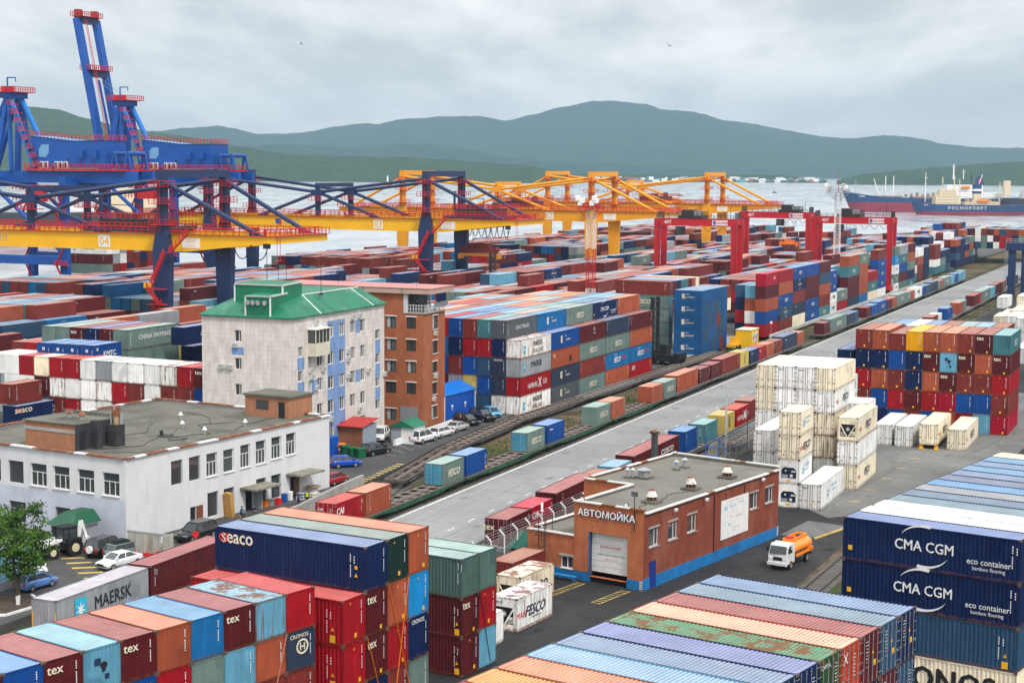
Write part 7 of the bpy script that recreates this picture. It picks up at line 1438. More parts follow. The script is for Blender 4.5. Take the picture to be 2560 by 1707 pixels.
for s in (-1,1):
    q = MB(); q.poly([(s*.987,5.0,1.6),(s*.987,5.85,1.6),(s*.94,5.72,2.25),(s*.94,5.0,2.25)]); q.build('side_window', K['glass'], cb); q = MB(); q.box(s*.7-.2,6.2,.95,s*.7+.2,6.26,1.2); q.build('headlight', LAMP, cb); q = MB(); q.box(s*1.12-.08,6.0,1.7,s*1.12+.08,6.1,2.15); q.bar((s*.9,6,2.1),(s*1.1,6.05,2.1),.04); q.build('mirror', K['black'], cb)
    for y in (5.25,1.3): wheel(t, s*.84, y, .42, .28)
q = MB(); q.prism([(-.5,6.24,.95),(.5,6.24,.95),(.42,6.24,1.28),(-.42,6.24,1.28)],(0,.03,0)); q.build('grille', K['black'], cb); q = MB(); q.box(-1,6.2,.5,1,6.4,.78); q.build('bumper', WC_, cb); q = MB(); q.box(-.22,6.4,.6,.22,6.41,.7); q.build('number_plate', K['frame_white'], cb)
# ---------------------------------------------------------------- backhoe loader
b = thing('backhoe_loader', 'black and white backhoe loader with cream wheel rims parked in front of the porch', 'loader', (-43.2,157.2,0), -(pi+.75)); CRM = flat('cream_rim', (.66,.58,.38,1))
def big(x, y, r, w):
    q = MB(); q.tube((x-w/2,y,r),(x+w/2,y,r),r,n=20)
    for k in range(18): a = 2*pi*k/18; q.box(x-w/2,y+r*math.cos(a)-.05,r+r*math.sin(a)-.05,x+w/2,y+r*math.cos(a)+.05,r+r*math.sin(a)+.05)
    tw = q.build('wheel', K['rubber'], b); q = MB(); q.tube((x-w/2-.02,y,r),(x+w/2+.02,y,r),r*.5,n=14); q.build('rim', CRM, tw)
for s in (-1,1): big(s*.85,-.2,.85,.5); big(s*.8,2.2,.66,.42)
m = MB(); m.box(-.5,-.8,.7,.5,3.0,1.2); m.box(-.45,1.2,1.2,.45,3.1,1.75, 1); m.box(-1.1,-.9,1.2,-.55,.6,1.75); m.box(.55,-.9,1.2,1.1,.6,1.75); m.build('body', [K['black'], K['frame_white']], b)
m = MB(); m.box(-.75,-.7,2.75,.75,1.0,2.9)
for x in (-.7,.7):
    for y in (-.6,.25,.9): m.bar((x,y,1.2),(x*.95,y,2.75),.09)
m.build('cab_frame', K['black'], b); m = MB(); m.box(-.68,-.58,1.3,.68,.88,2.74); m.build('cab_glass', K['glass'], b)
m = MB()
for s in (-1,1): m.bar((s*.62,1.0,1.7),(s*.62,3.2,1.3),.16,.25); m.bar((s*.62,3.2,1.3),(s*.62,4.0,.5),.16,.22)
m.build('loader_arm', K['frame_white'], b); m = MB(); m.prism([(-1.15,3.9,.15),(-1.15,4.7,.1),(-1.15,4.2,.5),(-1.15,4.0,.95)], (2.3,0,0)); m.build('bucket', mat('worn_bucket',(.30,.14,.05,1),.7), b)
m = MB(); m.bar((0,-1.0,1.0),(.1,-1.6,3.1),.26,.35); m.bar((.1,-1.6,3.1),(.1,-2.1,1.5),.2,.28); m.prism([(-.25,-2.3,1.5),(-.25,-1.9,1.5),(-.25,-1.8,.9),(-.25,-2.3,.8)], (.6,0,0)); m.box(-1,-1.15,.4,1,-.95,1.1); m.build('digger_arm', K['frame_white'], b)
# ---------------------------------------------------------------- container handlers
def handler(lab, pos, yaw, mh, col):
    g = thing('container_handler', lab, 'handler', pos, -yaw); m = MB(); m.box(-1.6,-5.5,.7,1.6,.4,2.0); m.box(-1.5,-5.8,1.2,1.5,-4.6,2.4); m.build('chassis', col, g)
    for x in (-.95,.95): m = MB(); m.box(x-.32,.4,.4,x+.32,1.0,mh); m.build('mast_rail', col, g)
    m = MB()
    for k in range(int(mh/1.6)): m.box(-.62,.55,.8+k*1.6,.62,.85,1.1+k*1.6)
    m.bar((-.4,.7,1),(-.4,.7,mh-.5),.16); m.bar((.4,.7,1),(.4,.7,mh-.5),.16); m.build('mast_cross_member', K['darksteel'], g); m = MB(); m.box(-3,1.0,1.6,3,1.5,2.3); m.box(-3,1.0,2.3,-2.6,1.6,2.9); m.box(2.6,1.0,2.3,3,1.6,2.9); m.build('spreader', col, g)
    m = MB(); m.box(-.8,-2.6,2.0,.8,-1.0,3.9); c_ = m.build('cabin', col, g); m = MB(); m.box(-.7,-1.02,2.5,.7,-.98,3.7); m.build('pane', K['glass'], c_)
    for x, y, r in ((-1.7,0,.85),(1.7,0,.85),(-1.4,-4.4,.7),(1.4,-4.4,.7)): q = MB(); q.tube((x-.35,y,r),(x+.35,y,r),r,n=16); q.build('wheel', K['rubber'], g)
handler('black container handler with a very tall mast before the blue emblem stack', (28.6,320.4,0), -.9, 13.0, K['black'])
handler('black container handler working among the stacks below the second crane', RF(232,-98,0), .9, 15.5, K['darksteel'])
g = thing('terminal_tractor', 'yellow low tractor beside the yellow cabin by the railway', 'tractor', (46.2,344.6,0), -.41); m = MB(); m.box(-1,0,.6,1,4,1.2); m.box(-1,2.6,1.2,.2,4,2.6); m.build('body', K['yellow'], g)
for x in (-1,1):
    for y in (.8,3.2): q = MB(); q.tube((x-.2,y,.5),(x+.2,y,.5),.5,n=12); q.build('wheel', K['rubber'], g)
g = thing('site_cabin', 'bright yellow site cabin with coloured posters beside the railway', 'cabin', (49.2,347.4,0), -.41); m = MB(); m.box(-1.7,0,0,1.7,6,4.0); m.build('wall', flat('cabin_yellow',(.80,.48,.01,1)), g); m = MB(); m.box(-1.8,-.1,4.0,1.8,6.1,4.15); m.build('roof', K['cream_text'], g)
for y in (1.2,3.6): q = MB(); q.box(1.7,y,1.4,1.74,y+1.7,3.4); w = q.build('poster', K['white'], g); q = MB(); q.box(1.74,y+.2,1.6,1.76,y+.9,2.6); q.box(1.74,y+.9,2.2,1.76,y+1.4,3.1,1); q.build('print', [flat('poster_rose',(.5,.12,.22,1)), CB], w)
# portal crane leg at the right edge
g = thing('portal_crane', 'dark navy portal crane leg at the right edge above the far train', 'crane', (154.6,506.3,0), -.41); m = MB(); m.box(-1.5,-1,0,.6,1,15); m.build('leg', CN, g); m = MB(); m.box(2.4,-1,0,4.6,1,15); m.build('leg', CN, g); m = MB(); m.box(-2.2,-1.5,13.9,34,1.5,16.3); m.build('beam', CN, g); q = MB(); q.rail([(-2.2,-1.5,16.3),(34,-1.5,16.3)],1.2,1.4,.07); q.bar((-1.9,-1.2,1),(-1.9,-1.2,14),.12); q.bar((-2.5,-1.2,1),(-2.5,-1.2,14),.12); q.build('railing', K['steel'], g); m = MB(); m.box(4,-2,16.3,8,2,18.6); m.build('trolley', CR, g)
g = thing('cargo_shed', 'white flat sided shed with a navy base behind the portal crane leg', 'shed', RF(505,28,0), -.41); m = MB(); m.box(-4,0,6,40,16,22); m.build('wall', K['white'], g); m = MB(); m.box(-5,-.5,0,41,15.9,6); m.build('base', CN, g); m = MB(); m.box(6,-.1,10,11,0,14); m.build('door', K['grey'], g)
# ---------------------------------------------------------------- lattice light masts
def lattice(lab, pos, zt, w, bands, arms=1.0):
    g = thing('light_mast', lab, 'mast', pos, -.41); n = int(zt/1.6); m = {0: MB(), 1: MB()}
    for k in range(n):
        z0, z1 = zt*k/n, zt*(k+1)/n; b_ = m[bands(z0)]; C_ = lambda q, z: Vector((w*((1,1),(-1,1),(-1,-1),(1,-1))[q % 4][0], w*((1,1),(-1,1),(-1,-1),(1,-1))[q % 4][1], z))
        for q in range(4): b_.bar(C_(q,z0),C_(q,z1),.11); b_.bar(C_(q,z0),C_(q+1,z1),.055); b_.bar(C_(q+1,z0),C_(q,z1),.055); b_.bar(C_(q,z1),C_(q+1,z1),.055)
    m[0].build('white_lattice', K['frame_white'], g)
    if m[1].f: m[1].build('red_lattice', CR, g)
    p = MB(); W = w*2.6*arms
    for q in range(4): a = Vector((w*((1,1),(-1,1),(-1,-1),(1,-1))[q][0], w*((1,1),(-1,1),(-1,-1),(1,-1))[q][1], zt-2)); p.bar(a, Vector((a.x*2.6*arms,a.y*2.6*arms,zt)),.1)
    p.box(-W,-W,zt,W,W,zt+.12); p.rail([(-W,-W,zt),(W,-W,zt),(W,W,zt),(-W,W,zt),(-W,-W,zt)],1.1,.9,.05); pl = p.build('platform', CR if arms <= 1 else K['steel'], g)
    for k in range(10 if arms > 1 else 6):
        x = (-W*1.05 if k % 2 else W*1.05)*(.5+.5*(k//2 % 3)/2); q = MB(); y = -W-.3; z = zt+1.0+(k % 3)*.5; q.hexa([(x-.45,y,z),(x+.45,y,z),(x+.45,y-.5,z-.2),(x-.45,y-.5,z-.2),(x-.45,y+.1,z+.8),(x+.45,y+.1,z+.8),(x+.45,y-.4,z+.6),(x-.45,y-.4,z+.6)]); q.build('floodlight', K['frame_white'], g)
    q = MB(); q.tube((0,0,zt),(0,0,zt+7),.12,.05,6); q.build('lightning_rod', CR, g)
lattice('red and white lattice floodlight mast before the third yellow crane', (16.2,340,0), 29.6, .75, lambda z: 1 if 12 < z < 20.5 else 0)
lattice('grey lattice floodlight mast among the red yard cranes', (96.9,491,0), 31.4, .8, lambda z: 0, 1.35)
q = MB(); q.tube((0,0,0),(0,0,9.6),.16,.12,10); q.box(-.5,-.06,9.4,.5,.06,9.5); q.box(-.16,-.16,8.2,.16,.16,8.5); o = q.build('lamp_post', flat('pale_grey_post',(.45,.49,.50,1))); o.location = V(28.39,214.65,0.00); tag(o, 'pale grey tubular post behind the car wash beside the fence', 'post')
q = MB(); q.tube((0,0,0),(0,0,4),.07,n=6); q.box(-.25,-.15,3.2,.25,.15,4.2); q.tube((0,-.2,3.9),(0,-.15,3.9),.12,n=8); o = q.build('rail_signal', K['black']); o.location = (62.2,381.0,0); tag(o, 'small black rail signal beside the tall trackside stacks', 'signal')
q = MB(); q.tube((0,0,0),(0,0,3.6),.05,n=6); q.tube((0,-.06,3.3),(0,.0,3.3),.42,n=16,m=1); q.tube((0,-.07,3.3),(0,-.06,3.3),.3,n=16,m=2); o = q.build('road_sign', [K['steel'], K['red'], K['white']]); o.location = V(59.21,373.72,0.00); tag(o, 'round red and white road sign by the railway', 'sign')
q = MB(); q.tube((0,0,0),(0,0,1.8),.06,n=6); q.tube((0,0,1.7),(0,0,2.0),.16,.06,8,1); q.box(-.2,-.1,4.6,.9,.1,4.9,1) if 0 else None
q.hexa([(-.1,-.12,1.9),(.1,-.12,1.9),(.1,.5,2.1),(-.1,.5,2.1),(-.1,-.12,2.2),(.1,-.12,2.2),(.1,.5,2.4),(-.1,.5,2.4)],1); o = q.build('security_camera', [K['frame_white'], K['frame_white']]); o.location = CW(-11.3,.5,4.1); tag(o, 'white security camera on the car wash side wing', 'camera')
# ---------------------------------------------------------------- bins and clutter
BM = MB(); BM.prism([(-.5,-.4,0),(.5,-.4,0),(.6,-.5,1.1),(-.6,-.5,1.1)], (0,.9,0)); BM.box(-.66,-.58,1.1,.66,.56,1.28); BM.tube((-.4,-.45,.1),(-.3,-.45,.1),.1,n=8); bmm = BM.mesh('waste_bin', flat('bin_green',(.012,.12,.05,1),.5))
for k, (x, y) in enumerate(((-21.9,214.2),(-20.8,212.9),(-19.7,212.2))): o = link('waste_bin', bmm); o.location = (x,y,0); o.rotation_euler = (0,0,.6); tag(o, 'green wheeled waste bin in the row beside the small brick garage', 'bin', 'green waste bins by the garage')
q = MB(); q.prism([(-.5,-.4,0),(.5,-.4,0),(.6,-.5,1.1),(-.6,-.5,1.1)], (0,.9,0)); q.box(-.75,-.65,1.1,.75,.6,1.35); o = q.build('waste_bin', K['orange']); o.location = (-22.8,215.4,0); tag(o, 'bright orange lidded waste bin behind the green bins', 'bin'); s_ = MB(); s_.box(-.2,-.46,.5,.2,-.44,.85); s_.build('notice', K['white'], o)
q = MB(); q.box(-1,-1.2,0,1,1.2,2.4)
for k in range(8): q.box(1.0,-1.1+k*.28,.1,1.04,-.98+k*.28,2.3)
o = q.build('storage_box', BS); o.location = (-24.3,214.4,0); o.rotation_euler = (0,0,-.45); tag(o, 'blue ribbed storage box tucked behind the white building corner', 'storage box')
q = MB(); q.box(-1,-.8,0,1,.8,.25); q.box(-.8,-.7,.25,.2,.4,.45,1); q.bar((-1,-.8,.2),(1,.8,.5),.2,m=0); o = q.build('scrap_pallet', [K['darksteel'], K['yellow']]); o.location = (-17.6,233.0,0); tag(o, 'yellow and black scrap on a pallet at the foot of the beige building', 'pallet')
q = MB(); q.box(-1.2,-.15,.45,1.2,.15,.7); q.box(-1.2,-.15,0,-1,.15,.9); q.box(1,-.15,0,1.2,.15,.9); q.bar((-.6,0,.6),(.2,1.4,.4),.2); o = q.build('plough_frame', K['red']); o.location = V(-35.07,155.02,0.00); o.rotation_euler = (0,0,-.1); tag(o, 'red steel implement frame lying between the white sedan and the panel wall', 'implement')
q = MB(); q.tube((0,0,.0),(0,0,1.0),.05,n=6,m=1); q.tube((0,-.04,1.1),(0,.02,1.1),.34,n=16); o = q.build('round_marker', [K['red'], K['steel']]); o.location = V(-31.55,161.57,0.00); tag(o, 'round red marker disc by the front of the black off roader', 'marker')
q = MB()
for z in (.0,.9): q.tube((0,0,z),(0,0,z+.1),.85,n=16,m=1)
q.tube((0,0,.1),(0,0,.9),.5,n=14); o = q.build('cable_drum', [K['frame_white'], mat('weathered_wood',(.30,.21,.13,1),.9)]); o.location = (-22.9,187.8,0); tag(o, 'white cable drum with wooden top used as a table against the white building', 'drum')
q = MB(); q.box(-.9,-.05,0,.0,.45,2.5); q.box(.05,-.1,0,.95,.4,2.7); q.box(-.85,-.07,.2,-.05,-.05,1.1,1); o = q.build('leaning_wardrobe', [mat('tan_board',(.48,.26,.07,1),.7), mat('tan_board_dark',(.38,.19,.05,1),.7)]); o.location = V(-30.9,175.2); o.rotation_euler = (.12,0,-.55); tag(o, 'pair of tan wardrobe carcasses leaning by the broken ground floor window', 'wardrobe')
r_ = random.Random(6)
for k, (x, y, m_, nm, lab) in enumerate(((-27.6,180.6,K['orange'],'crate','orange yellow crate against the white building wall'),(-26.3,182.0,K['red'],'crate','red crate among the rubbish by the white building'),(-25.7,183.2,CB,'bucket','blue bucket among the rubbish by the white building'),(-25.2,184.4,K['frame_white'],'barrel','white barrel with red top among the rubbish by the wall'),(-27.0,181.4,K['grey'],'crate','grey crate among the rubbish by the white building'),(-26.2,183.9,mat('weathered_plank',(.25,.2,.15,1),.9),'plank_pile','grey wooden plank pile by the white building'))):
    q = MB()
    if nm in ('barrel','bucket'): q.tube((0,0,0),(0,0,.95),.32,.36,12); q.tube((0,0,.95),(0,0,.98),.33,n=12)
    elif nm == 'plank_pile':
        for j in range(7): q.bar((-.9+r_.uniform(-.2,.2),j*.14,.1+.1*(j % 3)),(.9+r_.uniform(-.2,.2),j*.14+r_.uniform(-.2,.2),.12+.1*(j % 2)),.13,.08)
    else:
        q.box(-.45,-.35,0,.45,.35,.08)
        for a in ((-.45,-.35,-.40,.35),(.40,-.35,.45,.35),(-.45,-.35,.45,-.30),(-.45,.30,.45,.35)): q.box(a[0],a[1],.08,a[2],a[3],.65)
    o = q.build(nm, m_); o.location = (x,y,0); o.rotation_euler = (0,0,r_.uniform(0,1.5)); tag(o, lab, nm.replace('_',' '))
# low concrete wall beside the track
pts = [RF(3.4,-12.2),RF(-3,-11.6),RF(-9,-10.8),RF(-15,-10.0),RF(-30,-9.6)]; q = MB()
for a, b_ in zip(pts, pts[1:]): q.bar(a+Vector((0,0,.1)), b_+Vector((0,0,.1)), .35, 2.0)
tag(q.build('retaining_wall', K['concrete']), 'low grey concrete wall between the white building yard and the railway', 'wall')
# planted island
q = MB(); c0 = V(-46.5,138.5); q.poly([V(-50,136,.03),V(-42.6,135.2,.03),V(-40.6,138.6,.03),V(-42.2,141.4,.03),V(-50,143,.03)]); o = struct(q.build('soil', mat('bare_soil',(.07,.05,.035,1),.95,.4,1.5)))
q = MB(); pts = [V(-52,133.4,.08),V(-42.4,135.0,.08),V(-40.3,138.6,.08),V(-42.2,141.6,.08)]; [q.bar(a,b_,.22,.2) for a, b_ in zip(pts,pts[1:])]; struct(q.build('kerb', K['frame_white']))
g = thing('kiosk', 'pale blue kiosk corner at the left edge behind the tree', 'kiosk', (-46.6,144.0,0), -.45); m = MB(); m.box(-5,-3,0,1.5,4,3.6); m.build('wall', flat('pale_blue_siding',(.22,.46,.60,1)), g); m = MB(); m.box(-5.1,-3.1,0,1.6,4.1,.8); m.build('plinth', K['grey'], g); m = MB(); m.box(-5.2,-3.2,3.6,1.7,4.2,3.8); m.build('roof', K['grey'], g)
# ---------------------------------------------------------------- tree
def leaf_mat():
    M = Mt('leaf_green'); v = M.coord(); n = M.noise(v, .9, 4); o_ = M.mix(M.ramp(n, .35, .65), (.025,.075,.010,1), (.10,.21,.025,1)); M.l(o_, M.b.inputs['Base Color']); M.b.inputs['Roughness'].default_value = .6; M.b.inputs['Specular IOR Level'].default_value = .25
    t_ = M.n('ShaderNodeBsdfTranslucent'); M.l(o_, t_.inputs[0]); mx_ = M.n('ShaderNodeMixShader'); mx_.inputs[0].default_value = .25; M.l(M.b.outputs[0], mx_.inputs[1]); M.l(t_.outputs[0], mx_.inputs[2]); M.l(mx_.outputs[0], M.out.inputs[0]); return M.mat
LEAF = leaf_mat(); BARK = mat('dark_bark', (.05,.04,.03,1), .95, .3, 3)
tr = thing('tree', 'leafy green tree with a forked whitewashed trunk beside the light blue hatchback', 'tree', (-42.5,138.6,0)); r_ = random.Random(12); m = MB(); wt = MB(); tips = []
for dx_, dy_, h_ in ((.45,.1,7.8),(-.35,-.1,7.2)):
    p = Vector((0,0,0)); pts = [p]
    for k in range(9): t = (k+1)/9; pts.append(Vector((dx_*1.6*t**1.2+math.sin(k*1.3)*.09*t, dy_*t+math.cos(k*1.7)*.09*t, h_*t)))
    for k, (a, b_) in enumerate(zip(pts, pts[1:])): (wt if k < 1 else m).tube(a, b_, .17*(1-.085*k), .17*(1-.085*(k+1)), 9)
    for k in range(3, 10):
        for j in range(4):
            a = r_.uniform(0,6.28); ln = r_.uniform(1.1,2.5)*(1.08-.06*abs(k-6)); q = pts[k]; e_ = q+Vector((math.cos(a)*ln, math.sin(a)*ln, r_.uniform(-.3,1.1))); mid = q.lerp(e_,.5)+Vector((0,0,.18)); m.tube(q,mid,.045,.032,5); m.tube(mid,e_,.032,.014,5); tips += [e_, mid.lerp(e_,.5), mid]
m.build('trunk', BARK, tr); wt.build('whitewashed_trunk', K['frame_white'], tr)
cr_ = MB()
for e_ in tips:
    if r_.random() < .12: continue
    R_ = r_.uniform(.42,.75)
    for k in range(r_.randint(34,58)):
        u = Vector((r_.gauss(0,1),r_.gauss(0,1),r_.gauss(0,.6))); u = u.normalized()*R_*r_.random()**.45; c = e_+u+Vector((0,0,.18-.25*(u.x*u.x+u.y*u.y)/R_)); out_ = Vector((u.x,u.y,-.35-.3*r_.random())); out_ = (out_.normalized() if out_.length > .01 else Vector((1,0,-.5))); sd2 = out_.cross(Vector((0,0,1))); sd2 = sd2.normalized() if sd2.length > .01 else Vector((0,1,0)); ln, wd = r_.uniform(.20,.36), r_.uniform(.05,.09); up_ = sd2.cross(out_)*r_.uniform(-.05,.05)
        cr_.poly([c, c+out_*ln*.5+sd2*wd+up_, c+out_*ln, c+out_*ln*.5-sd2*wd-up_])
cr_.build('crown', LEAF, tr)
# ---------------------------------------------------------------- people
SKIN = flat('skin', (.50,.30,.21,1), .6)
def person(lab, pos, yaw, joints, cols, cat='person', vest=None, hair=(.03,.02,.015,1), holds=None):
    """joints: dict of body points; grown as one skinned surface"""
    J = dict(pel=(0,0,.95),che=(0,.02,1.32),nec=(0,.02,1.50),hea=(0,.04,1.66),top=(0,.03,1.76), lsh=(-.19,.02,1.42),lel=(-.25,.04,1.14),lwr=(-.24,.16,.92),lha=(-.24,.22,.86), rsh=(.19,.02,1.42),rel=(.25,.04,1.14),rwr=(.24,.16,.92),rha=(.24,.22,.86), lhi=(-.10,0,.90),lkn=(-.11,.04,.50),lan=(-.11,0,.08),lto=(-.12,.16,.05), rhi=(.10,0,.90),rkn=(.11,.04,.50),ran=(.11,0,.08),rto=(.12,.16,.05)); J.update(joints)
    R = dict(pel=.135,che=.145,nec=.055,hea=.10,top=.075,lsh=.07,lel=.046,lwr=.034,lha=.038,rsh=.07,rel=.046,rwr=.034,rha=.038,lhi=.088,lkn=.062,lan=.044,lto=.04,rhi=.088,rkn=.062,ran=.044,rto=.04)
    ks = list(J); ed = [('pel','che'),('che','nec'),('nec','hea'),('hea','top'),('che','lsh'),('lsh','lel'),('lel','lwr'),('lwr','lha'),('che','rsh'),('rsh','rel'),('rel','rwr'),('rwr','rha'),('pel','lhi'),('lhi','lkn'),('lkn','lan'),('lan','lto'),('pel','rhi'),('rhi','rkn'),('rkn','ran'),('ran','rto')]
    vs = [J[k] for k in ks]; es = [(ks.index(a),ks.index(b_)) for a, b_ in ed]; rad = [R[k] for k in ks]
    for s in ('l','r'):                                  # thumb and four fingers, bent
        h0 = Vector(J[s+'ha']); w0 = Vector(J[s+'wr']); d = (h0-w0).normalized(); sd2 = d.cross(Vector((0,0,1))); sd2 = sd2.normalized() if sd2.length > .1 else Vector((1,0,0)); hi = ks.index(s+'ha')
        for f, (o_, ln) in enumerate(((-.034,.07),(-.012,.085),(.011,.08),(.033,.06))):
            a = h0+sd2*o_+d*.03; b_ = a+d*ln*.55; c = b_+d*ln*.3+Vector((0,0,-.025)); i = len(vs); vs += [tuple(a),tuple(b_),tuple(c)]; es += [(hi,i),(i,i+1),(i+1,i+2)]; rad += [.011,.0095,.0085]
        a = w0.lerp(h0,.6)+sd2*(-.05); b_ = a+d*.05+sd2*(-.012); i = len(vs); vs += [tuple(a),tuple(b_)]; es += [(hi,i),(i,i+1)]; rad += [.012,.010]
    me = bpy.data.meshes.new('person'); me.from_pydata(vs, es, []); o = bpy.data.objects.new('person', me); COL.objects.link(o); md = o.modifiers.new('skin','SKIN'); sv = me.skin_vertices[0].data
    for k, r in enumerate(rad): sv[k].radius = (r,r); sv[k].use_root = (k == 0)
    sb = o.modifiers.new('sub','SUBSURF'); sb.levels = 1; sb.render_levels = 1; dg = bpy.context.evaluated_depsgraph_get(); dg.update(); m2 = bpy.data.meshes.new_from_object(o.evaluated_get(dg)); o.modifiers.clear(); o.data = m2; m2.materials.clear()
    for c in cols: m2.materials.append(c)
    m2.materials.append(SKIN); seg = [(Vector(J[a]),Vector(J[b_]),m_) for a, b_, m_ in (('pel','che',0),('che','nec',0),('nec','hea',3),('hea','top',3),('lsh','lel',0),('lel','lwr',0),('lwr','lha',3),('rsh','rel',0),('rel','rwr',0),('rwr','rha',3),('lhi','lkn',1),('lkn','lan',1),('lan','lto',2),('rhi','rkn',1),('rkn','ran',1),('ran','rto',2),('pel','lhi',1),('pel','rhi',1),('che','lsh',0),('che','rsh',0))]
    for p in m2.polygons:
        best = 9
        for a, b_, mi in seg:
            t = max(0,min(1,(p.center-a).dot(b_-a)/max(1e-6,(b_-a).length_squared))); dd = (p.center-a.lerp(b_,t)).length
            if dd < best: best = dd; p.material_index = mi
        p.use_smooth = True
    o.location = pos; o.rotation_euler = (0,0,-yaw); tag(o, lab, cat)
    hd = Vector(J['hea']); q = MB(); q.loft([[tuple(hd+Vector((r*math.cos(a),r*math.sin(a)-.012,z))) for a in (2*pi*k/10 for k in range(10))] for r, z in ((.098,.02),(.108,.06),(.09,.11),(.045,.145))]); q.build('hair', flat('hair',hair,.7), o, True)
    q = MB(); q.box(hd.x-.045,hd.y+.088,hd.z+.005,hd.x-.02,hd.y+.10,hd.z+.02); q.box(hd.x+.02,hd.y+.088,hd.z+.005,hd.x+.045,hd.y+.10,hd.z+.02); q.box(hd.x-.03,hd.y+.085,hd.z-.055,hd.x+.03,hd.y+.098,hd.z-.045); q.build('face_features', K['black'], o); q = MB(); q.prism([(hd.x-.012,hd.y+.09,hd.z-.025),(hd.x+.012,hd.y+.09,hd.z-.025),(hd.x,hd.y+.09,hd.z+.02)],(0,.025,0)); q.box(hd.x-.115,hd.y-.01,hd.z-.03,hd.x-.098,hd.y+.03,hd.z+.03); q.box(hd.x+.098,hd.y-.01,hd.z-.03,hd.x+.115,hd.y+.03,hd.z+.03); q.build('nose_and_ears', SKIN, o)
    if vest: c = Vector(J['che']); q = MB(); q.loft([[tuple(Vector((0,(J['pel'][1]+(c.y-J['pel'][1])*t),J['pel'][2]+(c.z+.12-J['pel'][2])*t))+Vector((c.x*t+w_*math.cos(a),w_*.72*math.sin(a),0))) for a in (2*pi*k/12 for k in range(12))] for t, w_ in ((.05,.19),(.5,.20),(.85,.215),(1.0,.17))]); q.build('vest', vest, o)
    return o
HV = flat('yellow_vest', (.55,.72,.03,1), .7); DKN = flat('navy_workwear', (.02,.03,.07,1), .9); BLK = flat('black_cloth', (.012,.012,.014,1), .9); JEAN = flat('blue_jeans', (.03,.07,.17,1), .9); BLW = flat('blue_work_jacket', (.03,.09,.22,1), .9); BOOTS = flat('dark_boots', (.02,.018,.016,1), .8)
person('worker in a yellow vest carrying a white barrier section along the wall', (-22.9,181.6,0), .6, dict(lwr=(-.2,.26,1.0),lha=(-.2,.33,.98),rwr=(.2,.26,1.0),rha=(.2,.33,.98),rkn=(.11,.14,.52),ran=(.11,-.1,.12),rto=(.12,.04,.06)), [DKN,DKN,BOOTS], vest=HV)
person('second worker in dark blue clothes at the near end of the white barrier section', (-23.8,180.9,0), .6, dict(lwr=(-.2,.26,1.0),lha=(-.2,.33,.98),rwr=(.2,.26,1.0),rha=(.2,.33,.98),lkn=(-.11,.14,.52)), [BLW,DKN,BOOTS])
q = MB()
for z in (0,.35,.7): q.bar((-1.3,0,z),(1.3,0,z),.06)
for k in range(8): q.bar((-1.3+k*.371,0,0),(-1.3+k*.371,0,.7),.05)
o = q.build('barrier_section', K['frame_white']); o.location = (-22.8,181.9,.62); o.rotation_euler = (0,0,.15); tag(o, 'white slatted barrier section carried by the two workers', 'barrier')
sit = dict(pel=(0,0,.48),che=(0,.10,.86),nec=(0,.15,1.03),hea=(0,.19,1.18),top=(0,.19,1.28),lsh=(-.19,.12,.96),lel=(-.25,.24,.74),lwr=(-.16,.42,.66),lha=(-.13,.48,.64),rsh=(.19,.12,.96),rel=(.25,.24,.74),rwr=(.16,.42,.66),rha=(.13,.48,.64),lhi=(-.10,.04,.47),lkn=(-.14,.42,.52),lan=(-.14,.40,.08),lto=(-.14,.55,.05),rhi=(.10,.04,.47),rkn=(.14,.42,.52),ran=(.14,.40,.08),rto=(.14,.55,.05))
person('seated worker in a blue jacket below the leaning wardrobes', V(-29.2,174.6), 2.2, sit, [BLW,DKN,BOOTS]); person('seated worker in dark blue beside the doorway of the white building', V(-28.0,175.6), 2.6, sit, [DKN,BLW,BOOTS])
for x, y in ((-29.2,174.6),(-28.0,175.6)): q = MB(); q.box(-.25,-.22,0,.25,.16,.36); o = q.build('box_seat', mat('cardboard',(.30,.2,.11,1),.9)); o.location = (x,y,0); o.rotation_euler = (0,0,-2.3); tag(o, 'brown box used as a seat by a worker in front of the white building', 'box', 'boxes used as seats')
tex_, tey_ = exy(.3846); person('person in a black top and blue jeans standing on the tower balcony with raised hands', V(-12.888,237.231,16.86)-tex_*1.35+tey_*.75, pi-.1, dict(lel=(-.28,.14,1.28),lwr=(-.10,.26,1.52),lha=(-.06,.28,1.58),rel=(.28,.14,1.28),rwr=(.10,.26,1.52),rha=(.06,.28,1.58)), [BLK,JEAN,BOOTS])
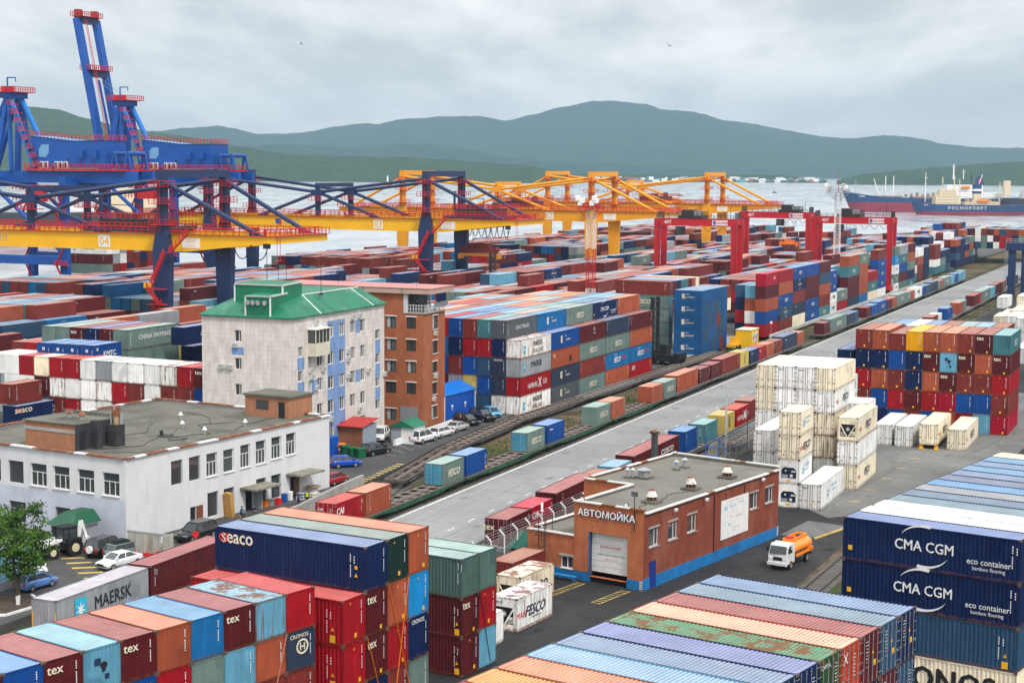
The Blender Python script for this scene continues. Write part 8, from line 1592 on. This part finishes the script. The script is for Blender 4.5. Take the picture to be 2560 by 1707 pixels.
# birds
BMt = flat('dark_feathers', (.012,.012,.014,1), .8)
for lab, p, a in (('small dark bird gliding in the sky above the far mountain', (14.0,150,48.8), .5), ('tiny dark bird in the sky left of the middle', (-27.5,215,53.6), 1.2)):
    q = MB(); q.loft([[(0+.0*k,-.22,0)]*4 if 0 else [(.01,-.22,0),(0,-.22,.01),(-.01,-.22,0),(0,-.22,-.01)],[(.05,-.02,0),(0,-.02,.05),(-.05,-.02,0),(0,-.02,-.05)],[(.035,.1,.01),(0,.1,.045),(-.035,.1,.01),(0,.1,-.025)],[(.005,.19,.01),(0,.19,.015),(-.005,.19,.01),(0,.19,.005)]]); b_ = q.build('bird', BMt); b_.location = p; b_.rotation_euler = (.3,.5,a); tag(b_, lab, 'bird')
    for s in (-1,1): q = MB(); q.poly([(s*.03,.08,.02),(s*.22,.10,.12),(s*.46,-.08,.06),(s*.24,-.03,.10),(s*.03,-.08,.02)]); q.build('wing', BMt, b_)
    q = MB(); q.poly([(0,-.18,0),(.06,-.34,0),(0,-.28,0),(-.06,-.34,0)]); q.build('tail', BMt, b_)
# lashing straps on the near stacks
STR = flat('orange_strap', (.75,.20,.02,1), .7); a_ = .517; ex_, ey_ = exy(a_); P0 = Vector((-9.143,101.488,0))
for y0, z0, y1, z1 in ((2.5,11.0,5.2,3.0),(4.9,11.0,3.2,3.0),(.1,8.1,2.3,2.0)):
    q = MB(); q.bar(P0+ex_*.06+ey_*y0+Vector((0,0,z0)), P0+ex_*.06+ey_*y1+Vector((0,0,z1)), .07, .03); tag(q.build('lashing_strap', STR), 'orange lashing strap running diagonally down the ends of the long navy box stack', 'strap', 'orange straps on the long navy box stack')
P0 = Vector((-12.03,98.92,0)); ex_, ey_ = exy(.65); q = MB(); q.bar(P0+ex_*.06-ey_*2.5+Vector((0,0,9.6)), P0+ex_*.06-ey_*3.7+Vector((0,0,5.6)), .06, .03); tag(q.build('lashing_strap', flat('pinkish_strap',(.55,.25,.17,1),.7)), 'faded pinkish strap across the lower left stack', 'strap')
P0 = Vector((-3.616,118.858,0)); ex_, ey_ = exy(.544)
for y0, y1 in ((2.4,1.2),(2.5,4.0)): q = MB(); q.bar(P0+ex_*.06+ey_*y0+Vector((0,0,6.0)), P0+ex_*.06+ey_*y1+Vector((0,0,.3)), .05, .03); tag(q.build('lashing_strap', K['black']), 'black lashing strap on the ends of the short lower middle stack', 'strap', 'black straps on the short lower middle stack')
# ---------------------------------------------------------------- the damp air that pales the far shore
M = Mt('haze_air'); M.nt.nodes.remove(M.b); v_ = M.n('ShaderNodeVolumePrincipled'); v_.inputs['Color'].default_value = (.52,.76,.95,1); v_.inputs['Density'].default_value = 6.5e-5; v_.inputs['Anisotropy'].default_value = .2; M.l(v_.outputs[0], M.out.inputs['Volume'])
q = MB(); q.box(-9000,-120,-9.5,9000,13500,575); hz_ = q.build('haze', M.mat); hz_['kind'] = 'stuff'
